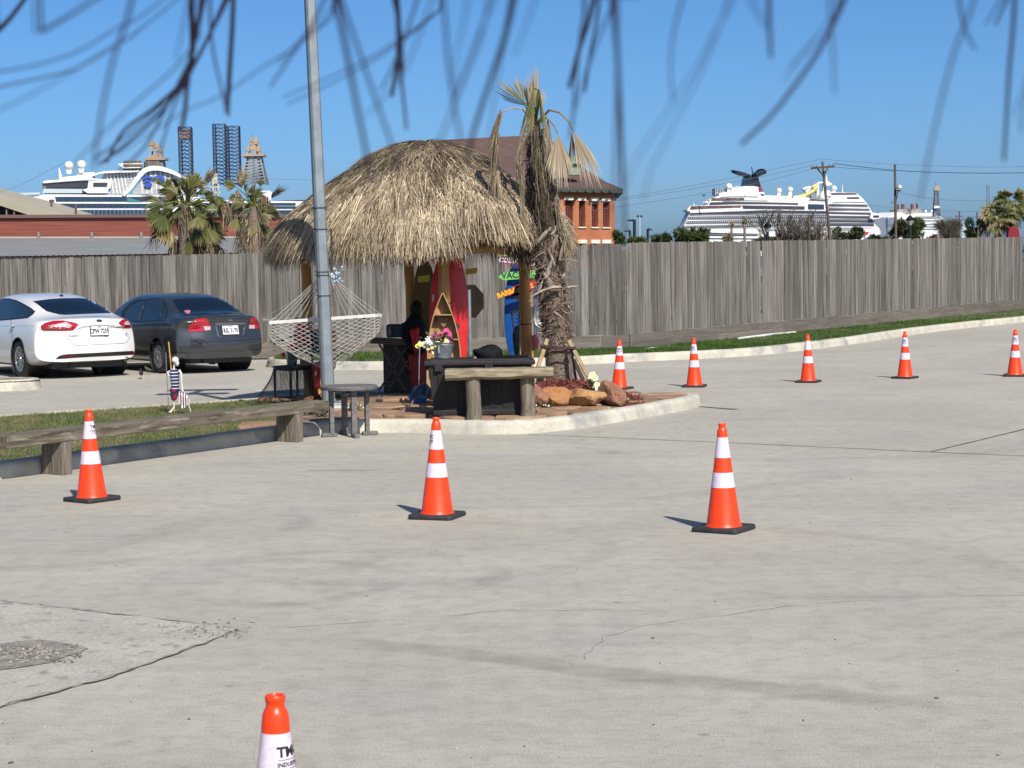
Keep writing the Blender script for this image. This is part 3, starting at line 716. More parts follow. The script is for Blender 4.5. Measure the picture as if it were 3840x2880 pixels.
def thatch(n, tlo, thi, Llo, Lhi, W, tn, lift, name='thatch', spread=.22, seed=1, grav=.1, side_flip=False, off=.0):
    r = random.Random(seed); P, D, S, Ls, Ws, Ts = [], [], [], [], [], []
    for _ in range(n):
        a = r.uniform(0, 2 * math.pi)
        if math.sin(a) > .35 and r.random() < .6: continue       # the far side needs fewer
        t = tlo + (thi - tlo) * r.random() ** .75; p, T, Nn = roof_pt(a, t, off + r.uniform(-.015, .03)); B = T.cross(Nn).normalized()
        clump = math.sin(a * 23 + t * 13) * .12 + math.sin(a * 51 - t * 31) * .1
        d = (T + B * (r.gauss(0, spread) + clump) + Nn * (lift + r.gauss(0, .07))).normalized()
        P.append(p); D.append(d); sv = B + Nn * r.gauss(0, .35); S.append(sv); Ls.append(r.uniform(Llo, Lhi)); Ws.append(W * r.uniform(.6, 1.5))
        Ts.append(min(1, max(0, r.gauss(tn, .2) + .10 * math.sin(a * 9 + t * 11) + .07 * math.sin(a * 31 - t * 17))))
    return ribbons(name, P, D, S, Ls, Ws, Ts, m_thatch, parent=hut, nseg=2, gravity=grav, taper=.3)
thatch(21000, .0, .70, .12, .34, .0085, .44, .02, seed=1, spread=.36)
thatch(22000, .40, .97, .20, .46, .0105, .62, .05, seed=2, grav=.22, spread=.22)
thatch(9000, .86, 1.0, .16, .36, .010, .56, -.02, seed=3, grav=.35, spread=.20)
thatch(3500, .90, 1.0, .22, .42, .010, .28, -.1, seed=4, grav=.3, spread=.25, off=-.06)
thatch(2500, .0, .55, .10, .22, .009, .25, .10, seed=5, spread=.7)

# --- palm beside the hut
pal = thing('palm_tree', 'half dead fan palm with a shaggy fibrous trunk beside the thatched hut', 'palm tree', at(2098, 1440, 22.8).to_track_quat('Z', 'Y') and (.575, 22.8, .30))
cl = [(2100, 1452, 60), (2097, 1400, 58), (2092, 1330, 54), (2090, 1270, 52), (2082, 1200, 52), (2078, 1140, 50), (2068, 1060, 50), (2063, 980, 55), (2055, 905, 62), (2050, 850, 60), (2040, 790, 52), (2032, 720, 50), (2024, 640, 46), (2014, 560, 38), (2008, 500, 28), (2004, 440, 16)]
m_bark = M('palm_bark', (.09, .062, .042), (.245, .185, .135), scale=5, stretch=(4, 4, 14), rough=.9, bump=.8, bdist=.02, bscale=4, fine=.2, fscale=50)
mb = MB(); mb.tube([at(x, y, 22.8) for x, y, r_ in cl], [r_ * .88 * 22.8 / 7000 for x, y, r_ in cl], 20); part('trunk', mb, m_bark, pal, smooth=60)
def trunk_at(f):
    k = f * (len(cl) - 1); i = min(int(k), len(cl) - 2); u = k - i; x, y, r_ = [cl[i][j] * (1 - u) + cl[i + 1][j] * u for j in range(3)]
    return at(x, y, 22.8), r_ * .88 * 22.8 / 7000
m_fib = M('palm_fibre', (0, 0, 0), rough=.85, tone=[(0, (.035, .022, .015)), (.4, (.11, .074, .052)), (.75, (.225, .165, .125)), (1, (.46, .39, .32))])
def fibres(n, lo, hi, Ll, Lh, W, tn, seed, down=.0, out=.7):
    r = random.Random(seed); P, D, S, Ls, Ws, Ts = [], [], [], [], [], []
    for _ in range(n):
        a = r.uniform(0, 6.283); p, rad = trunk_at(r.uniform(lo, hi)); o_ = Vector((math.cos(a), math.sin(a), 0)); tng = Vector((-math.sin(a), math.cos(a), 0))
        P.append(p + o_ * rad * r.uniform(.93, 1.03)); D.append(o_ * out * r.uniform(.2, 1.2) + tng * r.gauss(0, .9) + Vector((0, 0, r.gauss(.1 - down, .8)))); S.append(tng * r.gauss(0, 1) + Vector((0, 0, 1)) + o_ * r.gauss(0, .5))
        Ls.append(r.uniform(Ll, Lh)); Ws.append(W * r.uniform(.5, 1.6)); Ts.append(min(1, max(0, r.gauss(tn, .22))))
    return ribbons('fibre', P, D, S, Ls, Ws, Ts, m_fib, parent=pal, nseg=2, gravity=.25, taper=.15)
fibres(2600, .17, .80, .03, .10, .016, .5, 11); fibres(1500, .0, .20, .01, .04, .012, .55, 12, out=.25); fibres(700, .2, .62, .08, .17, .018, .45, 13, out=1.0)
fibres(900, .62, .95, .06, .16, .016, .25, 17, down=.8, out=.5); fibres(260, .3, .62, .10, .24, .022, .75, 16, out=.8)
m_boot = M('palm_boot', (.19, .145, .115), (.38, .32, .26), scale=3, stretch=(3, 3, 1), rough=.8, bump=.3, bscale=6, rnd=.25)
r = random.Random(5)
def boot(base, d, L_, w, th=.018):
    """an old leaf base: a curved tapering blade of wood hugging the trunk"""
    mb = MB(); d = Vector(d).normalized(); o_ = (Vector((base.x, base.y, 0)) - Vector((trunk_at(.5)[0].x, trunk_at(.5)[0].y, 0))).normalized(); s = d.cross(o_).normalized(); q = s.cross(d).normalized()
    rows = []
    for k in range(6):
        t = k / 5; c = base + d * L_ * t + q * (-.05 * t * t * L_ / .3); ww = w * (1.15 - .75 * t) / 2; hh = th * (1.2 - .6 * t)
        rows.append([c - s * ww, c - s * ww * .5 + q * hh, c + s * ww * .5 + q * hh, c + s * ww, c - q * hh * .4])
    vs = [v for r_ in rows for v in r_]; fs = [(k * 5 + j, k * 5 + (j + 1) % 5, (k + 1) * 5 + (j + 1) % 5, (k + 1) * 5 + j) for k in range(5) for j in range(5)]; fs += [(4, 3, 2, 1, 0), (25, 26, 27, 28, 29)]
    mb.add(vs, fs); return mb
for i in range(60):
    f = .36 + .5 * i / 60; a = i * 2.4; p, rad = trunk_at(f); o_ = Vector((math.cos(a), math.sin(a), 0)); tng = Vector((-math.sin(a), math.cos(a), 0)) * (1 if i % 2 else -1)
    part('boot', boot(p + o_ * rad * .9, o_ * .35 + tng * .45 + Vector((0, 0, .9)), r.uniform(.14, .28), r.uniform(.05, .09) * (1.2 - f * .5)), m_boot, pal, smooth=50)
for px, py, d, L_ in ((1990, 1105, None, .3),):
    mb = MB(); P_ = [at(2105, 1078, 22.58), at(2070, 1078, 22.52), at(2030, 1092, 22.5), at(2000, 1108, 22.5), at(1983, 1132, 22.5)]; mb.tube(P_, [.03, .045, .035, .028, .012], 8, squash=.5); part('boot', mb, m_boot, pal, smooth=60)
    mb = MB(); P_ = [at(1998, 1150, 22.55), at(2015, 1105, 22.55), at(2030, 1060, 22.6)]; mb.tube(P_, [.006, .012, .006], 6); part('boot', mb, m_boot, pal, smooth=60)
mb = MB(); mb.tube([at(2020, 905, 22.5), at(2040, 880, 22.48), at(2062, 858, 22.52), at(2082, 850, 22.6)], [.05, .055, .035, .012], 8, squash=.45); part('boot', mb, m_boot, pal, smooth=60)
mb = MB(); mb.tube([at(2098, 975, 22.55), at(2106, 945, 22.53), at(2112, 915, 22.55)], [.02, .035, .012], 8, squash=.45); part('boot', mb, m_boot, pal, smooth=60)

m_dry = M('dry_frond', (0, 0, 0), rough=.7, tone=[(0, (.07, .05, .03)), (.4, (.20, .15, .085)), (.75, (.40, .32, .21)), (1, (.62, .53, .40))], trans=.2)
m_green = M('green_frond', (0, 0, 0), rough=.55, tone=[(0, (.025, .040, .008)), (.40, (.075, .105, .020)), (.62, (.18, .18, .045)), (.80, (.27, .20, .09)), (1, (.42, .33, .20))], trans=.25)
def fan(parent, hub, out, nrm, rad, spread, nl, mat, tone, droop=.3, joined=.55, seed=0, name='frond', ratio=.5, jitter=.05, petiole=None, pmat=None, folded=0.0, wscale=1.0):
    """a fan leaf: pleated blades from a hub, free and drooping towards their tips"""
    r = random.Random(seed); hub = Vector(hub); out = Vector(out).normalized(); nrm = Vector(nrm); nrm = (nrm - out * nrm.dot(out)).normalized(); sd = nrm.cross(out)
    mb = MB(); tn = []; ns = 5
    for i in range(nl):
        u = (i + .5) / nl * 2 - 1; step = 2 * spread / nl; a = u * spread + r.gauss(0, step * .16); d = out * math.cos(a) + sd * math.sin(a) + nrm * (-folded * abs(u)); d.normalize(); s = (nrm.cross(d)).normalized()
        L_ = rad * (1 - .25 * u * u) * r.uniform(.86, 1.08); step = 2 * spread / nl; rows = []; tt = tone + r.gauss(0, .14); bend = r.uniform(.6, 1.4)
        for k in range(ns + 1):
            t = k / ns; c = hub + d * (L_ * t) - Vector((0, 0, 1)) * (droop * bend * L_ * max(0, t - joined * .6) ** 2 * 2.2)
            w = (2 * t * L_ * math.tan(step / 2) * 1.25 if t < joined else 2.5 * joined * L_ * math.tan(step / 2) * (1 - (t - joined) / (1 - joined)) ** .8) * wscale + .0015
            pl = nrm * w * .28
            rows += [c - s * w / 2, c + pl, c + s * w / 2]; tn += [min(1, max(0, tt + (.75 * (t - .55) if t > .55 else 0)))] * 3
        mb.add(rows, [(3 * k + j, 3 * k + j + 1, 3 * k + j + 4, 3 * k + j + 3) for k in range(ns) for j in (0, 1)])
    if petiole:
        k0 = len(mb.v); mb.tube(petiole, [.016, .010] if len(petiole) == 2 else [.018 - .010 * i / (len(petiole) - 1) for i in range(len(petiole))], 6); tn += [.55] * (len(mb.v) - k0)
    o = part(name, mb, mat, parent); at_ = o.data.attributes.new('tone', 'FLOAT', 'POINT'); at_.data.foreach_set('value', tn); return o
def hang(parent, pts_px, Y, n, W, mat, tone, seed, Ll=.3, Lh=.6, spread=.18, name='frond', thick=.05):
    """a dead leaf folded shut and hanging: a sheaf of strips along a line"""
    r = random.Random(seed); P, D, S, Ls, Ws, Ts = [], [], [], [], [], []; line = [at(x, y, Y) for x, y in pts_px]
    for _ in range(n):
        k = r.random() ** 1.3 * (len(line) - 1) * .8; i = min(int(k), len(line) - 2); f = k - i; p = line[i].lerp(line[i + 1], f); d = (line[i + 1] - line[i]).normalized()
        w = thick * (.35 + k / len(line))
        P.append(p + Vector((r.gauss(0, w), r.gauss(0, w), r.gauss(0, .02)))); D.append(d + Vector((r.gauss(0, spread), r.gauss(0, spread), r.gauss(0, .1)))); S.append(Vector((1, r.gauss(0, .8), r.gauss(0, .2))))
        Ls.append(r.uniform(Ll, Lh)); Ws.append(W * r.uniform(.6, 1.4)); Ts.append(min(1, max(0, r.gauss(tone, .2))))
    return ribbons(name, P, D, S, Ls, Ws, Ts, mat, parent=parent, nseg=2, gravity=.15, taper=.2, kind=None)
crown = at(2006, 470, 22.8)
# green leaves still standing
fan(pal, at(1990, 400, 22.8), at(1862, 292, 22.7) - at(1990, 400, 22.8), (0.3, -1, .5), .50, .26, 14, m_green, .50, droop=-.1, joined=.75, seed=1, petiole=[crown, at(1990, 400, 22.8)], folded=.6)
fan(pal, at(1965, 385, 22.8), at(1940, 290, 22.9) - at(1965, 385, 22.8), (0.6, -1, .2), .42, .45, 12, m_green, .6, droop=.1, seed=2, petiole=[crown, at(1965, 385, 22.8)], folded=.4)
fan(pal, at(2005, 400, 22.9), at(2008, 258, 22.9) - at(2005, 400, 22.9), (0.3, -1, 0), .48, .26, 12, m_green, .95, droop=-.05, seed=3, petiole=[crown, at(2005, 400, 22.9)], folded=.4)
fan(pal, at(1985, 410, 22.9), at(1975, 300, 22.9) - at(1985, 410, 22.9), (-0.4, -1, 0), .38, .4, 10, m_green, .92, droop=.0, seed=33, folded=.4)
fan(pal, at(2012, 420, 22.8), at(2030, 310, 22.9) - at(2012, 420, 22.8), (-0.2, -1, 0), .34, .35, 9, m_green, .9, droop=.0, seed=34, folded=.4)
fan(pal, at(2004, 332, 22.6), at(1962, 470, 22.5) - at(2004, 332, 22.6), (-.2, -1, .2), .62, .16, 14, m_green, .56, droop=.1, joined=.5, seed=4, petiole=[crown, at(2020, 340, 22.7), at(2004, 332, 22.6)], folded=.3)
fan(pal, at(2022, 334, 22.6), at(2046, 480, 22.5) - at(2022, 334, 22.6), (.2, -1, .2), .62, .09, 10, m_green, .60, droop=.1, joined=.7, seed=5, petiole=[crown, at(2026, 360, 22.6), at(2022, 334, 22.6)], folded=.2)
fan(pal, at(2000, 345, 22.6), at(1985, 500, 22.5) - at(2000, 345, 22.6), (.1, -1, .2), .5, .15, 10, m_green, .5, droop=.1, joined=.7, seed=6, folded=.2)
# the pale dry fans on the right
fan(pal, at(2092, 505, 22.5), at(2100, 640, 22.4) - at(2092, 505, 22.5), (.1, -1, .15), .58, .44, 24, m_dry, .62, droop=.16, joined=.64, seed=7, petiole=[crown, at(2050, 440, 22.6), at(2078, 470, 22.5), at(2092, 505, 22.5)], jitter=.02)
fan(pal, at(2150, 492, 22.5), at(2215, 610, 22.4) - at(2150, 492, 22.5), (.3, -1, .2), .64, .34, 20, m_dry, .58, droop=.2, joined=.58, seed=8, petiole=[crown, at(2060, 412, 22.6), at(2100, 422, 22.5), at(2132, 455, 22.5), at(2150, 492, 22.5)], jitter=.03, folded=.2)
fan(pal, at(2143, 500, 22.55), at(2140, 640, 22.5) - at(2143, 500, 22.55), (-.4, -1, .2), .46, .22, 12, m_dry, .45, droop=.1, joined=.5, seed=9, folded=.3)
fan(pal, at(2055, 445, 22.6), at(2065, 560, 22.5) - at(2055, 445, 22.6), (.4, -1, .2), .46, .25, 12, m_dry, .6, droop=.1, joined=.5, seed=10, folded=.3)
# folded dead leaves hanging
hang(pal, [(1878, 418), (1862, 470), (1858, 560), (1850, 660), (1850, 780), (1855, 860)], 22.5, 230, .011, m_dry, .42, 21, thick=.026, spread=.06, Ll=.2, Lh=.42)
hang(pal, [(1865, 640), (1872, 740), (1870, 820)], 22.5, 90, .012, m_dry, .6, 22, thick=.04, spread=.12, Ll=.15, Lh=.3)
mb = MB(); mb.tube([crown, at(1960, 408, 22.6), at(1920, 405, 22.5), at(1895, 412, 22.5), at(1878, 425, 22.5)], [.014, .012, .010, .009, .008], 6); part('petiole', mb, m_boot, pal, smooth=60)
hang(pal, [(1985, 440), (1965, 500), (1945, 560), (1950, 640), (1955, 740)], 22.55, 80, .010, m_dry, .5, 23, thick=.022, spread=.08, Ll=.12, Lh=.28)
hang(pal, [(1955, 600), (1958, 700), (1962, 800), (1970, 860)], 22.5, 90, .012, m_dry, .45, 24, thick=.02, spread=.06, Ll=.15, Lh=.35)
hang(pal, [(2050, 450), (2058, 540), (2065, 640), (2070, 690)], 22.6, 60, .010, m_dry, .42, 25, thick=.025, spread=.10, Ll=.12, Lh=.28)
hang(pal, [(2010, 470), (2010, 560), (2020, 650), (2030, 730)], 22.5, 110, .02, m_dry, .08, 26, thick=.035, spread=.12, Ll=.12, Lh=.26)
hang(pal, [(2030, 620), (2035, 700), (2045, 800), (2050, 900)], 22.5, 150, .016, m_dry, .08, 27, thick=.07, spread=.14, Ll=.12, Lh=.26)
hang(pal, [(2085, 760), (2105, 830), (2125, 900), (2140, 990)], 22.6, 170, .010, m_dry, .62, 28, thick=.04, spread=.12, Ll=.15, Lh=.34)
hang(pal, [(1950, 830), (1945, 900), (1950, 960)], 22.9, 180, .014, m_dry, .2, 29, thick=.12, spread=.3, Ll=.2, Lh=.4)
hang(pal, [(1925, 860), (1960, 930), (2000, 960)], 22.9, 120, .014, m_dry, .18, 30, thick=.07, spread=.3, Ll=.2, Lh=.35)
# --- mulch, boulders, stakes at the foot of the palm
PB = Vector((.60, 22.6, PZ))
mb = MB(); rows = 9; nn = 28
def mound(rr, a):
    k = max(0, 1 - rr); return Vector((.60 + rr * 1.02 * math.cos(a), 22.55 + rr * .95 * math.sin(a), .13 + .27 * (1 - (1 - k) ** 1.6) * (1 + .08 * math.sin(a * 4))))
mb.v.append(tuple(mound(0, 0)))
for i in range(1, rows):
    for j in range(nn): mb.v.append(tuple(mound(i / (rows - 1), j / nn * 6.2832)))
for j in range(nn): mb.f.append((0, 1 + j, 1 + (j + 1) % nn)); mb.m.append(0)
for i in range(rows - 2):
    for j in range(nn): mb.f.append((1 + i * nn + j, 1 + (i + 1) * nn + j, 1 + (i + 1) * nn + (j + 1) % nn, 1 + i * nn + (j + 1) % nn)); mb.m.append(0)
m_mulch = M('red_mulch', (.13, .028, .018), (.24, .06, .035), scale=20, rough=.95, tone=[(0, (.06, .014, .010)), (.5, (.19, .045, .028)), (1, (.34, .12, .08))])
m_mulch0 = M('mulch_bed', (.10, .02, .014), (.18, .045, .03), scale=30, rough=.95)
single('mulch_mound', mb, m_mulch0, kind='structure', smooth=60)
P, D, S, Ls, Ws, Ts = [], [], [], [], [], []
for _ in range(5200):
    a = random.uniform(0, 6.283); rr = math.sqrt(random.random()); p = mound(rr, a); P.append(p + Vector((0, 0, random.uniform(0, .012))))
    b = random.uniform(0, 6.283); D.append(Vector((math.cos(b), math.sin(b), random.gauss(.1, .35)))); S.append(Vector((-math.sin(b), math.cos(b), random.gauss(0, .6)))); Ls.append(random.uniform(.02, .07)); Ws.append(random.uniform(.006, .016)); Ts.append(min(1, max(0, random.gauss(.5, .25))))
ribbons('mulch', P, D, S, Ls, Ws, Ts, m_mulch, nseg=1, taper=.6)
def rock(label, px, py, Y, w, d, h, mat, seed, rz=0.0, tilt=(0, 0), sq=2.6):
    r = random.Random(seed); bm = bmesh.new(); bmesh.ops.create_icosphere(bm, subdivisions=4, radius=1)
    from mathutils import noise as mn
    planes = [(Vector((r.gauss(0, 1), r.gauss(0, 1), r.gauss(.3, .8))).normalized(), r.uniform(.60, .86)) for _ in range(12)]
    off = Vector((seed * 3.1, seed * 1.7, 0))
    for v in bm.verts:
        c = v.co.normalized()
        for n_, k in planes:
            e = c.dot(n_)
            if e > k: c = c * (k / e * .97 + .03)
        c *= 1 + .09 * mn.noise(c * 2.2 + off) + .05 * mn.noise(c * 6 + off) + .02 * mn.noise(c * 15 + off)
        v.co = Vector((c.x * w / 2, c.y * d / 2, c.z * h / 2))
    Rm = Matrix.Rotation(rz, 4, 'Z') @ Matrix.Rotation(tilt[0], 4, 'X') @ Matrix.Rotation(tilt[1], 4, 'Y')
    p = at(px, py, Y); base = Vector((p.x, p.y, PZ - .02)); mn_z = min((Rm @ v.co).z for v in bm.verts)
    mb = MB(); mb.add([Rm @ v.co + Vector((0, 0, -mn_z)) + base for v in bm.verts], [[v.index for v in f.verts] for f in bm.faces]); bm.free()
    return single('boulder', mb, mat, label, 'boulder', 'boulders ringing the palm bed', smooth=28, base=base)
m_rk1 = M('boulder_ochre', (.36, .185, .065), (.47, .28, .12), scale=3, rough=.88, bump=1.0, bdist=.03, bscale=14, fine=.18, fscale=50, c3=(.20, .09, .04), c3scale=6, c3lo=.48, c3hi=.62)
m_rk2 = M('boulder_red', (.20, .085, .05), (.34, .165, .10), scale=3, rough=.88, bump=1.0, bdist=.03, bscale=14, fine=.18, fscale=50, c3=(.13, .07, .05), c3scale=5, c3lo=.5, c3hi=.68)
m_rk3 = M('boulder_rust', (.32, .13, .045), (.42, .21, .085), scale=3, rough=.88, bump=1.0, bdist=.03, bscale=14, fine=.18, fscale=50, c3=(.20, .09, .05), c3scale=4, c3lo=.5, c3hi=.68)
rock('rust orange boulder with a pointed top, left of the big ochre boulder', 2089, 1530, 21.5, .42, .32, .26, m_rk3, 3, .1, (0, .15))
rock('big rounded ochre boulder in the middle of the row at the palm bed', 2198, 1527, 21.5, .53, .36, .255, m_rk1, 8, 0)
rock('dark red slanting boulder at the right end of the palm bed', 2300, 1520, 21.7, .27, .54, .27, m_rk2, 5, .55, (.35, .1))
rock('brownish red boulder half hidden behind the right leg of the log bench', 2008, 1532, 21.35, .32, .32, .31, m_rk2, 12, .4)
rock('small reddish boulder lying at the back right of the palm bed', 2262, 1450, 22.9, .30, .22, .15, m_rk2, 22, .2, (0, .3))
m_stake = M('raw_timber', (.24, .165, .085), (.33, .24, .135), scale=2, stretch=(6, 6, 1), rough=.8, rnd=.12, bump=.2, bscale=5)
m_strap = M('dark_strap', (.03, .012, .016), (.06, .02, .03), rough=.7)
def stake(label, a, b, Ya, Yb):
    A, B = at(*a, Ya), at(*b, Yb); mb = MB(); mb.beam(A, B, .045, .032, up=(.2, -1, 0)); return single('timber_stake', mb, m_stake, label, 'stake', 'stakes bracing the palm')
stake('slanting timber stake propping the palm from the left, behind the log bench', (2051, 1272), (1994, 1450), 22.62, 22.0)
stake('slanting timber stake propping the palm from the right, foot at the ochre boulder', (2133, 1278), (2238, 1472), 22.60, 22.0)
stake('short timber stake seen between the palm trunk and the right hand stake', (2150, 1345), (2186, 1424), 23.0, 23.6)
strap = thing('bracing_strap', 'dark maroon webbing strap tying the stakes round the palm trunk', 'strap', at(2092, 1310, 22.8))
mb = MB(); c_ = at(2092, 1304, 22.8); ring = [c_ + Vector((.20 * math.cos(a), .20 * math.sin(a), .01 * math.sin(a * 2))) for a in np.linspace(0, 6.283, 25)]
for a, b in zip(ring[:-1], ring[1:]): mb.beam(a, b, .006, .03, up=(0, 0, 1))
part('loop', mb, m_strap, strap)
mb = MB(); A_, B_ = at(2034, 1298, 22.45), at(2154, 1306, 22.45); mb.beam(A_, B_, .006, .026); mb.box(at(2037, 1300, 22.5), (.07, .07, .05)); mb.box(at(2148, 1306, 22.5), (.07, .06, .04)); part('tie', mb, m_strap, strap)
mb = MB(); mb.beam(at(2141, 1312, 22.5), at(2160, 1425, 22.45), .035, .006, up=(0, -1, 0)); part('hanging_end', mb, m_strap, strap)

# --- flowers at the right of the palm bed
m_leaf = M('flower_leaf', (.05, .09, .02), (.10, .14, .04), scale=20, rough=.6)
m_cream = M('cream_petal', (.72, .70, .30), (.80, .78, .45), scale=20, rough=.6); m_white = M('white_petal', (.78, .76, .70), rough=.6)
m_pink = M('pink_petal', (.72, .06, .22), (.55, .03, .18), scale=20, rough=.6); m_purple = M('magenta_petal', (.28, .02, .16), (.4, .03, .2), scale=20, rough=.6); m_yel = M('yellow_petal', (.82, .72, .06), (.80, .74, .25), scale=20, rough=.6); m_core = M('flower_heart', (.35, .2, .03), rough=.8)
def bloom(mb, c, r_, n, mi, seed, face=(0, -1, .4), layers=2):
    r = random.Random(seed); c = Vector(c); f = Vector(face).normalized(); a0 = f.orthogonal().normalized(); b0 = f.cross(a0)
    for l in range(layers):
        for i in range(n):
            a = 6.283 * (i + .5 * l) / n + r.gauss(0, .1); d = (a0 * math.cos(a) + b0 * math.sin(a)); lift = .25 + .5 * l; R_ = r_ * (1 - .3 * l) * r.uniform(.85, 1.1); s = f.cross(d)
            w = R_ * 3.0 / n * 1.2; mb.add([c + f * .1 * r_, c + d * R_ * .55 + s * w + f * R_ * lift * .5, c + d * R_ + f * R_ * lift * .45, c + d * R_ * .55 - s * w + f * R_ * lift * .5], [(0, 1, 2, 3)], mi)
def plant_bunch(name, label, cat, base, blooms, leaves, mats, spread, group=None):
    t = thing(name, label, cat, base, group=group)
    mb = MB(); r = random.Random(len(blooms))
    for i in range(leaves):
        a = r.uniform(0, 6.28); p = Vector(base) + Vector((r.gauss(0, spread), r.gauss(0, spread), r.uniform(0, spread * 1.4))); d = Vector((math.cos(a), math.sin(a), r.uniform(-.2, 1))).normalized(); s = d.cross(Vector((0, 0, 1))).normalized(); L_ = r.uniform(.03, .07)
        mb.add([p, p + d * L_ * .5 + s * L_ * .28, p + d * L_, p + d * L_ * .5 - s * L_ * .28], [(0, 1, 2, 3)])
    part('leaves', mb, m_leaf, t, kind='stuff')
    for i, (c, r_, n, mt, ly) in enumerate(blooms):
        mb = MB(); mb.tube([Vector(base), Vector(base).lerp(Vector(c), .6) + Vector((0, 0, .02)), Vector(c)], .003, 5, mi=0); bloom(mb, c, r_, n, 1, i, layers=ly); part('flower', mb, [m_leaf, mt], t)
    return t
plant_bunch('flower_clump', 'cream and pale yellow artificial flowers beside the boulders at the palm bed', 'flowers', Vector((.95, 22.1, .26)),
            [(at(2222, 1408, 22.0), .05, 7, m_cream, 2), (at(2232, 1418, 22.0), .04, 6, m_cream, 2), (at(2238, 1445, 21.9), .045, 6, m_cream, 2), (at(2240, 1458, 21.85), .03, 6, m_white, 2), (at(2213, 1420, 22.1), .03, 6, m_cream, 1)], 70, m_leaf, .06)
for i, (x, y, lab, nfl) in enumerate(((2043, 1532, 'tiny white flowered weeds in front of the hidden boulder beside the log bench', 8), (2335, 1512, 'withered twiggy weed at the foot of the dark red boulder', 3), (1325, 1536, 'pale flowered weed growing between the flagstones beside the round table', 5), (1160, 1556, 'leafy green weed sprouting beside the concrete footing of the light pole', 0), (1205, 1560, 'small green weed at the kerb just behind the end of the timber bench', 0))):
    p = gp(x, y, PZ); r = random.Random(i); bl = [(p + Vector((r.gauss(0, .05), r.gauss(0, .02), r.uniform(.02, .06))), .009, 5, m_white, 1) for _ in range(nfl)]
    t = plant_bunch('weed', lab, 'weed', p, bl, 60 if i > 2 else 45, m_leaf, .045)

# --- log bench
m_grey = M('weathered_timber', (.15, .115, .07), (.33, .275, .185), scale=2.2, stretch=(1.5, 14, 14), rough=.85, bump=.5, bdist=.01, bscale=3, c3=(.12, .10, .07), c3scale=5, c3lo=.6, c3hi=.75)
m_greyv = M('weathered_post', (.095, .078, .055), (.23, .195, .15), scale=2.2, stretch=(14, 14, 1.2), rough=.85, bump=.5, bdist=.01, bscale=3, c3=(.10, .08, .06), c3scale=6, c3lo=.6, c3hi=.75)
lb = thing('log_bench', 'rustic half log bench on two round legs in front of the dark deck box', 'bench', (-.12, 20.25, PZ))
for x, y in ((-.42, 20.22), (.17, 20.34)):
    mb = MB(); mb.tube([(x + .004 * math.sin(k), y, PZ - .03 + .46 * k / 6) for k in range(7)], [.088, .083, .079, .081, .078, .080, .08], 16); part('leg', mb, m_greyv, lb, smooth=50)
mb = MB(); n_ = 16
for k in range(n_):
    t = k / (n_ - 1); x = -.72 + 1.17 * t; y = 20.22 + .12 * t; zt = PZ + .525 + .003 * math.sin(k * 1.9); zb = zt - .115 - .005 * math.sin(k * .9 + 1); dp = .15 + .004 * math.sin(k * 2.1)
    mb.v += [(x, y - dp, zt - .02), (x, y - dp + .02, zt), (x, y + dp - .02, zt), (x, y + dp, zt - .03), (x, y + dp * .7, zb), (x, y - dp * .75, zb), (x, y - dp, zb + .03)]
for k in range(n_ - 1):
    for j in range(7): mb.f.append((k * 7 + j, (k + 1) * 7 + j, (k + 1) * 7 + (j + 1) % 7, k * 7 + (j + 1) % 7)); mb.m.append(0)
mb.f += [tuple(range(7)), tuple((n_ - 1) * 7 + j for j in range(7))[::-1]]; mb.m += [0, 0]
part('seat', mb, m_grey, lb, smooth=40)

# --- long timber bench
m_tbeam = M('timber_beam', (.09, .075, .055), (.235, .20, .145), scale=2, stretch=(14, 14, 14), rough=.88, bump=.5, bdist=.01, bscale=2.2, c3=(.28, .25, .20), c3scale=3, c3lo=.55, c3hi=.75)
A_, B_ = Vector((-4.05, 16.47, 0)), Vector((-2.33, 19.3, 0)); dv = (B_ - A_).normalized(); ang = math.atan2(dv.y, dv.x)
tb = thing('timber_bench', 'long low weathered timber bench along the kerb of the grass median', 'bench', A_, ang)
m_tb = M('bench_timber', (.055, .042, .026), (.165, .138, .098), scale=1.8, stretch=(1.2, 14, 10), rough=.88, bump=.5, bdist=.01, bscale=2.2, rnd=.15, c3=(.34, .32, .27), c3scale=3, c3lo=.55, c3hi=.8)
mb = MB(); mb.box((1.58, 0, .345), (4.55, .27, .105), bev=.008); part('seat', mb, m_tb, tb, world=False)
for x in (0, 3.33):
    for y in (-.07, .07): mb = MB(); mb.box((x + (.0 if y < 0 else .02), y, .145), (.115, .136, .29), bev=.006); part('leg', mb, m_greyv, tb, world=False)

# --- round table
rt = thing('round_table', 'small round grey wooden table standing at the kerb beside the light pole', 'table', (-1.74, 19.85, 0))
m_rt = M('grey_slat', (.085, .08, .075), (.17, .16, .15), scale=3, stretch=(1, 14, 14), rough=.7, bump=.3, bscale=4, rnd=.1)
for i in range(7):
    y = (i - 3) * .083; hw = math.sqrt(max(0, .288 ** 2 - y * y)); mb = MB(); e1 = math.sqrt(max(.001, .288 ** 2 - min(.288, abs(y) + .04) ** 2)); e0 = math.sqrt(max(.001, .288 ** 2 - max(0, abs(y) - .04) ** 2))
    if y < 0: poly = [(-e1, y - .04), (e1, y - .04), (e0, y + .04), (-e0, y + .04)]
    elif y > 0: poly = [(-e0, y - .04), (e0, y - .04), (e1, y + .04), (-e1, y + .04)]
    else: poly = [(-e1, -.04), (e1, -.04), (.288, 0), (e1, .04), (-e1, .04), (-.288, 0)]
    mb.prism([(a, b, .522) for a, b in poly], (0, 0, .02)); part('slat', mb, m_rt, rt, world=False)
mb = MB(); mb.lathe([(.285, .502), (.300, .502), (.303, .512), (.303, .536), (.298, .543), (.286, .543), (.285, .502)], n=40); part('rim', mb, m_rt, rt, smooth=30, world=False)
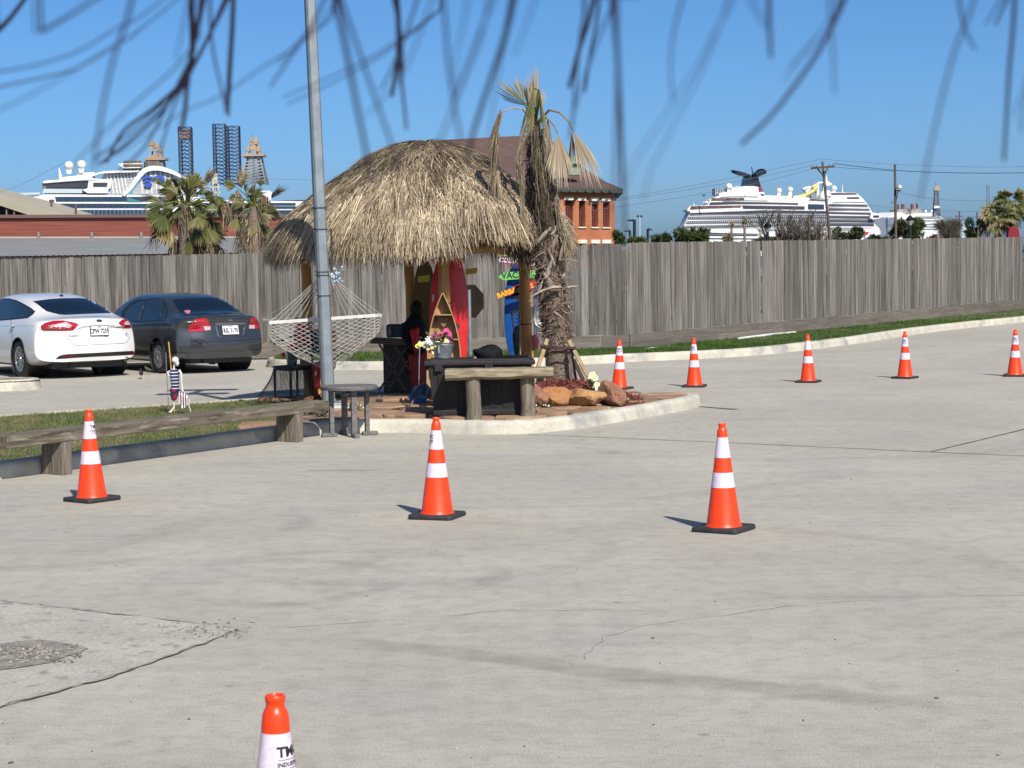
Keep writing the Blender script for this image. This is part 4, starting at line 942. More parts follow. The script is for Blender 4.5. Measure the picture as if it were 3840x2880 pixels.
for k in range(4):
    a = R(20 + 90 * k); x, y = .195 * math.cos(a), .195 * math.sin(a); mb = MB(); mb.box((x, y, .27), (.045, .06, .49), rz=a, bev=.004); lg = part('leg', mb, m_rt, rt, world=False)
    mb = MB(); mb.box((x * 1.15, y * 1.15, .022), (.17, .06, .045), rz=a, bev=.012); f_ = part('foot', mb, m_rt, lg, world=False)
mb = MB(); mb.box((0, 0, .49), (.44, .04, .03)); mb.box((0, 0, .46), (.04, .44, .03)); part('stretcher', mb, m_rt, rt, world=False)

# --- light pole
m_galv = M('galvanised_steel', (.19, .225, .245), (.26, .30, .325), scale=6, rough=.45, metal=.35, bump=.05, bscale=40, fine=.06, fscale=50)
m_conc = M('footing_concrete', (.45, .42, .36), (.54, .51, .45), scale=4, rough=.9, bump=.3, bscale=30)
lp = thing('light_pole', 'tall square galvanised steel light pole rising out of the top of the picture', 'light pole', (-2.17, 22.0, PZ))
mb = MB(); w0, w1 = .070, .060; ps = []
base = Vector((-2.17, 22.0, PZ)); topv = base + Vector((-.13, 0, 5.3)); rot = R(20)
for c_, w_ in ((base + Vector((0, 0, .05)), w0), (topv, w1)):
    for k in range(16):
        a = k / 16 * 6.2832 + .19635; rr = w_ * min(1.0 / max(abs(math.cos(a - .0)), abs(math.sin(a - .0))), 1.27); ps.append(c_ + Vector((rr * math.cos(a + rot), rr * math.sin(a + rot), 0)))
mb.add(ps, [(i, (i + 1) % 16, 16 + (i + 1) % 16, 16 + i) for i in range(16)]); part('shaft', mb, m_galv, lp, smooth=25)
mb = MB(); mb.box(base + Vector((0, 0, .04)), (.27, .27, .03), rz=rot, bev=.005); pl_ = part('base_plate', mb, m_galv, lp)
for k in range(4): a = rot + R(45 + 90 * k); mb = MB(); mb.lathe([(.014, 0), (.014, .03), (.004, .034)], base + Vector((.155 * math.cos(a), .155 * math.sin(a), .055)), 6); part('bolt', mb, m_galv, pl_)
mb = MB(); mb.box(base + Vector((.05, -.05, -.03)), (.62, .52, .13), rz=.1, bev=.02); part('footing', mb, m_conc, lp)
for y_ in (22.72, 21.85): mb = MB(); mb.box((-2.30, y_, 5.36), (1.05, .30, .10), bev=.02); part('luminaire', mb, m_galv, lp)
mb = MB(); mb.box((-2.30, 22.28, 5.38), (.08, .9, .08)); part('crossarm', mb, m_galv, lp)
for z in (2.55, 2.30, 1.80, 1.76, 1.52):
    c_ = base.lerp(topv, (z - .2) / 5.3); mb = MB(); mb.box(c_, (.150, .150, .010), rz=rot); part('tie_band', mb, m_rubber, lp)
mb = MB(); c_ = at(1232, 930, 21.95); mb.box(c_ + Vector((.035, 0, -.03)), (.022, .03, .50)); part('bracket', mb, m_rubber, lp)

# --- hammock tied to the pole
m_rope = M('cotton_rope', (.42, .40, .375), (.54, .52, .48), scale=30, rough=.8)
hk = thing('rope_hammock', 'white rope net hammock hanging folded from the light pole', 'hammock', at(1225, 1355, 22.4))
bL, bR = at(1009, 1210, 22.25), at(1431, 1181, 22.6); mb = MB(); mb.beam(bL, bR, .03, .038); part('spreader_bar', mb, M('white_bar', (.55, .53, .50), (.66, .64, .6), scale=8, rough=.6), hk)
dL, dR = at(985, 1197, 22.75), at(1385, 1190, 22.9); mb = MB(); mb.beam(dL, dR, .03, .035); part('spreader_bar', mb, M('grey_bar', (.16, .14, .12), (.24, .22, .2), scale=8, rough=.7), hk)
knot = at(1236, 1030, 22.15); m2 = at(1212, 1030, 22.15)
mb = MB()
for i in range(17):
    t = i / 16; p = bL.lerp(bR, t); k_ = (m2 if t < .5 else knot) + Vector((.01 * math.sin(i * 2), 0, .01 * math.cos(i))); mb.tube([k_, k_.lerp(p, .5) - Vector((0, 0, .012)), p], .0048, 5)
for i in range(9): t = i / 8; p = dL.lerp(dR, t); mb.tube([knot + Vector((0, .1, -.04)), p], .003, 4)
mb.tube([at(1225, 985, 22.12), knot, m2], .012, 6); part('suspension_cord', mb, m_rope, hk, kind='stuff')
def net(uL, uR, depth, mb, nx=13, ny=11, bulge=.0, low=None, r_=.0030):
    low = low or at(1250, 1362, 22.5)
    def P_(u, v):       # u across, v down
        a = uL.lerp(uR, u); sag = math.sin(math.pi * (.04 + .92 * u)) ** .30
        q = a + Vector((0, -bulge * math.sin(math.pi * v), 0)); xm = low.x + (a.x - low.x) * (1 - v ** 5 * .60)
        return Vector((xm, q.y, a.z - depth * sag * v - .02 * v))
    for s in (0, 1):
        for i in range(-ny, nx + 1):
            pts = []
            for k in range(ny * 2 + 1):
                v = k / (2 * ny); u = (i + (v * ny * (1 if s else -1)) + (0 if s else ny)) / nx
                if 0 <= u <= 1: pts.append(P_(u, v) + Vector((0, .006 * math.sin(k * 3 + i), .004 * math.sin(k * 2.1 + i * 1.3))))
            if len(pts) > 1: mb.tube(pts, r_, 4, cap=False)
mb = MB(); net(bL, bR, .58, mb, bulge=.12); part('net', mb, m_rope, hk, kind='stuff')
mb = MB(); net(dL + Vector((.1, 0, 0)), dR - Vector((.05, 0, 0)), .48, mb, nx=11, ny=9, bulge=-.1, r_=.0024, low=at(1240, 1350, 22.7)); part('net', mb, m_rope, hk, kind='stuff')
mb = MB()
for k in range(40):
    r = random.Random(k); c_ = at(1250 + r.uniform(-8, 34), 1040 + r.uniform(-34, 22), 21.95 + r.uniform(-.03, .05)); a = r.uniform(0, 6.28); mb.add([c_, c_ + Vector((.035 * math.cos(a), .01, .035 * math.sin(a))), c_ + Vector((.03 * math.cos(a + 1.2), -.015, .03 * math.sin(a + 1.2)))], [(0, 1, 2)])
single('plastic_bag', mb, M('bluish_plastic', (.30, .42, .52), (.5, .55, .6), scale=20, rough=.25), 'crumpled bluish white plastic bag tied to the light pole above the hammock', 'plastic bag', base=at(1255, 1060, 21.95))

# --- net-covered side table with buckets on it
m_blk = M('black_metal', (.02, .02, .022), (.04, .04, .04), scale=8, rough=.5)
st = thing('metal_side_table', 'black metal side table under draped black fish netting', 'table', (-3.05, 24.1, PZ))
zt = 1.75 - (1380 - 1028) * 24.1 / 7000; cs = [(-3.04, 23.9), (-2.79, 23.5), (-2.59, 23.9), (-2.80, 24.3)]
mb = MB(); mb.prism([(x, y, zt - .03) for x, y in cs], (0, 0, .035)); part('table_top', mb, m_blk, st)
for x, y in cs: mb = MB(); mb.beam((x, y, PZ), (x, y, zt - .02), .03, .03, up=(0, 1, 0)); part('leg', mb, m_blk, st)
m_net = M('black_netting', (.02, .02, .022), rough=.8)
nb = MB(); out = 1.0
def side_pt(u, v):
    k = u * 4; i = int(k) % 4; f = k - int(k); a = Vector((*cs[i], 0)); b = Vector((*cs[(i + 1) % 4], 0)); p = a.lerp(b, f); c0 = Vector((-2.81, 23.9, 0)); d = (p - c0).normalized()
    fl = .02 + .20 * v ** 1.8 + .025 * math.sin(u * 40) * v; return Vector((p.x + d.x * fl, p.y + d.y * fl, zt + .012 - (zt - PZ - .01) * v))
NU, NV = 110, 20
for s in (1, -1):
    for i in range(NU):
        nb.tube([side_pt(((i + s * k * .9) / NU) % 1.0, k / NV) for k in range(NV + 1)], .0016, 3, cap=False)
nb.tube([side_pt(i / 80, 0) for i in range(81)], .012, 5); part('fish_net', nb, m_net, st, kind='stuff')
mb = MB()
for k in range(60):
    r = random.Random(k); x, y = r.uniform(-3.2, -2.5), r.uniform(23.1, 23.6); mb.ball((x, y, PZ + .015), (r.uniform(.015, .05), .03, .02), 6, 4)
single('dry_leaf_litter', mb, M('leaf_litter', (.13, .06, .03), (.22, .12, .07), scale=12, rough=.9), kind='stuff')
bk = thing('metal_bucket', 'shiny dark metal bucket on the netted side table, red cloth over its rim', 'bucket', at(1095, 1375, 24.0))
c_ = at(1095, 1374, 24.0); m_tin = M('tin', (.30, .31, .32), (.42, .43, .44), scale=10, rough=.35, metal=.8)
mb = MB(); mb.lathe([(.0, 0), (.055, 0), (.062, .02), (.082, .18), (.087, .185), (.080, .17), (.055, .01)], c_, 20); part('body', mb, m_tin, bk, smooth=40)
mb = MB(); mb.tube([c_ + Vector((.085 * math.cos(a), 0, .18 - .12 * math.sin(a))) + Vector((0, -.07, 0)) for a in np.linspace(0, 3.14, 9)], .003, 5); part('handle', mb, m_tin, bk)
mb = MB(); c2 = at(1148, 1375, 24.0); mb.lathe([(.0, 0), (.07, 0), (.078, .03), (.078, .2), (.07, .24), (.06, .24)], c2, 20)
m_wick = M('wicker', (.16, .12, .06), (.30, .24, .14), scale=10, stretch=(1, 1, 5), rough=.9, bump=.6, bscale=40)
single('wicker_basket', mb, m_wick, 'tan wicker basket on the netted side table behind the hammock net', 'basket', smooth=50)
m_redc = M('red_cloth', (.50, .015, .03), (.62, .03, .06), scale=9, rough=.7, bump=.4, bscale=12)
m_dkred = M('dark_red', (.20, .012, .01), (.28, .02, .015), scale=5, rough=.6)
def cloth(name, label, cat, px, Y, mat, thick=.05, seed=0, dep=.04):
    """a hanging cloth: the outline filled with folds"""
    r = random.Random(seed); x0, x1 = min(p[0] for p in px), max(p[0] for p in px); y0, y1 = min(p[1] for p in px), max(p[1] for p in px)
    poly = [Vector((p[0], p[1], 0)) for p in px]; nx_, ny_ = 12, 14; mb = MB(); idx = {}
    for side in (0, 1):
        for j in range(ny_ + 1):
            y = y0 + (y1 - y0) * j / ny_; xsx = []
            for i in range(len(poly)):
                a, b = poly[i], poly[(i + 1) % len(poly)]
                if (a.y - y) * (b.y - y) <= 0 and abs(a.y - b.y) > 1e-6: xsx.append(a.x + (b.x - a.x) * (y - a.y) / (b.y - a.y))
            if len(xsx) < 2: xsx = [(x0 + x1) / 2 - 1, (x0 + x1) / 2 + 1]
            xa, xb = min(xsx), max(xsx)
            for i in range(nx_ + 1):
                u = i / nx_; x = xa + (xb - xa) * u; bul = math.sin(math.pi * u) * dep + .012 * math.sin(u * 17 + seed + j * .3)
                idx[side, j, i] = len(mb.v); mb.v.append(tuple(at(x, y, Y + (thick if side else -bul))))
    for j in range(ny_):
        for i in range(nx_):
            for s in (0, 1):
                f = (idx[s, j, i], idx[s, j + 1, i], idx[s, j + 1, i + 1], idx[s, j, i + 1]); mb.f.append(f if s == 0 else f[::-1]); mb.m.append(0)
    for j in range(ny_):
        for i in (0, nx_): f = (idx[0, j, i], idx[1, j, i], idx[1, j + 1, i], idx[0, j + 1, i]); mb.f.append(f if i == 0 else f[::-1]); mb.m.append(0)
    return single(name, mb, mat, label, cat, smooth=60)
cloth('red_cloth', 'crimson cloth bundle hanging behind the left half of the hammock net', 'cloth', [(1112, 1205), (1150, 1205), (1135, 1250), (1158, 1250), (1150, 1300), (1120, 1310), (1085, 1320), (1072, 1335), (1078, 1305), (1100, 1280)], 24.0, m_redc, seed=1)
cloth('red_cloth', 'red cloth hanging just right of the light pole behind the hammock', 'cloth', [(1240, 1232), (1256, 1236), (1264, 1265), (1258, 1290), (1246, 1285), (1240, 1255)], 23.6, m_redc, seed=2)
cloth('dark_jacket', 'dark navy garment hanging behind the hammock left of the light pole', 'jacket', [(1156, 1235), (1205, 1232), (1206, 1325), (1162, 1328)], 23.9, M('navy_cloth', (.008, .009, .02), (.014, .015, .03), scale=8, rough=.85), seed=3)
cl_ = cloth('painted_drape', 'dark red cloth printed with yellow shapes hanging behind the light pole', 'cloth', [(1170, 1355), (1215, 1350), (1240, 1350), (1240, 1490), (1185, 1492), (1172, 1420)], 23.6, m_dkred, seed=4, dep=.06)
dr = thing('yellow_board', 'narrow yellow board leaning at the foot of the left hut post', 'board', at(1208, 1490, 23.4)); mb = MB(); mb.prism(poly_at([(1200, 1420), (1214, 1425), (1212, 1488), (1202, 1488)], 23.4), (0, .02, 0)); part('panel', mb, M('yellow_paint', (.55, .25, .03), rough=.6), dr)
mb = MB(); mb.prism(poly_at([(1178, 1400), (1186, 1390), (1188, 1402), (1182, 1408)], 23.36), (0, .015, 0)); mb.prism(poly_at([(1192, 1462), (1200, 1452), (1202, 1475), (1196, 1480)], 23.36), (0, .015, 0)); part('emblem', mb, M('gold_paint', (.6, .33, .05), rough=.6), dr)
mb = MB(); mb.tube([at(1028, 1290, 23.4), at(1080, 1268, 23.3), at(1160, 1242, 23.2)], [.012, .018, .006], 8); single('carved_stick', mb, m_blk, 'dark carved stick lying across the hammock net', 'stick', smooth=60)
mb = MB(); mb.tube([at(1060, 1322, 23.9), at(1064, 1340, 23.9)], .022, 8); single('red_tin', mb, m_redc, 'small red tin hanging at the left edge of the netted side table', 'tin', smooth=40)
cloth('toy_parrot', 'small dark red and white toy peeking out right of the light pole', 'toy', [(1246, 1300), (1262, 1300), (1268, 1330), (1258, 1380), (1248, 1390), (1244, 1350)], 23.3, M('toy_paint', (.10, .02, .02), (.45, .40, .32), scale=18, rough=.6), seed=6)

# --- bamboo folding table with bag and cooler on it
m_bam = M('dark_bamboo', (.055, .042, .03), (.12, .095, .065), scale=5, stretch=(1, 10, 10), rough=.6, rnd=.15)
ft = thing('folding_table', 'dark bamboo folding table with crossed legs under the hut', 'table', (-1.62, 24.3, PZ))
yb = 1268; 
for k in range(3):
    mb = MB(); a = at(1394, yb + k * 8 - 2, 24.35); b = at(1534, yb + k * 8 + 4, 24.35)
    for q in range(2): mb.beam(a + Vector((0, .12 * q - .25, 0)), b + Vector((0, .12 * q - .25, 0)), .11, .020)
    part('slat', mb, m_bam, ft)
for (a, b) in (((1422, 1290), (1522, 1466)), ((1530, 1294), (1420, 1466)), ((1478, 1290), (1565, 1440)), ((1545, 1330), (1455, 1466))):
    mb = MB(); mb.beam(at(*a, 24.2), at(*b, 24.2), .024, .022, up=(0, 1, 0)); part('leg', mb, m_bam, ft)
for (a, b) in (((1442, 1434), (1472, 1434)), ((1434, 1446), (1466, 1446))): mb = MB(); mb.beam(at(*a, 24.2), at(*b, 24.2), .02, .02); part('stretcher', mb, m_bam, ft)
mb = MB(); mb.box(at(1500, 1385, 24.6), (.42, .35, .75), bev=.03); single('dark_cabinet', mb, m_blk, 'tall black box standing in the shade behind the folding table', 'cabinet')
mb = MB(); mb.box(at(1488, 1240, 24.4), (.26, .3, .17), bev=.02)
o = single('cooler_bag', mb, M('teal_bag', (.012, .035, .05), (.02, .09, .12), scale=3, stretch=(1, 1, 3), rough=.6), 'dark teal cooler bag on the bamboo folding table', 'bag')
mb = MB(); c_ = at(1463, 1262, 24.2); mb.lathe([(.0, 0), (.022, 0), (.026, .05), (.022, .09), (.012, .11), (.012, .13), (.0, .13)], c_, 12); single('clear_jar', mb, M('grey_glass', (.16, .17, .19), rough=.2), 'small greyish jar at the left of the cooler bag on the folding table', 'jar', smooth=40)
# dark clothed dummy under the roof
mb = MB(); mb.ball(at(1562, 1160, 24.3), (.085, .10, .12), 16, 12); mb.tube([at(1560, 1180, 24.3), at(1556, 1215, 24.3), at(1552, 1270, 24.3), at(1555, 1330, 24.3), at(1560, 1400, 24.3)], [.07, .145, .16, .14, .12], 16); mb.tube([at(1520, 1215, 24.2), at(1518, 1270, 24.1), at(1540, 1300, 24.0)], [.05, .045, .035], 10)
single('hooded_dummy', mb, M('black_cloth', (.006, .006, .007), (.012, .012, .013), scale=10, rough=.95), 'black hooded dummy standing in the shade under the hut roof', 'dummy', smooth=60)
# red plastic chair and dark red canoe beside it
cloth('red_scarf', 'bright red pennant of cloth hanging beside the black dummy', 'cloth', [(1534, 1237), (1573, 1228), (1573, 1300), (1560, 1330), (1555, 1325)], 23.9, m_redc, seed=7)
cloth('maroon_drape', 'dark maroon drape hanging to the floor left of the boat shelf', 'cloth', [(1532, 1330), (1600, 1320), (1600, 1460), (1545, 1468), (1535, 1400)], 24.05, m_dkred, seed=8)

# --- surfboards
def board_shape(name, label, cx, ytop, ybot, w_px, Y, mat, thick=.05, lean=0.0, wide=.45, tip=.04, smat=None):
    h = ybot - ytop; mb = MB(); n = 22; L_, R_ = [], []
    for i in range(n + 1):
        t = i / n; s = math.sin(math.pi * min(1, max(0, t)) ** .95); k = (1 - abs(2 * t - 1) ** 2.6) ** .75; yy = ytop + h * t; xx = cx + lean * (t - .5)
        L_.append((xx - w_px / 2 * k, yy)); R_.append((xx + w_px / 2 * k, yy))
    poly = R_ + L_[::-1][1:-1]; 
    mid = [at(x, y, Y) for x, y in poly]; c0 = sum(mid, Vector()) / len(mid)
    rings = []
    for sc, dy in ((.90, -.5), (.985, -.3), (1.0, 0), (.985, .3), (.90, .5)): rings.append([c0 + (p - c0) * 1.0 + Vector(((p.x - (at(cx, pxof(p)[1], Y).x)) * (sc - 1), dy * thick, 0)) for p in mid])
    vs = [v for r_ in rings for v in r_]; m_ = len(mid); fs = [(i * m_ + j, (i + 1) * m_ + j, (i + 1) * m_ + (j + 1) % m_, i * m_ + (j + 1) % m_) for i in range(4) for j in range(m_)]
    mb.add(vs, fs); half = n
    def cap(o_, flip):
        out = []
        for j in range(half): a, b, c, d = j, j + 1, (m_ - j - 1) % m_, (m_ - j) % m_; f = [o_ + a, o_ + b, o_ + c, o_ + d]; f = list(dict.fromkeys(f)); out.append(tuple(f if flip else f[::-1]))
        return out
    mb.add([], cap(0 - len(mb.v), True)); mb.add([], cap(4 * m_ - len(mb.v), False))
    return single(name, mb, mat, label, 'surfboard', 'surfboards leaning at the hut', smooth=35)
m_rs = M('red_board', (.52, .008, .012), (.60, .014, .018), scale=4, rough=.42, c3=(.30, .01, .012), c3scale=3, c3lo=.6, c3hi=.75, stretch=(1, 1, .5))
board_shape('surfboard', 'glossy red surfboard leaning upright behind the boat shelf', 1684, 905, 1500, 146, 23.1, m_rs)
board_shape('surfboard', 'blue surfboard behind the destination signs', 1950, 960, 1390, 118, 27.0, M('blue_board', (.003, .062, .27), (.004, .075, .32), scale=4, rough=.4), lean=0)
mb = MB(); mb.prism(poly_at([(1967, 1010), (1972, 1010), (1980, 1330), (1974, 1330)], 26.14), (0, .01, 0)); 
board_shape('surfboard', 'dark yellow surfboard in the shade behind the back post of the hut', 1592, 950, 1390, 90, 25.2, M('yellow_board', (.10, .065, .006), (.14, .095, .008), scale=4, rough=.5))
mb = MB(); mb.tube([at(1626, 1105, 22.85), at(1623, 1130, 22.85)], .010, 8); single('paint_brush', mb, M('white_plastic', (.7, .7, .68), rough=.4), 'small white stick hanging on the left side of the red surfboard', 'stick', smooth=40)
# --- boat-shaped shelf
m_pine = M('pine', (.28, .155, .055), (.42, .255, .105), scale=2.4, stretch=(9, 9, 1), rough=.6, bump=.2, bscale=4, c3=(.17, .09, .035), c3scale=6, c3lo=.63, c3hi=.7)
bs = thing('boat_shelf', 'wooden shelf shaped like a rowing boat standing on end', 'shelf', at(1664, 1480, 21.75))
Yb = 21.75
def bx(t):     # half width in px at fraction t from the tip
    return 2 + 62 * (1 - (1 - min(t / .62, 1)) ** 2)
yt, ybm = 1096, 1500; cxs = lambda y: 1660 + (y - yt) * .022
outl = [(cxs(yt + (ybm - yt) * t) + bx(t), yt + (ybm - yt) * t) for t in np.linspace(0, 1, 16)]; outr = [(2 * cxs(y) - x, y) for x, y in outl]
mb = MB(); mb.prism(poly_at(outl + outr[::-1], Yb + .16), (0, .012, 0)); part('back_board', mb, m_pine, bs)
for sidep in (outl, outr):
    mb = MB(); vs = []; 
    for x, y in sidep: vs += [at(x, y, Yb), at(x, y, Yb) + Vector((.014 if sidep is outr else -.014, 0, 0)), at(x, y, Yb + .17) , at(x, y, Yb + .17) + Vector((.014 if sidep is outr else -.014, 0, 0))]
    for i in range(15): k = 4 * i; mb.f += [(k, k + 1, k + 5, k + 4), (k, k + 4, k + 6, k + 2), (k + 1, k + 3, k + 7, k + 5), (k + 2, k + 6, k + 7, k + 3)]; mb.m += [0] * 4
    mb.v = [tuple(v) for v in vs]; part('side_board', mb, m_pine, bs)
for y in (1180, 1272, 1370, 1450):
    w = bx((y - yt) / (ybm - yt)) - 2; a = at(cxs(y) - w, y, Yb + .085); b = at(cxs(y) + w, y, Yb + .085); mb = MB(); mb.beam(a, b, .165, .014); part('shelf', mb, m_pine, bs)
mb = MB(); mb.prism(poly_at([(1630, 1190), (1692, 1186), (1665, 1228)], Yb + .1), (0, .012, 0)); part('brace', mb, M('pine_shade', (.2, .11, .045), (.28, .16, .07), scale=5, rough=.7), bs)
mb = MB(); mb.prism(poly_at([(1700, 1212), (1712, 1210), (1727, 1226), (1714, 1238), (1704, 1232)], Yb + .05), (0, .02, 0)); single('slate_tag', mb, m_blk, 'small dark diamond shaped tag on the right edge of the boat shelf', 'tag')
# --- plastic chest
m_chest = M('grey_plastic', (.016, .015, .016), (.026, .024, .026), scale=6, rough=.6, spec=.25, bump=.15, bscale=50)
ch = thing('deck_box', 'large dark grey plastic deck box behind the log bench', 'deck box', (-.36, 20.76, PZ), R(1.5))
H = .555
mb = MB(); w0, w1, d0, d1 = .50, .57, .28, .31
mb.add([(x * w, y * d, z) for z, w, d in ((0, w0, d0), (H, w1, d1)) for x, y in ((-1, -1), (1, -1), (1, 1), (-1, 1))], [(3, 2, 1, 0), (4, 5, 6, 7), (0, 1, 5, 4), (1, 2, 6, 5), (2, 3, 7, 6), (3, 0, 4, 7)]); part('tub', mb, m_chest, ch, world=False)
for i in range(7):
    x = -.42 + i * .14; mb = MB(); mb.add([(x - .035 , -.292, .09), (x + .035, -.292, .09), (x + .04, -.322, H - .09), (x - .04, -.322, H - .09), (x - .035, -.27, .09), (x + .035, -.27, .09), (x + .04, -.30, H - .09), (x - .04, -.30, H - .09)], [(0, 1, 2, 3), (4, 7, 6, 5), (0, 4, 5, 1), (1, 5, 6, 2), (2, 6, 7, 3), (3, 7, 4, 0)]); part('rib', mb, m_chest, ch, world=False)
mb = MB(); mb.box((0, 0, .03), (1.04, .60, .06), bev=.01); part('plinth', mb, m_chest, ch, world=False)
mb = MB(); mb.box((0, 0, H + .02), (1.22, .68, .05), bev=.012); mb.box((0, 0, H + .045), (1.1, .58, .03), bev=.01); part('lid', mb, m_chest, ch, world=False)
for x in (-.45, .1): mb = MB(); mb.box((x, -.345, H - .02), (.09, .02, .09), bev=.005); part('latch', mb, m_chest, ch, world=False)
mb = MB(); mb.box((-.57, -.05, H - .04), (.05, .12, .04), bev=.01); part('handle', mb, m_chest, ch, world=False)
topz = PZ + H + .063
# pail of flowers on the chest
pz = at(1660, 1364, 20.9); base = Vector((pz.x, 20.9, topz)); pl = thing('flower_pail', 'galvanised pail of artificial flowers standing on the dark deck box', 'pail', base)
m_zinc = M('zinc', (.28, .33, .36), (.40, .45, .48), scale=9, rough=.5, metal=.5, c3=(.2, .24, .27), c3scale=12)
mb = MB(); A_t = Matrix.Rotation(R(5), 3, 'Y'); mb.lathe([(0, 0), (.088, 0), (.092, .008), (.118, .17), (.124, .176), (.116, .17), (.09, .02), (0, .02)], base, 28, axis=A_t); part('pail', mb, m_zinc, pl, smooth=40)
mb = MB(); mb.lathe([(.114, .145), (.118, .150), (.115, .155)], base, 28, axis=A_t); mb.box(base + Vector((-.035, -.104, .10)), (.018, .006, .09)); part('hoop', mb, m_zinc, pl)
mb = MB(); r = random.Random(4)
for i in range(150):
    p = base + Vector((r.gauss(-.02, .085), r.gauss(0, .06), .17 + abs(r.gauss(.02, .05)))); a = r.uniform(0, 6.28); d = Vector((math.cos(a), math.sin(a), r.uniform(-.4, .8))).normalized(); s = d.cross(Vector((0, 0, 1))).normalized(); L_ = r.uniform(.03, .07)
    mb.add([p, p + d * L_ * .5 + s * L_ * .3, p + d * L_, p + d * L_ * .5 - s * L_ * .3], [(0, 1, 2, 3)])
part('leaves', mb, m_leaf, pl, kind='stuff')
blooms = [(1612, 1278, .062, 26, m_white, 4), (1595, 1292, .05, 22, m_white, 3), (1577, 1291, .038, 8, m_yel, 2), (1566, 1298, .03, 7, m_yel, 2), (1655, 1278, .055, 20, m_yel, 3), (1640, 1290, .045, 18, m_cream, 3), (1672, 1282, .04, 16, m_cream, 3), (1668, 1248, .042, 8, m_pink, 2), (1684, 1252, .036, 8, m_pink, 2), (1676, 1240, .035, 8, m_pink, 2),
          (1650, 1258, .035, 9, m_pink, 2), (1636, 1262, .033, 9, m_purple, 2), (1624, 1258, .03, 9, m_purple, 2), (1690, 1268, .03, 9, m_purple, 2), (1688, 1284, .028, 9, m_purple, 2), (1620, 1304, .025, 7, M('peach_petal', (.72, .45, .18), rough=.6), 2), (1622, 1322, .024, 7, m_cream, 2), (1606, 1308, .022, 7, m_cream, 2)]
for i, (x, y, r_, n_, mt, ly) in enumerate(blooms):
    c_ = at(x, y, 20.86 + .04 * math.sin(i * 2)); mb = MB(); mb.tube([base + Vector((0, 0, .15)), c_], .003, 4); bloom(mb, c_, r_, n_, 1, i, layers=ly); part('flower', mb, [m_leaf, mt], pl)
# black bag on the chest
bg_ = thing('backpack', 'black soft bag with pink trim lying on the deck box', 'bag', Vector((-.30, 20.85, topz)))
mb = MB(); c_ = Vector((at(1833, 1350, 20.85).x, 20.85, topz + .045))
mb.ball(c_, (.165, .12, .095), 20, 12); mb.ball(c_ + Vector((-.06, -.03, .01)), (.12, .10, .075), 16, 10); 
from mathutils import noise as mnoise
mb.v = [tuple(Vector(v) + Vector((0, 0, 1)) * .055 * mnoise.noise(Vector(v) * 12) + Vector((1, 0, 0)) * .015 * mnoise.noise(Vector(v) * 11 + Vector((3, 3, 3)))) for v in mb.v]
m_bag = M('black_fabric', (.004, .004, .005), (.009, .009, .010), scale=12, rough=.85, spec=.2, bump=.8, bscale=25); part('body', mb, m_bag, bg_, smooth=60)
mb = MB(); mb.tube([at(1840, 1357, 20.68), at(1862, 1354, 20.66), at(1876, 1348, 20.68), at(1882, 1356, 20.7)], [.008, .020, .018, .01], 8); part('trim', mb, M('hot_pink', (.75, .03, .16), rough=.6), bg_, smooth=60)
mb = MB(); mb.tube([at(1768, 1362, 20.72), at(1774, 1348, 20.72), at(1784, 1340, 20.76)], .012, 6); part('strap', mb, M('pink_cord', (.5, .2, .28), (.12, .05, .08), scale=40, rough=.7), bg_, smooth=60)
mb = MB(); mb.box(Vector((at(1925, 1362, 20.9).x, 20.88, topz + .008)), (.34, .26, .016), bev=.005); single('flat_case', mb, m_bag, 'flat black case lying on the right end of the deck box', 'case')
# things on the floor left of the chest
tub = thing('blue_tub', 'small blue plastic basket with blue and grey cloths beside the deck box', 'basket', gp(1570, 1515, PZ))
q = gp(1568, 1512, PZ); m_blue = M('blue_plastic', (.02, .13, .38), (.03, .17, .45), scale=5, rough=.45)
mb = MB(); mb.add([(q.x + x * w, q.y + .08 + y * d, PZ + z) for z, w, d in ((.005, .09, .07), (.075, .115, .09)) for x, y in ((-1, -1), (1, -1), (1, 1), (-1, 1))], [(3, 2, 1, 0), (0, 1, 5, 4), (1, 2, 6, 5), (2, 3, 7, 6), (3, 0, 4, 7)]); part('tub', mb, m_blue, tub)
for y_ in (-.013, .187): mb = MB(); mb.beam((q.x - .125, q.y + y_, PZ + .078), (q.x + .125, q.y + y_, PZ + .078), .014, .012); part('rim', mb, m_blue, tub)
cloth('blue_cloth', 'dark blue and pale grey cloth heaped in the blue basket', 'cloth', [(1555, 1448), (1600, 1438), (1618, 1460), (1612, 1496), (1540, 1492), (1540, 1470)], 21.55, M('blue_grey_cloth', (.025, .05, .10), (.20, .24, .28), scale=6, rough=.8, lo=.5, hi=.6), seed=9, dep=.08)
for (a, b, lab) in (((1540, 1520), (1588, 1435), 'slanting brown broom handle leaning beside the blue basket'), ((1570, 1470), (1574, 1275), 'thin pale metal rod standing beside the boat shelf')):
    A_ = gp(*a, PZ); B_ = at(*b, A_.y + .35 if 'broom' in lab else 21.6); A2 = A_ if 'broom' in lab else at(*a, 21.6); mb = MB(); mb.tube([A2, B_], .011 if 'broom' in lab else .007, 7); single('handle_stick', mb, M('stick_brown', (.16, .09, .055), (.24, .15, .1), scale=5, rough=.5) if 'broom' in lab else m_galv, lab, 'stick', smooth=60)
mb = MB(); mb.ball(gp(1610, 1503, PZ) + Vector((.02, .05, .03)), (.05, .06, .035), 12, 8); single('grey_stone', mb, M('grey_rag', (.08, .08, .08), (.16, .16, .16), scale=12, rough=.9), 'small grey rag lying between the blue basket and the deck box', 'rag', smooth=60)
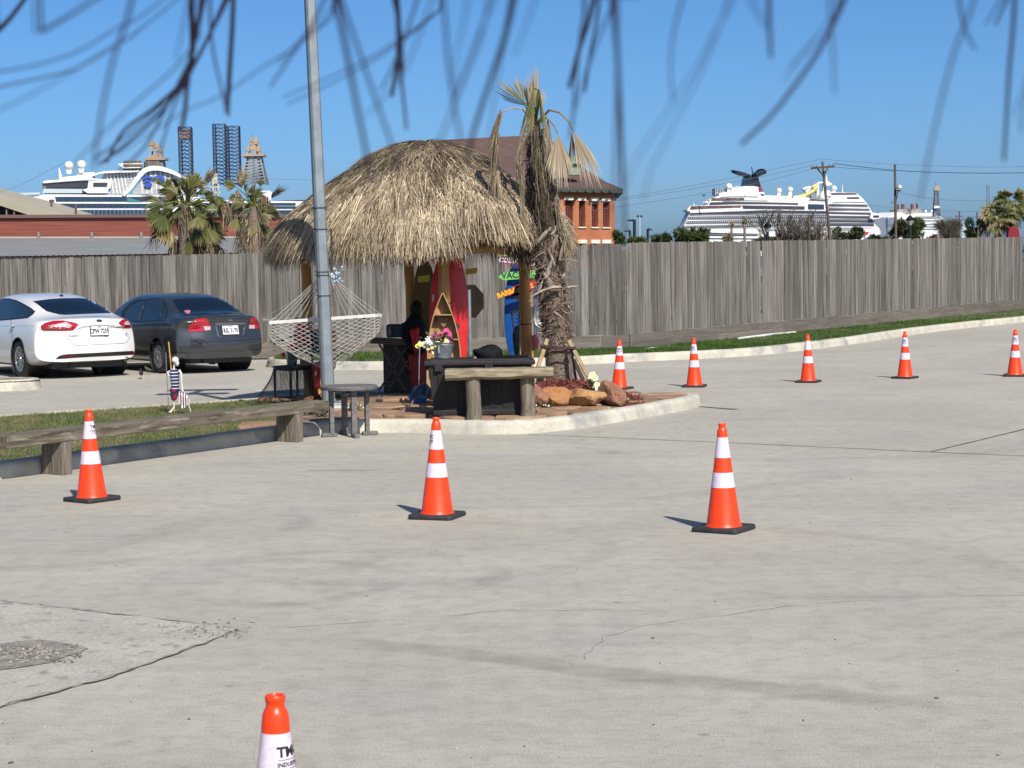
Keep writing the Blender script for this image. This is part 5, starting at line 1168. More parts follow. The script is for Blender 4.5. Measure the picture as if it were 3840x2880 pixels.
mb = MB(); c_ = gp(1422, 1505, PZ); mb.ball(c_ + Vector((0, 0, .015)), (.05, .04, .02), 10, 6); single('dark_stone', mb, M('dark_stone', (.06, .045, .04), rough=.9), 'small dark stone lying on the flagstones beside the round table', 'stone', smooth=60)

# --- destination signs behind the hut post
Ys = 26.7
sg = thing('sign_post', 'post with painted wooden destination signs in front of the blue surfboard', 'signpost', at(1960, 1400, Ys))
mb = MB(); mb.tube([(at(1990, 1200, Ys).x, Ys + .05, 0), at(1990, 940, Ys) + Vector((0, .05, 0))], .03, 10); part('post', mb, m_log, sg, smooth=60)
Yf = Ys - .02
def sign(poly, colr, txts, label, nm):
    mb = MB(); mb.prism(poly_at(poly, Yf), (0, .02, 0)); b_ = part('sign_board', mb, M(nm, colr, tuple(c * .8 for c in colr), scale=6, rough=.6, bump=.2, bscale=20), sg, label=label)
    for txt, cx, cy, size, slope, mt in txts:
        o_ = at(cx, cy, Yf); x_ = at(cx + 10, cy + slope * 10, Yf) - o_; x_.normalize(); y_ = Vector((0, -1, 0)).cross(x_) * -1
        y_ = Vector((-x_.z, 0, x_.x)); lettering('lettering', txt, size, mt, b_, o_, x_, y_, off=.004, bold=.004, squeeze=.95)
m_let_b = M('dark_blue_paint', (.01, .035, .07), rough=.6); m_let_k = M('dark_brown_paint', (.04, .03, .015), rough=.6); m_let_w = M('white_paint', (.8, .75, .78), rough=.6); m_let_y = M('orange_yellow_paint', (.85, .42, .02), rough=.6)
sign([(1866, 938), (2010, 930), (2012, 952), (1868, 962)], (.62, .55, .16), [('SUN', 1893, 949, .085, -.05, m_let_k)], 'pale yellow sign board, mostly hidden under the thatch', 'sign_yellow')
sign([(1879, 966), (1990, 972), (2008, 985), (2002, 998), (1990, 1000), (1880, 987)], (.42, .045, .22), [('COZUM', 1913, 978, .092, .08, m_let_w), ('MILES', 1994, 990, .075, .1, m_let_w)], 'magenta sign board with white lettering', 'sign_pink')
sign([(1869, 1038), (1886, 1022), (2014, 1013), (2016, 1041), (1888, 1051)], (.16, .56, .09), [('VAC', 1912, 1033, .125, -.06, m_let_b), ('ATION', 2000, 1028, .1, -.06, M('light_green_paint', (.3, .7, .25), rough=.6))], 'bright green arrow sign pointing left', 'sign_green')
sign([(1876, 1108), (1890, 1091), (1941, 1069), (1987, 1053), (2008, 1055), (2014, 1065), (1990, 1087), (1941, 1101), (1892, 1112)], (.50, .022, .02), [('BARBADO', 1918, 1092, .098, -.36, m_let_y), ('S', 1995, 1072, .09, -.3, m_let_y)], 'red arrow sign tilted upward to the right', 'sign_red')
for i, (pl_, Y_) in enumerate((([(1566, 1037), (1612, 1030), (1612, 1055), (1568, 1060)], 22.95), ([(1745, 1010), (1786, 1003), (1792, 1013), (1784, 1026), (1746, 1030)], 23.2))):
    mb = MB(); mb.prism(poly_at(pl_, Y_), (0, .018, 0)); single('arrow_board', mb, M('dull_yellow_paint', (.36, .30, .015) if i == 0 else (.42, .33, .03), rough=.6), 'plain yellow board sticking out left of the red surfboard' if i == 0 else 'plain yellow arrow board sticking out right of the red surfboard', 'sign')
# stop sign seen from behind
ss = thing('stop_sign', 'octagonal road sign seen from its dark back, behind the hut', 'road sign', (at(1768, 1300, 35.0).x, 35.0, .14))
c_ = at(1760, 1130, 35.0); mb = MB(); ang = R(30); w_ = .335
ocx = [c_ + Vector((w_ * math.cos(a) * math.cos(ang), w_ * math.cos(a) * math.sin(ang), w_ * math.sin(a))) for a in [R(22.5 + 45 * k) for k in range(8)]]
mb.prism(ocx, Vector((-math.sin(ang), math.cos(ang), 0)) * .006); part('sign_plate', mb, M('sign_back', (.014, .011, .008), (.024, .018, .012), scale=4, rough=.9, spec=.1), ss)
mb = MB(); mb.tube([(c_.x, 34.95, .1), (c_.x, 34.95, c_.z + .22)], .034, 12); part('pole', mb, m_galv, ss, smooth=50)
# pirate skeleton decoration between post and palm
sk = thing('pirate_skeleton', 'life size skeleton figure in a black hat and white rags behind the hut post', 'skeleton', (at(1965, 1400, 24.9).x, 24.9, PZ))
m_bone = M('bone', (.50, .47, .40), (.62, .59, .52), scale=9, rough=.6); m_bonesh = M('grey_bone', (.20, .19, .17), (.3, .29, .27), scale=9, rough=.7)
Yk = 24.6
mb = MB(); mb.ball(at(1948, 1098, Yk), (.075, .09, .10), 16, 12); hd = part('skull', mb, m_bonesh, sk, smooth=60)
mb = MB(); mb.lathe([(0, .11), (.05, .10), (.075, .06), (.08, .02), (.15, -.005), (.155, -.015), (.08, .0)], at(1952, 1100, Yk), 20, axis=Matrix.Rotation(R(-10), 3, 'Y')); part('hat', mb, m_bag, sk, smooth=50)
mb = MB(); mb.tube([at(1932, 1168, Yk - .05), at(1920, 1166, Yk - .08), at(1922, 1195, Yk - .1), at(1928, 1235, Yk - .1)], [.022, .024, .014, .013], 8); mb.tube([at(1945, 1165, Yk), at(1960, 1162, Yk), at(1932, 1168, Yk - .05)], .018, 8); part('arm', mb, m_bonesh, sk, smooth=60)
mb = MB()
for k in range(5): mb.tube([at(1935, 1180 + k * 14, Yk), at(1948, 1183 + k * 14, Yk - .1), at(1962, 1180 + k * 14, Yk)], .008, 6)
mb.tube([at(1950, 1140, Yk), at(1950, 1400, Yk)], .022, 8); part('ribcage', mb, m_bonesh, sk, smooth=60)
cloth('white_rag', 'torn white shirt hanging between the hut post and the palm trunk', 'shirt', [(1985, 1150), (2010, 1147), (2022, 1160), (2018, 1190), (2030, 1215), (2034, 1232), (2005, 1225), (1990, 1218), (1986, 1190)], 24.3, M('white_rag', (.55, .55, .52), (.72, .72, .69), scale=6, rough=.8, stretch=(3, 1, 1), bump=.6, bscale=9, c3=(.03, .03, .03), c3scale=9, c3lo=.60, c3hi=.64), seed=10)
cloth('garland', 'multicoloured tinsel garland hanging against the left side of the hut post', 'garland', [(1930, 1222), (1950, 1218), (1952, 1290), (1948, 1352), (1932, 1355), (1924, 1290), (1920, 1255)], 24.0, M('tinsel', (.01, .05, .03), (.02, .018, .02), scale=22, rough=.5, c3=(.55, .20, .02), c3scale=16, c3lo=.62, c3hi=.66), seed=11, dep=.06)
cloth('pink_cloth', 'crumpled salmon pink cloth hanging right of the hut post', 'cloth', [(1992, 1256), (2012, 1254), (2024, 1275), (2026, 1296), (2014, 1315), (1996, 1316)], 23.6, M('salmon_cloth', (.55, .14, .14), (.68, .24, .22), scale=7, rough=.75, bump=.6, bscale=9), seed=12, dep=.09)
mb = MB(); mb.lathe([(.0, 0), (.07, 0), (.085, .30), (.088, .31), (.075, .30)], (at(2018, 1440, 23.2).x, 23.2, .22), 20); single('grey_bucket', mb, m_zinc, 'grey metal bucket standing between the log bench and the palm trunk', 'bucket', smooth=40)

# --- little skeleton on the grass median
fx = gp(648, 1548, .13); Y0 = fx.y; ls = thing('skeleton_figure', 'small toy skeleton in a striped shirt holding a striped flag on the grass median', 'skeleton', (fx.x, Y0, .12))
mb = MB(); mb.ball(at(657, 1351, Y0), (.043, .05, .042), 16, 12); mb.ball(at(664, 1362, Y0 - .01), (.026, .028, .026), 12, 8); mb.tube([at(660, 1362, Y0), at(667, 1371, Y0 - .02)], [.024, .014], 8); part('skull', mb, M('toy_bone', (.60, .59, .55), (.70, .68, .63), scale=9, rough=.5), ls, smooth=60)
mtb = M('toy_bone_b', (.62, .60, .55), rough=.5)
mb = MB(); mb.tube([at(653, 1366, Y0), at(652, 1385, Y0)], .011, 8); part('neck', mb, mtb, ls, smooth=60)
def stripes(name, c1, c2, sc, axis=2, off=0.0, duty=.8):
    m = bpy.data.materials.new(name); m.use_nodes = True; N = m.node_tree.nodes; L = m.node_tree.links; b = N['Principled BSDF']; b.inputs['Roughness'].default_value = .8
    tc = N.new('ShaderNodeTexCoord'); sx = N.new('ShaderNodeSeparateXYZ'); L.new(tc.outputs['Object'], sx.inputs[0]); a = N.new('ShaderNodeMath'); a.operation = 'MULTIPLY_ADD'; a.inputs[1].default_value = sc; a.inputs[2].default_value = off; L.new(sx.outputs[axis], a.inputs[0])
    f = N.new('ShaderNodeMath'); f.operation = 'FRACT'; L.new(a.outputs[0], f.inputs[0]); g = N.new('ShaderNodeMath'); g.operation = 'GREATER_THAN'; g.inputs[1].default_value = duty; L.new(f.outputs[0], g.inputs[0])
    x = N.new('ShaderNodeMix'); x.data_type = 'RGBA'; L.new(g.outputs[0], x.inputs[0]); x.inputs[6].default_value = tuple(c1) + (1,); x.inputs[7].default_value = tuple(c2) + (1,); L.new(x.outputs[2], b.inputs['Base Color']); return m
mb = MB(); mb.tube([at(652, 1384, Y0), at(652, 1392, Y0), at(654, 1410, Y0), at(657, 1440, Y0), at(657, 1460, Y0)], [.035, .056, .057, .052, .050], 16, squash=.7); part('shirt', mb, stripes('navy_striped', (.012, .02, .08), (.7, .7, .7), 26.5), ls, smooth=60)
mb = MB(); mb.tube([at(672, 1389, Y0 - .03), at(679, 1400, Y0 - .05), at(681, 1432, Y0 - .05), at(684, 1466, Y0 - .06), at(690, 1470, Y0 - .08)], [.017, .013, .010, .012, .008], 8); part('arm', mb, mtb, ls, smooth=60)
mb = MB(); mb.tube([at(640, 1392, Y0), at(628, 1396, Y0 - .03), at(633, 1410, Y0 - .04)], [.014, .010, .008], 8); part('arm', mb, mtb, ls, smooth=60)
mb = MB(); mb.tube([at(655, 1458, Y0), at(654, 1480, Y0), at(651, 1500, Y0)], [.052, .048, .03], 14); part('trousers', mb, M('red_blue_print', (.30, .012, .03), (.01, .012, .06), scale=22, rough=.8, lo=.48, hi=.52), ls, smooth=60)
mb = MB(); mb.tube([at(650, 1495, Y0), at(654, 1520, Y0), at(649, 1533, Y0), at(639, 1545, Y0 - .03)], [.012, .010, .010, .014], 8); mb.ball(at(638, 1545, Y0 - .03), (.022, .02, .012), 8, 6); part('leg', mb, mtb, ls, smooth=60)
mb = MB(); mb.tube([at(700, 1490, Y0), at(709, 1500, Y0), at(708, 1520, Y0), at(716, 1545, Y0)], [.008, .009, .008, .005], 8); part('leg', mb, mtb, ls, smooth=60)
mb = MB(); fl = [(668, 1478), (676, 1470), (698, 1474), (706, 1496), (704, 1518), (692, 1530), (684, 1532), (672, 1510)]; mb.prism(poly_at(fl, Y0 - .07), (0, .02, 0)); mb.v = [(x, y + .012 * math.sin(x * 90), z) for x, y, z in mb.v]
fg = part('flag', mb, stripes('flag_stripes', (.65, .62, .62), (.09, .008, .03), 34, axis=0, duty=.5), ls)
mb = MB(); mb.tube([at(632, 1282, Y0 + .05), at(641, 1370, Y0 + .02), at(655, 1545, Y0)], .0085, 8); part('support_cane', mb, M('yellow_cane', (.42, .24, .05), (.5, .3, .07), scale=4, rough=.5), ls, smooth=60)
A_ = gp(633, 1530, .12); mb = MB(); mb.tube([A_, at(626, 1420, A_.y), at(622, 1322, A_.y)], .006, 6); single('metal_rod', mb, m_galv, 'thin grey metal rod stuck in the grass left of the small skeleton', 'rod', smooth=60)
mb = MB(); q = gp(1022, 1508, .13); mb.box(q + Vector((.05, .1, .01)), (.28, .10, .01), rz=.1); single('white_board', mb, M('white_sheet', (.7, .7, .68), rough=.6), 'flat white board lying in front of the netted side table', 'board')
# --- birds
def bird(label, p, s, mat, rz):
    t = thing('bird', label, 'bird', p, rz, 'small birds on the ground by the cars'); mb = MB()
    mb.tube([(-.10 * s, 0, .075 * s), (-.05 * s, 0, .075 * s), (0, 0, .085 * s), (.045 * s, 0, .10 * s), (.065 * s, 0, .125 * s), (.085 * s, 0, .135 * s), (.10 * s, 0, .13 * s)], [.004 * s, .022 * s, .034 * s, .030 * s, .019 * s, .018 * s, .006 * s], 10); part('body', mb, mat, t, smooth=60, world=False)
    mb = MB(); mb.add([(-.06 * s, -.012 * s, .075 * s), (-.16 * s, -.018 * s, .06 * s), (-.16 * s, .018 * s, .06 * s), (-.06 * s, .012 * s, .075 * s), (-.11 * s, 0, .066 * s)], [(0, 1, 4), (1, 2, 4), (2, 3, 4), (3, 0, 4), (0, 3, 2, 1)]); part('tail', mb, mat, t, world=False)
    for y in (-.012, .012): mb = MB(); mb.tube([(0, y * s, .06 * s), (.008 * s, y * s, .03 * s), (0, y * s, .002)], .0025 * s, 4); part('leg', mb, mat, t, world=False)
    mb = MB(); mb.tube([(.098 * s, 0, .132 * s), (.122 * s, 0, .128 * s)], [.005 * s, .001 * s], 5); part('beak', mb, m_blk, t, world=False)
m_bird = M('black_feather', (.012, .011, .012), (.03, .02, .02), scale=9, rough=.5); m_bird2 = M('olive_feather', (.05, .05, .02), (.10, .09, .04), scale=9, rough=.6)
bird('small blackish bird nearest the camera between the two parked cars', gp(530, 1421), 1.15, m_bird, 1.8)
bird('olive brown bird standing behind the blackish bird between the cars', gp(557, 1403), 0.95, m_bird2, 2.6)
bird('dark bird under the rear bumper of the grey saloon', gp(802, 1380), 1.3, m_bird, .1)
bird('dark bird in the shade behind the near rear wheel of the grey saloon', gp(727, 1372), 1.2, m_bird, 2.0)
# ================================================================== cars
def lerp_tab(tab, x):
    if x <= tab[0][0]: return tab[0][1]
    for (a, va), (b, vb) in zip(tab[:-1], tab[1:]):
        if x <= b:
            t = (x - a) / (b - a); return va + (vb - va) * t
    return tab[-1][1]
def car_body(spec):
    """a closed hull: rings of a fixed number of points along the length, x forward from the rear bumper, y left, z up"""
    L_ = spec['L']; xs_ = spec['xs']; rings = []
    for x in xs_:
        w = lerp_tab(spec['w'], x); zs = lerp_tab(spec['zs'], x); zt = lerp_tab(spec['zt'], x); wr = lerp_tab(spec['wr'], x); zb = lerp_tab(spec['zb'], x)
        zt = max(zt, zs + .012); sh = w * .935
        pts_ = [(0, zb), (w * .55, zb), (w * .90, zb + .01), (w * .985, zb + .09), (w * 1.0, .48), (w * .995, .62), (w * .975, zs - .09), (sh, zs)]
        for k in (1 / 3, 2 / 3): pts_.append((sh + (wr + .03 - sh) * k, zs + (zt - .045 - zs) * k + .012 * math.sin(math.pi * k)))
        pts_ += [(wr, zt - .035), (wr * .55, zt - .008), (0, zt)]
        ring = []
        for y, z in pts_:
            # rear and front end shape: bumper out, boot lid in, corners rounded in plan
            er = max(0, 1 - x / spec['re']); ef = max(0, 1 - (L_ - x) / spec['fe'])
            xr = lerp_tab(spec['rear'], z) * er + spec['rc'] * (abs(y) / w) ** 5 * er ** 1.0 if er > 0 else 0
            xf_ = (lerp_tab(spec['front'], z) * ef + spec['fc'] * (abs(y) / w) ** 2.5 * ef) if ef > 0 else 0
            ring.append((x + xr - xf_, y, z))
        rings.append(ring)
    n = len(rings[0]); mb = MB(); idx = {}
    for i, ring in enumerate(rings):
        for k, (x, y, z) in enumerate(ring):
            idx[i, k, 0] = len(mb.v); mb.v.append((x, y, z))
            if 0 < k < n - 1: idx[i, k, 1] = len(mb.v); mb.v.append((x, -y, z))
            else: idx[i, k, 1] = idx[i, k, 0]
    for i in range(len(rings) - 1):
        for k in range(n - 1):
            mb.f.append((idx[i, k, 0], idx[i, k + 1, 0], idx[i + 1, k + 1, 0], idx[i + 1, k, 0])); mb.f.append((idx[i, k, 1], idx[i + 1, k, 1], idx[i + 1, k + 1, 1], idx[i, k + 1, 1])); mb.m += [0, 0]
    for i, fl in ((0, False), (len(rings) - 1, True)):       # end caps: rows joined straight across through middle points
        cols = 4; rows = []
        for k in range(n):
            x, y, z = rings[i][k]
            if k in (0, n - 1): rows.append([idx[i, k, 0]]); continue
            row = [idx[i, k, 0]]
            er = 1
            for c in range(1, cols):
                u = 1 - 2 * c / cols; yy = y * u; bow = (spec['rc'] if not fl else -spec['fc']) * ((abs(yy) / max(.01, lerp_tab(spec['w'], xs_[i]))) ** (5 if not fl else 2.5) - (abs(y) / lerp_tab(spec['w'], xs_[i])) ** (5 if not fl else 2.5))
                row.append(len(mb.v)); mb.v.append((x + bow, yy, z))
            row.append(idx[i, k, 1]); rows.append(row)
        for a, b in zip(rows[:-1], rows[1:]):
            if len(a) == 1: fs_ = [(a[0], b[j + 1], b[j]) for j in range(len(b) - 1)]
            elif len(b) == 1: fs_ = [(a[j], a[j + 1], b[0]) for j in range(len(a) - 1)]
            else: fs_ = [(a[j], a[j + 1], b[j + 1], b[j]) for j in range(len(a) - 1)]
            mb.f += [f[::-1] if fl else f for f in fs_]; mb.m += [0] * len(fs_)
    return mb
def finish_body(mb, spec, mat, parent):
    me = mb.mesh('body', mat); o = bpy.data.objects.new('body', me); col.objects.link(o)
    m = o.modifiers.new('s', 'SUBSURF'); m.levels = 3; m.render_levels = 3
    dg = bpy.context.evaluated_depsgraph_get(); me2 = bpy.data.meshes.new_from_object(o.evaluated_get(dg)); o.modifiers.clear()
    full = BVHTree.FromPolygons([v.co.copy() for v in me2.vertices], [tuple(p.vertices) for p in me2.polygons])
    o.data = me2
    cb = bpy.data.objects.new('cutter', None)
    c = MB()
    for x in spec['axles']:
        for s in (1, -1): c.lathe([(spec['arch'], -.16), (spec['arch'], .30)], (x, s * (spec['w'][4][1] - .1), spec['wr_'] + .015), 40, axis=Matrix.Rotation(R(90) * -s, 3, 'X'), cap=True)
    cme = c.mesh('cut', mat); co = bpy.data.objects.new('cutter_mesh', cme); col.objects.link(co); bpy.data.objects.remove(cb)
    bmx = bmesh.new(); bmx.from_mesh(cme); bmesh.ops.recalc_face_normals(bmx, faces=bmx.faces[:]); bmx.to_mesh(cme); bmx.free()
    b = o.modifiers.new('b', 'BOOLEAN'); b.operation = 'DIFFERENCE'; b.object = co; b.solver = 'EXACT'
    dg = bpy.context.evaluated_depsgraph_get(); me3 = bpy.data.meshes.new_from_object(o.evaluated_get(dg)); o.modifiers.clear(); o.data = me3
    bpy.data.objects.remove(co)
    me3.name = 'body'; me3.polygons.foreach_set('use_smooth', [True] * len(me3.polygons)); me3.set_sharp_from_angle(angle=R(35)); o.parent = parent; WM[o.name] = mw(parent).copy()
    return o, full
def cap_faces(n): return []
def drape(poly, bvh, inv, name, mat, parent, off=.005, thick=.012, step=9, label=None, local=None, split=None):
    """a sheet that lies on the body: outline measured on the photograph (or given in the car's own frame as
    (a, b) with local=(origin, u, v, direction)) and carried onto the hull, with real thickness"""
    bm = bmesh.new(); vs = [bm.verts.new((x, y, 0)) for x, y in poly]; f = bm.faces.new(vs)
    bmesh.ops.triangulate(bm, faces=[f], quad_method='BEAUTY', ngon_method='BEAUTY')
    for _ in range(5):
        long_ = [e for e in bm.edges if e.calc_length() > step]
        if not long_: break
        bmesh.ops.subdivide_edges(bm, edges=long_, cuts=1); bmesh.ops.triangulate(bm, faces=bm.faces[:])
    bm.verts.index_update(); P = []; lost = 0
    for v in bm.verts:
        if local is None: o_ = inv @ CAM; d = (inv.to_3x3() @ ray(v.co.x, v.co.y)).normalized()
        else: o0, u, w, dd = local; o_ = o0 + u * v.co.x + w * v.co.y; d = dd
        h = bvh.ray_cast(o_, d)
        if h[0] is None:
            t = (Vector((spec_mid, 0, .8)) - o_).dot(d); h = bvh.find_nearest(o_ + d * t); lost += 1
        nrm = h[1]
        if nrm.dot(d) > 0: nrm = -nrm
        P.append((h[0], nrm))
    n = len(P); out = [p + nn * off for p, nn in P]; inn = [p - nn * thick for p, nn in P]
    mb = MB(); tri = [[v.index for v in f.verts] for f in bm.faces]
    def flip(t): a, b, c = (out[i] for i in t); return (b - a).cross(c - a).dot(P[t[0]][1]) < 0
    tri = [t[::-1] if flip(t) else t for t in tri]
    fs = [tuple(t) for t in tri]
    for e in bm.edges:
        if e.is_boundary: a, b = e.verts[0].index, e.verts[1].index; fs.append((a, b, b + n, a + n))
    mb.add(out + inn, fs); bm.free()
    return part(name, mb, mat, parent, smooth=50, world=False, label=label)
def seam(pts, bvh, inv, mat, parent, w=1.6, off=.0015, name='panel_gap'):
    pts = [Vector((x, y, 0)) for x, y in pts]; out = []
    for a, b in zip(pts[:-1], pts[1:]):
        n = max(1, int((b - a).length / 8)); out += [a.lerp(b, i / n) for i in range(n)]
    out.append(pts[-1]); L_, R_ = [], []
    for i, p in enumerate(out):
        d = (out[min(i + 1, len(out) - 1)] - out[max(0, i - 1)]).normalized(); s = Vector((-d.y, d.x, 0)) * w / 2; L_.append(p + s); R_.append(p - s)
    mb = MB(); V = []
    for q in L_ + R_:
        o_ = inv @ CAM; d = (inv.to_3x3() @ ray(q.x, q.y)).normalized(); h = bvh.ray_cast(o_, d)
        if h[0] is None: h = bvh.find_nearest(o_ + d * 33)
        nn = h[1] if h[1].dot(d) < 0 else -h[1]; V.append(h[0] + nn * off)
    n = len(out); mb.add(V, [(i, i + 1, n + i + 1, n + i) for i in range(n - 1)]); return part(name, mb, mat, parent, world=False)
m_tyre = M('tyre', (.012, .012, .013), (.022, .021, .021), scale=20, rough=.85); m_alloy = M('alloy', (.42, .43, .45), (.50, .51, .53), scale=10, rough=.3, metal=.8); m_hub = M('dark_hub', (.02, .02, .022), rough=.6)
m_cap = M('hub_cap', (.30, .30, .31), (.36, .36, .37), scale=10, rough=.4, metal=.3)
def wheel(parent, x, y, r, w, style):
    s = 1 if y > 0 else -1; A_ = Matrix.Rotation(R(90) * -s, 3, 'X'); c = Vector((x, y, r)); mb = MB()
    mb.lathe([(r * .66, -w * .45), (r * .80, -w * .5), (r * .94, -w * .48), (r * .99, -w * .36), (r, -w * .2), (r, w * .2), (r * .99, w * .36), (r * .94, w * .48), (r * .80, w * .5), (r * .66, w * .45), (r * .64, 0), (r * .66, -w * .45)], c, 40, axis=A_)
    ty = part('tyre', mb, m_tyre, parent, smooth=40, world=False)
    mb = MB(); mb.lathe([(0, w * .2), (r * .64, w * .2)], c, 32, axis=A_, mi=1); mb.lathe([(r * .60, w * .25), (r * .61, w * .43), (r * .66, w * .46), (r * .67, w * .43)], c, 40, axis=A_)
    if style == 'spokes':
        for k in range(20):
            a = 6.2832 * k / 20 + (.05 if k % 2 else -.05); d = Vector((math.cos(a), math.sin(a), 0)); e = Vector((-d.y, d.x, 0)); P_ = []
            for (rr, hw, z) in ((r * .12, .010, w * .40), (r * .40, .009, w * .40), (r * .61, .013, w * .42)):
                P_ += [A_ @ (d * rr - e * hw + Vector((0, 0, z))) + c, A_ @ (d * rr + e * hw + Vector((0, 0, z))) + c, A_ @ (d * rr + e * hw * .6 + Vector((0, 0, z - .03))) + c, A_ @ (d * rr - e * hw * .6 + Vector((0, 0, z - .03))) + c]
            mb.add(P_, [(4 * i + j, 4 * i + (j + 1) % 4, 4 * i + 4 + (j + 1) % 4, 4 * i + 4 + j) for i in range(2) for j in range(4)])
        mb.lathe([(r * .17, w * .36), (r * .16, w * .43), (r * .06, w * .45), (0, w * .45)], c, 20, axis=A_)
    else:
        prof_ = [(r * .62, w * .42), (r * .56, w * .46)]
        mb.lathe([(r * .64, w * .44), (r * .50, w * .48), (r * .48, w * .47)], c, 40, axis=A_)
        mb.lathe([(r * .34, w * .49), (r * .30, w * .51), (r * .12, w * .51), (r * .10, w * .49), (0, w * .49)], c, 30, axis=A_)
        for k in range(10):
            a = 6.2832 * k / 10; d = Vector((math.cos(a), math.sin(a), 0)); e = Vector((-d.y, d.x, 0)); P_ = []
            for (rr, hw, z) in ((r * .30, .022, w * .49), (r * .50, .020, w * .475)): P_ += [A_ @ (d * rr - e * hw + Vector((0, 0, z))) + c, A_ @ (d * rr + e * hw + Vector((0, 0, z))) + c, A_ @ (d * rr + e * hw + Vector((0, 0, z - .02))) + c, A_ @ (d * rr - e * hw + Vector((0, 0, z - .02))) + c]
            mb.add(P_, [(j, (j + 1) % 4, 4 + (j + 1) % 4, 4 + j) for j in range(4)])
    rm = part('rim', mb, [m_alloy if style == 'spokes' else m_cap, m_hub], parent, smooth=40, world=False); return ty
def car_paint(name, c, flake=.0, rough=.25, metal=0., coat=1.0): return M(name, c, tuple(min(1, v * 1.06) for v in c), scale=2, rough=rough, metal=metal, coat=coat)
m_glass = M('tinted_glass', (.006, .010, .017), rough=.05, spec=.8); m_glass2 = M('side_glass', (.012, .022, .03), (.02, .035, .04), scale=1.5, rough=.06, spec=.8)
m_lamp = M('red_lamp', (.26, .003, .008), (.42, .005, .014), scale=22, rough=.12, coat=1, spec=.7); m_lampc = M('clear_lamp', (.35, .20, .22), (.60, .55, .56), scale=40, rough=.15, coat=1)
m_trim = M('black_trim', (.012, .012, .013), rough=.4); m_dkr = M('dark_reflector', (.10, .006, .015), rough=.2); m_chrome = M('chrome', (.62, .62, .63), rough=.15, metal=1.0); m_gap = M('panel_gap_shade', (.03, .03, .03), rough=.9)
m_plate = M('plate_white', (.74, .75, .74), rough=.4); m_pltx = M('plate_text', (.015, .02, .035), rough=.5)
def make_car(name, label, spec, axle, yaw, paint):
    """axle: world position of the middle of the rear axle on the ground"""
    global spec_mid
    spec_mid = spec['L'] / 2
    fwd = Vector((-math.sin(yaw), math.cos(yaw), 0)); ang = math.atan2(fwd.y, fwd.x); org = Vector(axle) - fwd * spec['axles'][0]; org.z = 0
    car = thing(name, label, 'car', org, ang); inv = mw(car).inverted()
    body, bvh = finish_body(car_body(spec), spec, paint, car)
    for x in spec['axles']:
        for s in (1, -1):
            wheel(car, x, s * spec['track'] / 2, spec['wr_'], spec['tw'], spec['style'])
            mb = MB(); mb.lathe([(spec['arch'] - .004, -.30), (spec['arch'] - .004, .13)], (x, s * (spec['track'] / 2), spec['wr_'] + .015), 36, axis=Matrix.Rotation(R(90) * -s, 3, 'X')); mb.lathe([(0, -.25), (spec['arch'], -.25)], (x, s * (spec['track'] / 2), spec['wr_'] + .015), 36, axis=Matrix.Rotation(R(90) * -s, 3, 'X'))
            part('wheel_liner', mb, m_trim, car, world=False)
    mb = MB(); mb.box((spec['L'] / 2, 0, .24), (spec['L'] - .5, spec['track'] - .35, .12)); mb.tube([(.2, .3, .22), (.9, .25, .2), (1.6, 0, .22)], .035, 8); part('underbody', mb, m_trim, car, world=False)
    return car, bvh, inv, body
def hit_px(bvh, inv, x, y):
    o_ = inv @ CAM; d = (inv.to_3x3() @ ray(x, y)).normalized(); h = bvh.ray_cast(o_, d)
    if h[0] is None: print('MISS', x, y); h = bvh.find_nearest(o_ + d * 33)
    return h[0], (h[1] if h[1].dot(d) < 0 else -h[1])
def plate(car, bvh, inv, px, py, txt, framec, hgt=.155, w=.305):
    p, n = hit_px(bvh, inv, px, py); n = Vector((-1, 0, max(-.1, min(.25, n.z)))).normalized(); p = p + n * .022; xd = Vector((0, -1, 0)); yd = n.cross(xd) * -1
    yd = xd.cross(n) * -1 if xd.cross(n).z < 0 else xd.cross(n)
    m3 = Matrix((xd, yd, n)).transposed(); mb = MB()
    if framec is not None: mb.box(p - n * .004, (w + .022, hgt + .026, .010), mat=m3); part('plate_frame', mb, framec, car, world=False)
    mb = MB(); mb.box(p, (w, hgt, .008), mat=m3); pl_ = part('licence_plate', mb, m_plate, car, world=False)
    W_ = mw(car); 
    for t, s_, dy, bold in ((txt, .112, -.012, .004), ('TEXAS', .026, .060, .0008)):
        vs, fs = text_mb(t, s_, bold, squeeze=.66 if s_ > .05 else 1.0); mb = MB(); mb.add([p + n * .0065 + xd * v.x + yd * (v.y + dy) for v in vs], fs); part('lettering', mb, m_pltx, pl_, world=False)
    return p, n, m3
ST = [0, .03, .10, .20, .35, .55, .75, 1.0, 1.3, 1.6, 1.9, 2.2, 2.5, 2.8, 3.1, 3.4, 3.65, 3.9, 4.15, 4.35, 4.55, 4.72, 4.83, 4.87]
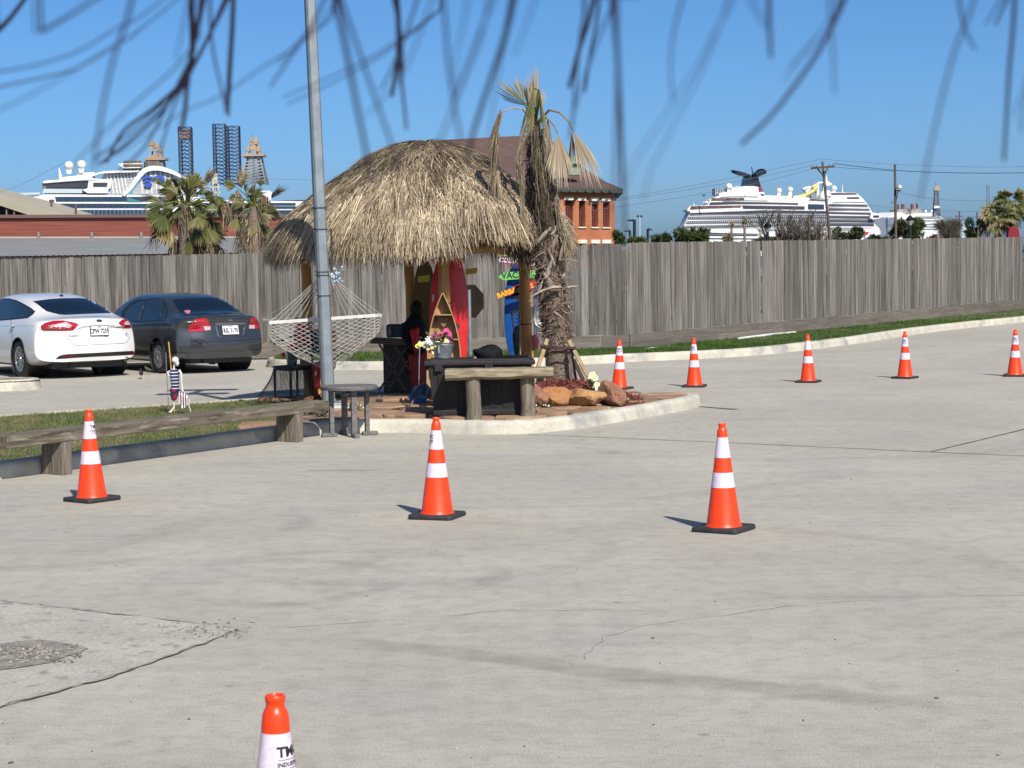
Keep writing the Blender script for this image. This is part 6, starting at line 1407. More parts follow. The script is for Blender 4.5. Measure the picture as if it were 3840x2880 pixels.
# --- the white saloon
zx = lambda t, s: s
fus = dict(L=4.87, xs=ST, re=.9, fe=.9, rc=.30, fc=.42, arch=.365, wr_=.332, tw=.225, track=1.60, axles=(1.08, 3.93), style='spokes',
    w=[(0, .905), (.3, .915), (.7, .922), (1.2, .925), (2.4, .925), (3.6, .92), (4.3, .90), (4.87, .86)],
    zs=[(0, .86), (.10, .93), (.3, .955), (.8, .965), (1.6, .96), (2.6, .93), (3.6, .905), (4.3, .86), (4.7, .70), (4.87, .60)],
    zt=[(0, .90), (.06, 1.00), (.14, 1.035), (.3, 1.045), (.55, 1.075), (.75, 1.125), (1.0, 1.225), (1.3, 1.335), (1.6, 1.405), (1.9, 1.445), (2.2, 1.462), (2.6, 1.465), (2.9, 1.435), (3.2, 1.345), (3.5, 1.20), (3.75, 1.07), (3.95, 1.005), (4.3, .94), (4.65, .80), (4.87, .66)],
    wr=[(0, .60), (.2, .72), (.5, .735), (.75, .70), (1.0, .645), (1.3, .60), (1.7, .575), (2.6, .575), (3.1, .61), (3.5, .68), (3.9, .76), (4.4, .70), (4.87, .5)],
    zb=[(0, .30), (.2, .27), (.6, .21), (1.5, .19), (4.2, .19), (4.87, .24)],
    rear=[(.2, .11), (.30, .04), (.42, .0), (.55, .005), (.66, .03), (.74, .06), (.82, .065), (.90, .075), (1.0, .045), (1.05, .03), (1.4, 0)], front=[(.2, .08), (.35, .0), (.6, .02), (.75, .15), (1.0, .35)])
m_whitep = car_paint('pearl_white_paint', (.70, .69, .67), rough=.2)
car1, bvh1, inv1, body1 = make_car('parked_car', 'white saloon car parked at the left edge of the picture', fus, (-7.76, 32.75, 0), R(34), m_whitep)
Z = lambda lst: [(x / 4.254, y / 4.254 + 1080) for x, y in lst]
drape(Z([(525, 213), (800, 178), (1000, 166), (1250, 163), (1480, 176), (1560, 225), (1700, 310), (1812, 372), (1802, 392), (1740, 402), (1500, 410), (1250, 420), (1050, 430), (960, 425), (850, 400), (740, 370), (660, 310), (600, 262)]), bvh1, inv1, 'rear_window', m_glass, car1)
drape(Z([(-400, 260), (-150, 205), (0, 185), (60, 165), (150, 168), (260, 192), (400, 262), (500, 322), (562, 375), (530, 420), (440, 482), (200, 505), (0, 522), (-250, 535), (-420, 545)]), bvh1, inv1, 'window_trim', m_trim, car1, off=.003)
drape(Z([(-380, 285), (-150, 228), (0, 205), (60, 186), (150, 188), (250, 210), (395, 282), (480, 335), (535, 378), (505, 412), (425, 468), (200, 488), (0, 504), (-250, 518), (-395, 525)]), bvh1, inv1, 'side_window', m_glass2, car1, off=.007)
tl = drape(Z([(652, 612), (720, 562), (850, 530), (1000, 524), (1120, 543), (1200, 558), (1256, 584), (1215, 620), (1160, 676), (1000, 684), (850, 680), (700, 676), (662, 650)]), bvh1, inv1, 'tail_light', m_lamp, car1, off=.010)
drape(Z([(752, 610), (850, 592), (1000, 560), (1050, 545), (1130, 590), (1140, 610), (1110, 640), (1000, 625), (850, 622)]), bvh1, inv1, 'lamp_lens', m_lampc, tl, off=.013)
tr = drape(Z([(1884, 556), (1940, 515), (2000, 495), (2085, 482), (2110, 520), (2126, 600), (2120, 628), (1960, 640), (1925, 600)]), bvh1, inv1, 'tail_light', m_lamp, car1, off=.010)
drape(Z([(1970, 570), (2005, 540), (2050, 528), (2090, 560), (2090, 588), (2000, 592)]), bvh1, inv1, 'lamp_lens', m_lampc, tr, off=.013)
drape(Z([(885, 1135), (940, 1085), (1000, 1066), (1080, 1055), (1500, 1035), (2000, 1008), (2172, 1002), (2188, 1060), (2000, 1072), (1500, 1095), (1200, 1112), (1000, 1128)]), bvh1, inv1, 'bumper_strip', m_trim, car1, off=.004)
drape(Z([(985, 1092), (1060, 1068), (1200, 1058), (1220, 1066), (1180, 1098), (1000, 1108)]), bvh1, inv1, 'reflector', m_dkr, car1, off=.008); drape(Z([(2050, 1020), (2165, 1012), (2172, 1048), (2060, 1055)]), bvh1, inv1, 'reflector', m_dkr, car1, off=.008)
for s_ in ([(1002, 480), (1000, 525)], [(1045, 700), (1075, 780), (1120, 850), (1190, 912), (1230, 920), (1600, 900), (1960, 884), (2010, 868), (2055, 820), (2070, 770)], [(200, 1130), (196, 700), (170, 505)], [(0, 608), (300, 606), (560, 606)]): seam(Z(s_), bvh1, inv1, m_gap, car1, w=1.5 if len(s_) != 3 or s_[0][0] != 0 else .7)
drape(Z([(1205, 676), (1260, 632), (1330, 604), (1450, 596), (1850, 590), (1905, 625), (1925, 645), (1870, 628), (1820, 612), (1460, 622), (1330, 630), (1275, 650)]), bvh1, inv1, 'plate_recess_shade', M('recess_shade', (.36, .35, .34), rough=.5), car1, off=.003)  # shading of the plate recess, put into a greyer sheet on the body
plate(car1, bvh1, inv1, 1578 / 4.254, 1080 + 682 / 4.254, 'CPW 7259', m_trim)
p_, n_ = hit_px(bvh1, inv1, 1578 / 4.254, 1080 + 524 / 4.254); mb = MB(); mb.lathe([(0, 0), (1, 0), (1, .006), (.9, .010), (0, .012)], n=24); X_ = Vector((0, -1, 0)); Y_ = Vector((n_.x, 0, n_.z)).normalized(); Z_ = Y_; Yv = Z_.cross(X_); m4 = Matrix((X_ * .062, Yv * .027, Z_)).transposed().to_4x4(); m4.translation = p_; mb.xf(m4); part('badge', mb, M('badge_dark', (.03, .035, .04), rough=.2), car1, smooth=40, world=False)
def car_text(car, bvh, inv, txt, x, y, size, mat, sq=1.0):
    p, n = hit_px(bvh, inv, x, y); n = Vector((-1, 0, n.z * .5)).normalized(); xd = Vector((0, -1, 0)); yd = xd.cross(n); yd = yd if yd.z > 0 else -yd
    vs, fs = text_mb(txt, size, .001, squeeze=sq); mb = MB(); mb.add([p + n * .008 + xd * v.x + yd * v.y for v in vs], fs); part('lettering', mb, mat, car, world=False)
car_text(car1, bvh1, inv1, 'SE', 2015 / 4.254, 1080 + 723 / 4.254, .035, m_chrome); car_text(car1, bvh1, inv1, 'ECOBOOST', 2005 / 4.254, 1080 + 748 / 4.254, .024, m_chrome); car_text(car1, bvh1, inv1, 'FUSION', 1185 / 4.254, 1080 + 766 / 4.254, .04, m_chrome, 1.3)
p_, n_ = hit_px(bvh1, inv1, 215 / 4.254, 1080 + 608 / 4.254); mb = MB(); mb.tube([p_ + Vector((-.09, .012, .004)), p_ + Vector((-.06, .035, .006)), p_ + Vector((.06, .035, .006)), p_ + Vector((.09, .012, .004))], [.008, .014, .014, .008], 8, squash=.7); part('door_handle', mb, m_whitep, car1, smooth=50, world=False)
mb = MB(); mb.ball(p_ + Vector((0, .004, -.008)), (.085, .008, .022), 14, 8); part('handle_cup', mb, M('cup_shade', (.25, .25, .25), rough=.5), car1, smooth=50, world=False)
p_, n_ = hit_px(bvh1, inv1, 980 / 4.254, 1080 + 130 / 4.254); mb = MB(); mb.ball(p_ + Vector((0, 0, .008)), (.06, .032, .022), 14, 8); mb.tube([p_ + Vector((.0, 0, .02)), p_ + Vector((-.21, 0, .26))], [.004, .002], 5); part('antenna', mb, m_trim, car1, smooth=50, world=False)
p_, n_ = hit_px(bvh1, inv1, 2118 / 4.254, 1080 + 1130 / 4.254); mb = MB(); mb.lathe([(.036, -.14), (.045, .012), (.040, .016), (.036, 0), (.034, -.1), (0, -.1)], p_ + Vector((-.005, .01, -.012)), 20, axis=Matrix.Rotation(R(-90), 3, 'Y')); part('exhaust_tip', mb, [m_chrome], car1, smooth=50, world=False)
mb = MB(); mb.lathe([(0, 0), (.037, 0)], p_ + Vector((.02, .01, -.012)), 20, axis=Matrix.Rotation(R(-90), 3, 'Y')); part('exhaust_bore', mb, m_trim, car1, world=False)
# what the far side and the front have too
front_loc = lambda spec, x0, x1, y: None
def far_side(car, bvh, spec, win, ws):
    o_ = Vector((0, -3, 0)); d = Vector((0, 1, 0)); drape(win, bvh, None, 'side_window', m_glass2, car, off=.006, step=.2, local=(o_, Vector((1, 0, 0)), Vector((0, 0, 1)), d))
    drape(ws, bvh, None, 'windscreen', m_glass, car, off=.006, step=.2, local=(Vector((0, 0, 4)), Vector((1, 0, 0)), Vector((0, 1, 0)), Vector((0, 0, -1))))
far_side(car1, bvh1, fus, [(1.05, 1.02), (1.4, 1.26), (1.9, 1.38), (2.5, 1.40), (3.0, 1.30), (3.4, 1.10), (3.5, .99), (2.4, 1.0)], [(3.0, -.50), (3.0, .50), (3.72, .64), (3.78, 0), (3.72, -.64), (2.96, 0)])
# --- the grey saloon
civ = dict(L=4.45, xs=[x * 4.45 / 4.87 for x in ST], re=.8, fe=.9, rc=.20, fc=.40, arch=.325, wr_=.302, tw=.195, track=1.47, axles=(.98, 3.60), style='cap',
    w=[(0, .835), (.3, .848), (.6, .855), (1.1, .858), (2.2, .858), (3.3, .855), (3.9, .84), (4.45, .80)],
    zs=[(0, .88), (.10, .93), (.3, .95), (.8, .955), (1.6, .94), (2.6, .90), (3.4, .88), (4.0, .80), (4.3, .68), (4.45, .60)],
    zt=[(0, .94), (.06, 1.01), (.14, 1.035), (.3, 1.045), (.5, 1.06), (.68, 1.10), (.85, 1.185), (1.05, 1.29), (1.3, 1.375), (1.6, 1.415), (2.0, 1.432), (2.4, 1.43), (2.7, 1.395), (3.0, 1.28), (3.25, 1.14), (3.45, 1.01), (3.6, .96), (4.0, .88), (4.3, .76), (4.45, .64)],
    wr=[(0, .60), (.2, .70), (.5, .71), (.7, .67), (.9, .62), (1.2, .575), (1.6, .56), (2.4, .56), (2.9, .60), (3.3, .68), (3.7, .72), (4.2, .62), (4.45, .45)],
    zb=[(0, .27), (.2, .24), (.6, .20), (1.5, .18), (3.8, .18), (4.45, .22)],
    rear=[(.2, .07), (.30, .015), (.42, .0), (.60, .0), (.645, .012), (.70, .05), (.80, .06), (.90, .06), (.98, .045), (1.03, .02), (1.4, 0)], front=[(.2, .06), (.35, .0), (.55, .02), (.7, .12), (1.0, .3)])
m_greyp = car_paint('graphite_paint', (.045, .048, .051), rough=.25, metal=.45)
car2, bvh2, inv2, body2 = make_car('parked_car', 'dark grey saloon car parked in front of the fence beside the white car', civ, (-5.60, 33.65, 0), R(35), m_greyp)
Z2 = lambda lst: [(x / 3.814 + 440, y / 3.814 + 1080) for x, y in lst]
drape(Z2([(785, 168), (1000, 150), (1250, 140), (1400, 142), (1500, 152), (1600, 205), (1700, 275), (1780, 335), (1832, 372), (1700, 368), (1300, 385), (1100, 395), (930, 400), (880, 330), (830, 240)]), bvh2, inv2, 'rear_window', m_glass, car2)
drape(Z2([(60, 340), (150, 240), (260, 170), (400, 160), (440, 152), (560, 145), (660, 165), (700, 220), (718, 300), (712, 400), (690, 470), (600, 476), (250, 488), (150, 470), (60, 460)]), bvh2, inv2, 'window_trim', m_trim, car2, off=.003)
drape(Z2([(110, 350), (200, 260), (290, 205), (402, 188), (385, 240), (340, 380), (320, 470), (260, 475), (120, 460)]), bvh2, inv2, 'side_window', m_glass2, car2, off=.007)
drape(Z2([(420, 200), (470, 168), (560, 160), (645, 180), (668, 240), (640, 350), (590, 466), (350, 474)]), bvh2, inv2, 'side_window', m_glass2, car2, off=.007)
drape(Z2([(682, 240), (702, 310), (696, 400), (676, 455), (612, 462), (655, 360)]), bvh2, inv2, 'side_window', m_glass2, car2, off=.007)
t2 = drape(Z2([(1005, 612), (1030, 550), (1080, 480), (1130, 445), (1270, 435), (1300, 480), (1335, 560), (1334, 605), (1240, 610), (1225, 622), (1020, 628)]), bvh2, inv2, 'tail_light', m_lamp, car2, off=.010)
drape(Z2([(1232, 548), (1325, 548), (1333, 604), (1250, 606)]), bvh2, inv2, 'lamp_lens', m_lampc, t2, off=.013)
t2 = drape(Z2([(1900, 440), (1930, 424), (1990, 424), (2040, 470), (2062, 530), (2066, 582), (1885, 582), (1890, 500)]), bvh2, inv2, 'tail_light', m_lamp, car2, off=.010)
drape(Z2([(1886, 530), (1958, 528), (1955, 582), (1882, 583)]), bvh2, inv2, 'lamp_lens', m_lampc, t2, off=.013)
for s_ in ([(1245, 625), (1262, 680), (1285, 722), (1330, 728), (1700, 712), (1910, 702), (1945, 695)], [(1275, 435), (1440, 425), (1700, 415), (1900, 412)], [(530, 1000), (505, 780), (500, 480)], [(240, 500), (480, 492), (690, 490)], [(1060, 625), (1240, 625)], [(825, 525), (815, 620)], [(735, 545), (700, 680)]): seam(Z2(s_), bvh2, inv2, m_gap, car2, w=1.5)
m_gl = M('lighter_grey_gloss', (.13, .135, .14), rough=.25, metal=.5, coat=1)  # lighter grey than the body, for the recess edges and the bar
drape(Z2([(1050, 712), (1280, 742), (1330, 745), (1800, 722), (2105, 690), (2108, 712), (1800, 745), (1330, 768), (1270, 766), (1180, 790), (1070, 740)]), bvh2, inv2, 'bumper_ledge', m_greyp, car2, off=.018)
drape(Z2([(860, 905), (1100, 898), (2105, 855), (2106, 868), (1100, 914), (860, 915)]), bvh2, inv2, 'bumper_moulding', m_greyp, car2, off=.014); drape(Z2([(290, 768), (520, 778), (520, 792), (290, 784)]), bvh2, inv2, 'door_moulding', m_greyp, car2, off=.012)
drape(Z2([(1388, 512), (1420, 500), (1780, 488), (1826, 498), (1824, 518), (1780, 525), (1420, 538), (1392, 528)]), bvh2, inv2, 'chrome_bar', m_gl, car2, off=.016)
drape(Z2([(1395, 548), (1420, 545), (1455, 680), (1490, 695), (1470, 702), (1430, 690)]), bvh2, inv2, 'recess_edge', m_gl, car2, off=.003); drape(Z2([(1822, 530), (1832, 560), (1812, 665), (1795, 668), (1808, 600)]), bvh2, inv2, 'recess_edge', m_gl, car2, off=.003)
plate(car2, bvh2, inv2, 1612 / 3.814 + 440, 1080 + 604 / 3.814, 'RSL 5170', None)
p_, n_ = hit_px(bvh2, inv2, 1614 / 3.814 + 440, 1080 + 462 / 3.814); Yv = Vector((0, 0, 1)); mb = MB()
for a, b in (((-.024, -.028), (-.030, .028)), ((.024, -.028), (.030, .028)), ((-.026, 0), (.026, 0))): mb.beam(p_ + Vector((-.010, -a[0], a[1])), p_ + Vector((-.010, -b[0], b[1])), .010, .008, up=(1, 0, 0))
part('badge', mb, m_chrome, car2, world=False)
drape(Z2([(952, 335), (1000, 322), (1042, 325), (1045, 350), (1030, 368), (990, 368), (968, 350)]), bvh2, inv2, 'window_sticker', M('pink_sticker', (.55, .20, .24), (.4, .12, .16), scale=50, rough=.5), car2, off=.011)
p_, n_ = hit_px(bvh2, inv2, 575 / 3.814 + 440, 1080 + 595 / 3.814); mb = MB(); mb.tube([p_ + Vector((-.09, .010, 0)), p_ + Vector((-.06, .032, .0)), p_ + Vector((.06, .032, .0)), p_ + Vector((.09, .010, 0))], [.008, .013, .013, .008], 8, squash=.7); part('door_handle', mb, m_trim, car2, smooth=50, world=False)
drape(Z2([(1335, 362), (1500, 356), (1505, 364), (1340, 372)]), bvh2, inv2, 'high_brake_light', M('brake_lamp', (.05, .05, .06), rough=.2), car2, off=.010)
far_side(car2, bvh2, civ, [(.95, 1.0), (1.2, 1.20), (1.6, 1.34), (2.2, 1.36), (2.7, 1.25), (3.1, 1.04), (3.2, .95), (2.2, .98)], [(2.78, -.48), (2.78, .48), (3.38, .60), (3.44, 0), (3.38, -.60), (2.74, 0)])
# parking bay stripes under the cars
mb = MB(); m_stripe = M('worn_white_paint', (.55, .53, .49), (.68, .66, .62), scale=8, rough=.85)
fw = Vector((-math.sin(R(34)), math.cos(R(34)), 0))
for px in ((620, 1392), (1015, 1470)):
    a = gp(*px); ground_strip(mb, densify([a + fw * (-.2 if px[0] < 700 else 0), a + fw * (5 if px[0] < 700 else .6)], .5), .10, lift=.004)
single('parking_line', mb, m_stripe, kind='structure')
# ================================================================== beyond the fence
m_brick = M('distant_brick', (.34, .115, .050), (.42, .155, .070), scale=1.2, rough=.9, fine=.10, fscale=9)
m_stone = M('limestone_trim', (.62, .58, .47), (.7, .66, .56), scale=2, rough=.8)
m_roofb = M('brown_shingle', (.085, .050, .040), (.115, .070, .056), scale=1.5, rough=.9, fine=.08, fscale=20, stretch=(1, 1, 4))
m_gutter = M('gutter', (.05, .06, .05), rough=.6); m_shut = M('maroon_shutter', (.075, .012, .014), (.11, .02, .018), scale=3, stretch=(1, 1, 8), rough=.7); m_reveal = M('brick_reveal', (.32, .13, .07), rough=.9)
bb = thing('brick_building', 'orange brick two storey building with brown hipped roof behind the palm', 'building', (5, 122, -.3))
pf = Plane(1500, 112, 2305, 121)
def wall_with_holes(name, x0, x1, y0, y1, holes, plane, thick, mat, parent):
    xsx = sorted({x0, x1} | {h[0] for h in holes} | {h[2] for h in holes}); ysy = sorted({y0, y1} | {h[1] for h in holes} | {h[3] for h in holes}); mb = MB()
    for a, b in zip(xsx[:-1], xsx[1:]):
        run = None
        for c, d in zip(ysy[:-1], ysy[1:]):
            cx, cy = (a + b) / 2, (c + d) / 2
            if any(h[0] < cx < h[2] and h[1] < cy < h[3] for h in holes): continue
            mb.prism([plane.hit(x, y) for x, y in ((a, c), (b, c), (b, d), (a, d))], -plane.n * thick)
    return part(name, mb, mat, parent)
wins = []
def z2(x, y): return (1900 + x / 3.252, 450 + y / 3.252)
for x0, x1, yt, yb in ((582, 622, 980, 1300), (718, 795, 975, 1302), (882, 945, 982, 1304), (1038, 1103, 985, 1306), (1175, 1243, 988, 1308)):
    a = z2(x0, yt); b = z2(x1 + 14, yb); wins.append((a[0], a[1], b[0], b[1]))
for cx in (755, 920, 1080, 1215): a = z2(cx - 35, 1505); b = z2(cx + 45, 1700); wins.append((a[0], a[1], b[0], b[1]))
for k in range(1, 8): x_ = 2088 - 48 * k; wins.append((x_ - 11, 751, x_ + 11, 851)); wins.append((x_ - 11, 912, x_ + 11, 970))
wall_with_holes('wall', 1560, 2305, 712, 1010, wins, pf, .6, m_brick, bb)
cA = pf.hit(2305, 712); cB = pf.hit(2305, 1010); mb = MB(); side = Vector((0, 1, 0)) * 14 
mb.add([cA, cB, cB + side, cA + side, cA + Vector((-.6, .1, 0)), cB + Vector((-.6, .1, 0)), cB + side + Vector((-.6, 0, 0)), cA + side + Vector((-.6, 0, 0))], [(0, 1, 2, 3), (4, 7, 6, 5)]); part('side_wall', mb, m_brick, bb)
for i, (x0, y0, x1, y1) in enumerate(wins):
    fr = slab('window', [(x0 - 1, y0 - 1), (x1 + 1, y0 - 1), (x1 + 1, y1 + 1), (x0 - 1, y1 + 1)], pf, .08, m_shut, bb, off=-.30)
    for k in range(3):
        xx = x0 + (x1 - x0) * (k + .5) / 3; slab('slat', [(xx - .9, y0 + 1), (xx + .9, y0 + 1), (xx + .9, y1 - 1), (xx - .9, y1 - 1)], pf, .04, m_shut, fr, off=-.26)
    if y0 < 880:
        slab('lintel', [(x0 - 4, y0 - 12), (x1 + 4, y0 - 12), (x1 + 4, y0 + .5), (x0 - 4, y0 + .5)], pf, .4, m_stone, bb, off=.08); slab('sill', [(x0 - 1, y1 - .5), (x1 + 4, y1 - .5), (x1 + 4, y1 + 4), (x0 - 1, y1 + 4)], pf, .4, m_stone, bb, off=.10)
    else: slab('lintel', [(x0 - 4, 899), (x1 + 5, 899), (x1 + 5, y0), (x0 - 4, y0)], pf, .4, m_stone, bb, off=.08)
# roof: two slopes meeting on a hip, flaring at the eave
e = [pf.hit(x, y, .5) for x, y in ((1530, 690), (2336, 708))]; back = Vector((-.02, 1, 0))
mb = MB(); top_ = [at(1500, 533, 128), at(1930, 510, 130), at(2000, 512, 130)]
fl_ = [at(1530, 672, 116), at(2275, 683, 123.5)]
hip = at(2193, 635, 126)
rt_back = e[1] + Vector((.3, 16, 0)); fl_back = fl_[1] + Vector((.2, 14, 0))
V = [e[0], e[1], fl_[0], fl_[1], hip, top_[0], top_[1], top_[2], rt_back, fl_back, top_[2] + Vector((0, 8, 0))]
mb.add(V, [(0, 1, 3, 2), (2, 3, 4, 7, 6, 5), (1, 8, 9, 3), (3, 9, 10, 4), (4, 10, 7)]); part('roof', mb, m_roofb, bb)
mb = MB(); o_ = Vector((0, 0, -.28))
mb.add([e[0], e[1], e[1] + o_, e[0] + o_, rt_back, rt_back + o_], [(0, 3, 2, 1), (1, 2, 5, 4)]); part('gutter', mb, m_gutter, bb)
for k in range(26):
    x_ = 1540 + k * 30; q = pf.hit(x_, 716, .45); mb = MB(); mb.box(q, (.12, 1.1, .16)); part('eave_bracket', mb, m_gutter, bb)
mb = MB(); mb.add([e[0] + o_, e[1] + o_, pf.hit(2305, 716, -.4), pf.hit(1530, 700, -.4)], [(0, 3, 2, 1)]); part('soffit', mb, m_gutter, bb)
mb = MB(); c_ = at(2150, 628, 121.5); mb.lathe([(.5, -.5), (.5, .1), (.75, .2), (.3, .75), (0, .8)], c_, 14); part('roof_vent', mb, M('green_vent', (.20, .28, .20), rough=.6), bb, smooth=50)

# --- warehouse on the left: grey metal roof and red brick wall
wh = thing('warehouse', 'long warehouse with grey metal lean-to roof and red brick parapet behind the fence', 'building', (-16, 76, -.3))
m_rbrick = M('red_brick_wall', (.165, .042, .028), (.235, .070, .048), scale=.9, stretch=(.5, .5, 14), rough=.9, fine=.12, fscale=14)
m_metalr = M('grey_sheet_roof', (.215, .21, .195), (.26, .255, .235), scale=.6, rough=.6, fine=.03, fscale=6)
yy = lambda x, a: a - .0155 * x * .35
pw = Plane(-200, 80, 1400, 80)
def zz(x, y): return (x / 2.011, 440 + y / 2.011)
slab('brick_wall', [(-150, 816), (1500, 812), (1500, 1030), (-150, 1035)], pw, .5, m_rbrick, wh)
slab('coping', [(-150, 806), (1500, 801), (1500, 812), (-150, 818)], pw, .9, M('coping_tile', (.13, .08, .07), rough=.8), wh, off=.15)
slab('flashing', [(-150, 888), (1500, 886), (1500, 892), (-150, 895)], pw, .3, M('flashing', (.42, .38, .33), rough=.7), wh, off=.12)
A0, A1 = pw.hit(-150, 893, .1), pw.hit(1500, 890, .1); B0, B1 = at(-250, 966, 57), at(1400, 940, 57)
mb = MB(); nr = 150
for i in range(nr + 1):
    t = i / nr; h = .013 if i % 2 else 0; mb.v += [tuple(A0.lerp(A1, t) + Vector((0, 0, h))), tuple(B0.lerp(B1, t) + Vector((0, 0, h)))]
mb.f = [(2 * i, 2 * i + 1, 2 * i + 3, 2 * i + 2) for i in range(nr)]; mb.m = [0] * nr; part('metal_roof', mb, m_metalr, wh)
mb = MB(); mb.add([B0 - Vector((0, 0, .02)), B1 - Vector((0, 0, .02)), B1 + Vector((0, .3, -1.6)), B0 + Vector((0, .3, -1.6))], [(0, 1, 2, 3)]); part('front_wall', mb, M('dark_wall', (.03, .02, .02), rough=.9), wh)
for x_ in (145, 345, 530, 720, 900): slab('downspout', [(x_ - 5, 870), (x_ + 4, 870), (x_ + 4, 893), (x_ - 5, 893)], pw, .2, M('box_grey', (.20, .19, .18), rough=.6), wh, off=.25)
gb = thing('gabled_shed', 'beige shed roof sloping down behind the brick parapet at far left', 'building', (-24, 95, -.3)); pg = Plane(-300, 95, 400, 95)
mb = MB(); P_ = [pg.hit(*zz(-700, 400)), pg.hit(*zz(0, 585)), pg.hit(*zz(500, 740)), pg.hit(*zz(530, 748)), pg.hit(*zz(240, 745)), pg.hit(*zz(0, 665)), pg.hit(*zz(-700, 460))]
mb.prism(P_, (0, 12, 0)); part('roof', mb, M('beige_roof', (.34, .31, .23), (.38, .35, .27), scale=.5, rough=.8), gb)
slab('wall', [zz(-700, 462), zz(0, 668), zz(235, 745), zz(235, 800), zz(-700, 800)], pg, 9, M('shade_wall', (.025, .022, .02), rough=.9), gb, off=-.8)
for x_ in (48, 105): slab('post', [zz(x_ - 4, 690), zz(x_ + 4, 690), zz(x_ + 4, 760), zz(x_ - 4, 760)], pg, .3, M('shed_post', (.2, .19, .17), rough=.8), gb, off=-.1)
# --- poles, wires, lamps
m_pole = M('creosote_pole', (.085, .05, .035), (.15, .10, .075), scale=1, stretch=(4, 4, .4), rough=.9); m_wire = M('wire', (.10, .13, .17), rough=.6)
def z3(x, y): return (2500 + x / 2.633, 580 + y / 2.633)
def z4(x, y): return (3200 + x / 3.456, 580 + y / 3.456)
up = thing('utility_pole', 'leaning brown wooden utility pole with a crossarm in front of the black funnelled ship', 'utility pole', at(3118, 910, 90))
mb = MB(); mb.tube([at(3121, 1010, 90), at(3110, 870, 90), at(3084, 606, 90)], [.085, .08, .055], 10); part('pole', mb, m_pole, up, smooth=60)
mb = MB(); mb.beam(at(3042, 631, 90), at(3129, 624, 89.5), .09, .09); part('crossarm', mb, m_pole, up)
for a in (3050, 3062, 3112, 3124): mb = MB(); c_ = at(a, 628 - (a - 3042) * .08 - 4, 89.8); mb.lathe([(.025, -.04), (.035, .02), (.02, .06), (0, .07)], c_, 8); part('insulator', mb, m_galv, up)
mb = MB(); mb.beam(at(3066, 632, 90), at(3086, 658, 89.8), .04, .06); mb.beam(at(3104, 630, 90), at(3090, 656, 89.8), .04, .06); part('brace', mb, m_pole, up, kind='stuff')
p2 = thing('wooden_pole', 'plain dark wooden pole with a floodlight near its top, right of the ship', 'pole', at(3358, 910, 80))
mb = MB(); mb.tube([at(3361, 1010, 80), at(3358, 800, 80), at(3356, 617, 80)], [.06, .058, .05], 10); part('pole', mb, m_pole, p2, smooth=60)
fl2 = MB(); fl2.ball(at(3373, 703, 79.8), (.12, .14, .12), 12, 8); fl2.lathe([(.04, -.1), (.14, .0), (.12, .02)], at(3371, 711, 79.8), 12); part('floodlight', fl2, M('lamp_head_white', (.6, .62, .62), (.2, .22, .22), scale=8, rough=.4), p2, smooth=60)
mb = MB(); mb.tube([at(3357, 716, 80), at(3366, 714, 79.9), at(3365, 735, 79.9), at(3360, 755, 80)], .02, 6); mb.tube([at(3343, 760, 79.8), at(3352, 752, 79.9), at(3357, 756, 80)], .03, 6); part('bracket', mb, m_wire, p2, kind='stuff')
def wire(label, pts, Ya, Yb, r_=.022, sag=0):
    n = len(pts); P_ = [at(x, y, Ya + (Yb - Ya) * i / (n - 1)) for i, (x, y) in enumerate(pts)]; mb = MB(); mb.tube(catmull(P_, 6), r_ * .42, 4); single('overhead_wire', mb, m_wire, label, 'wire', 'overhead wires')
wire('uppermost thin wire running left from the top of the leaning utility pole', [(2200, 762), (2500, 714), (2800, 655), (3083, 596)], 84, 90)
wire('second thin wire running left from the crossarm of the utility pole', [(2200, 768), (2500, 724), (2800, 673), (3045, 621)], 84, 89.5)
wire('lowest thin wire running left from the crossarm of the utility pole', [(2200, 792), (2500, 748), (2800, 695), (3048, 634)], 84, 89.5)
wire('uppermost faint wire running right from the utility pole', [(3083, 596), (3200, 606), (3400, 618), (3700, 626), (3900, 622)], 90, 95, .018)
wire('thick bundled wire running right from the crossarm past the second pole', [(3128, 613), (3200, 622), (3350, 638), (3500, 646), (3700, 649), (3900, 647)], 89.5, 80, .04)
wire('wire just under the thick one right of the utility pole', [(3128, 626), (3200, 632), (3300, 639), (3357, 641)], 89.5, 80, .022)
wire('lower thin wire right of the wooden pole crossing the drilling tower', [(3372, 722), (3470, 742), (3560, 750), (3700, 753), (3900, 750)], 80, 85, .018)
wire('lowest faint wire behind the wooden pole at the right', [(3240, 768), (3350, 779), (3500, 788), (3650, 793), (3900, 790)], 100, 100, .018)
wire('long faint wire rising from the left edge above the white ship', [(-100, 750), (60, 700), (180, 640), (260, 600)], 95, 95, .016)
wire('faint wire low in the sky between the derrick and the thatched roof', [(960, 668), (1050, 672), (1200, 676)], 100, 100, .018)
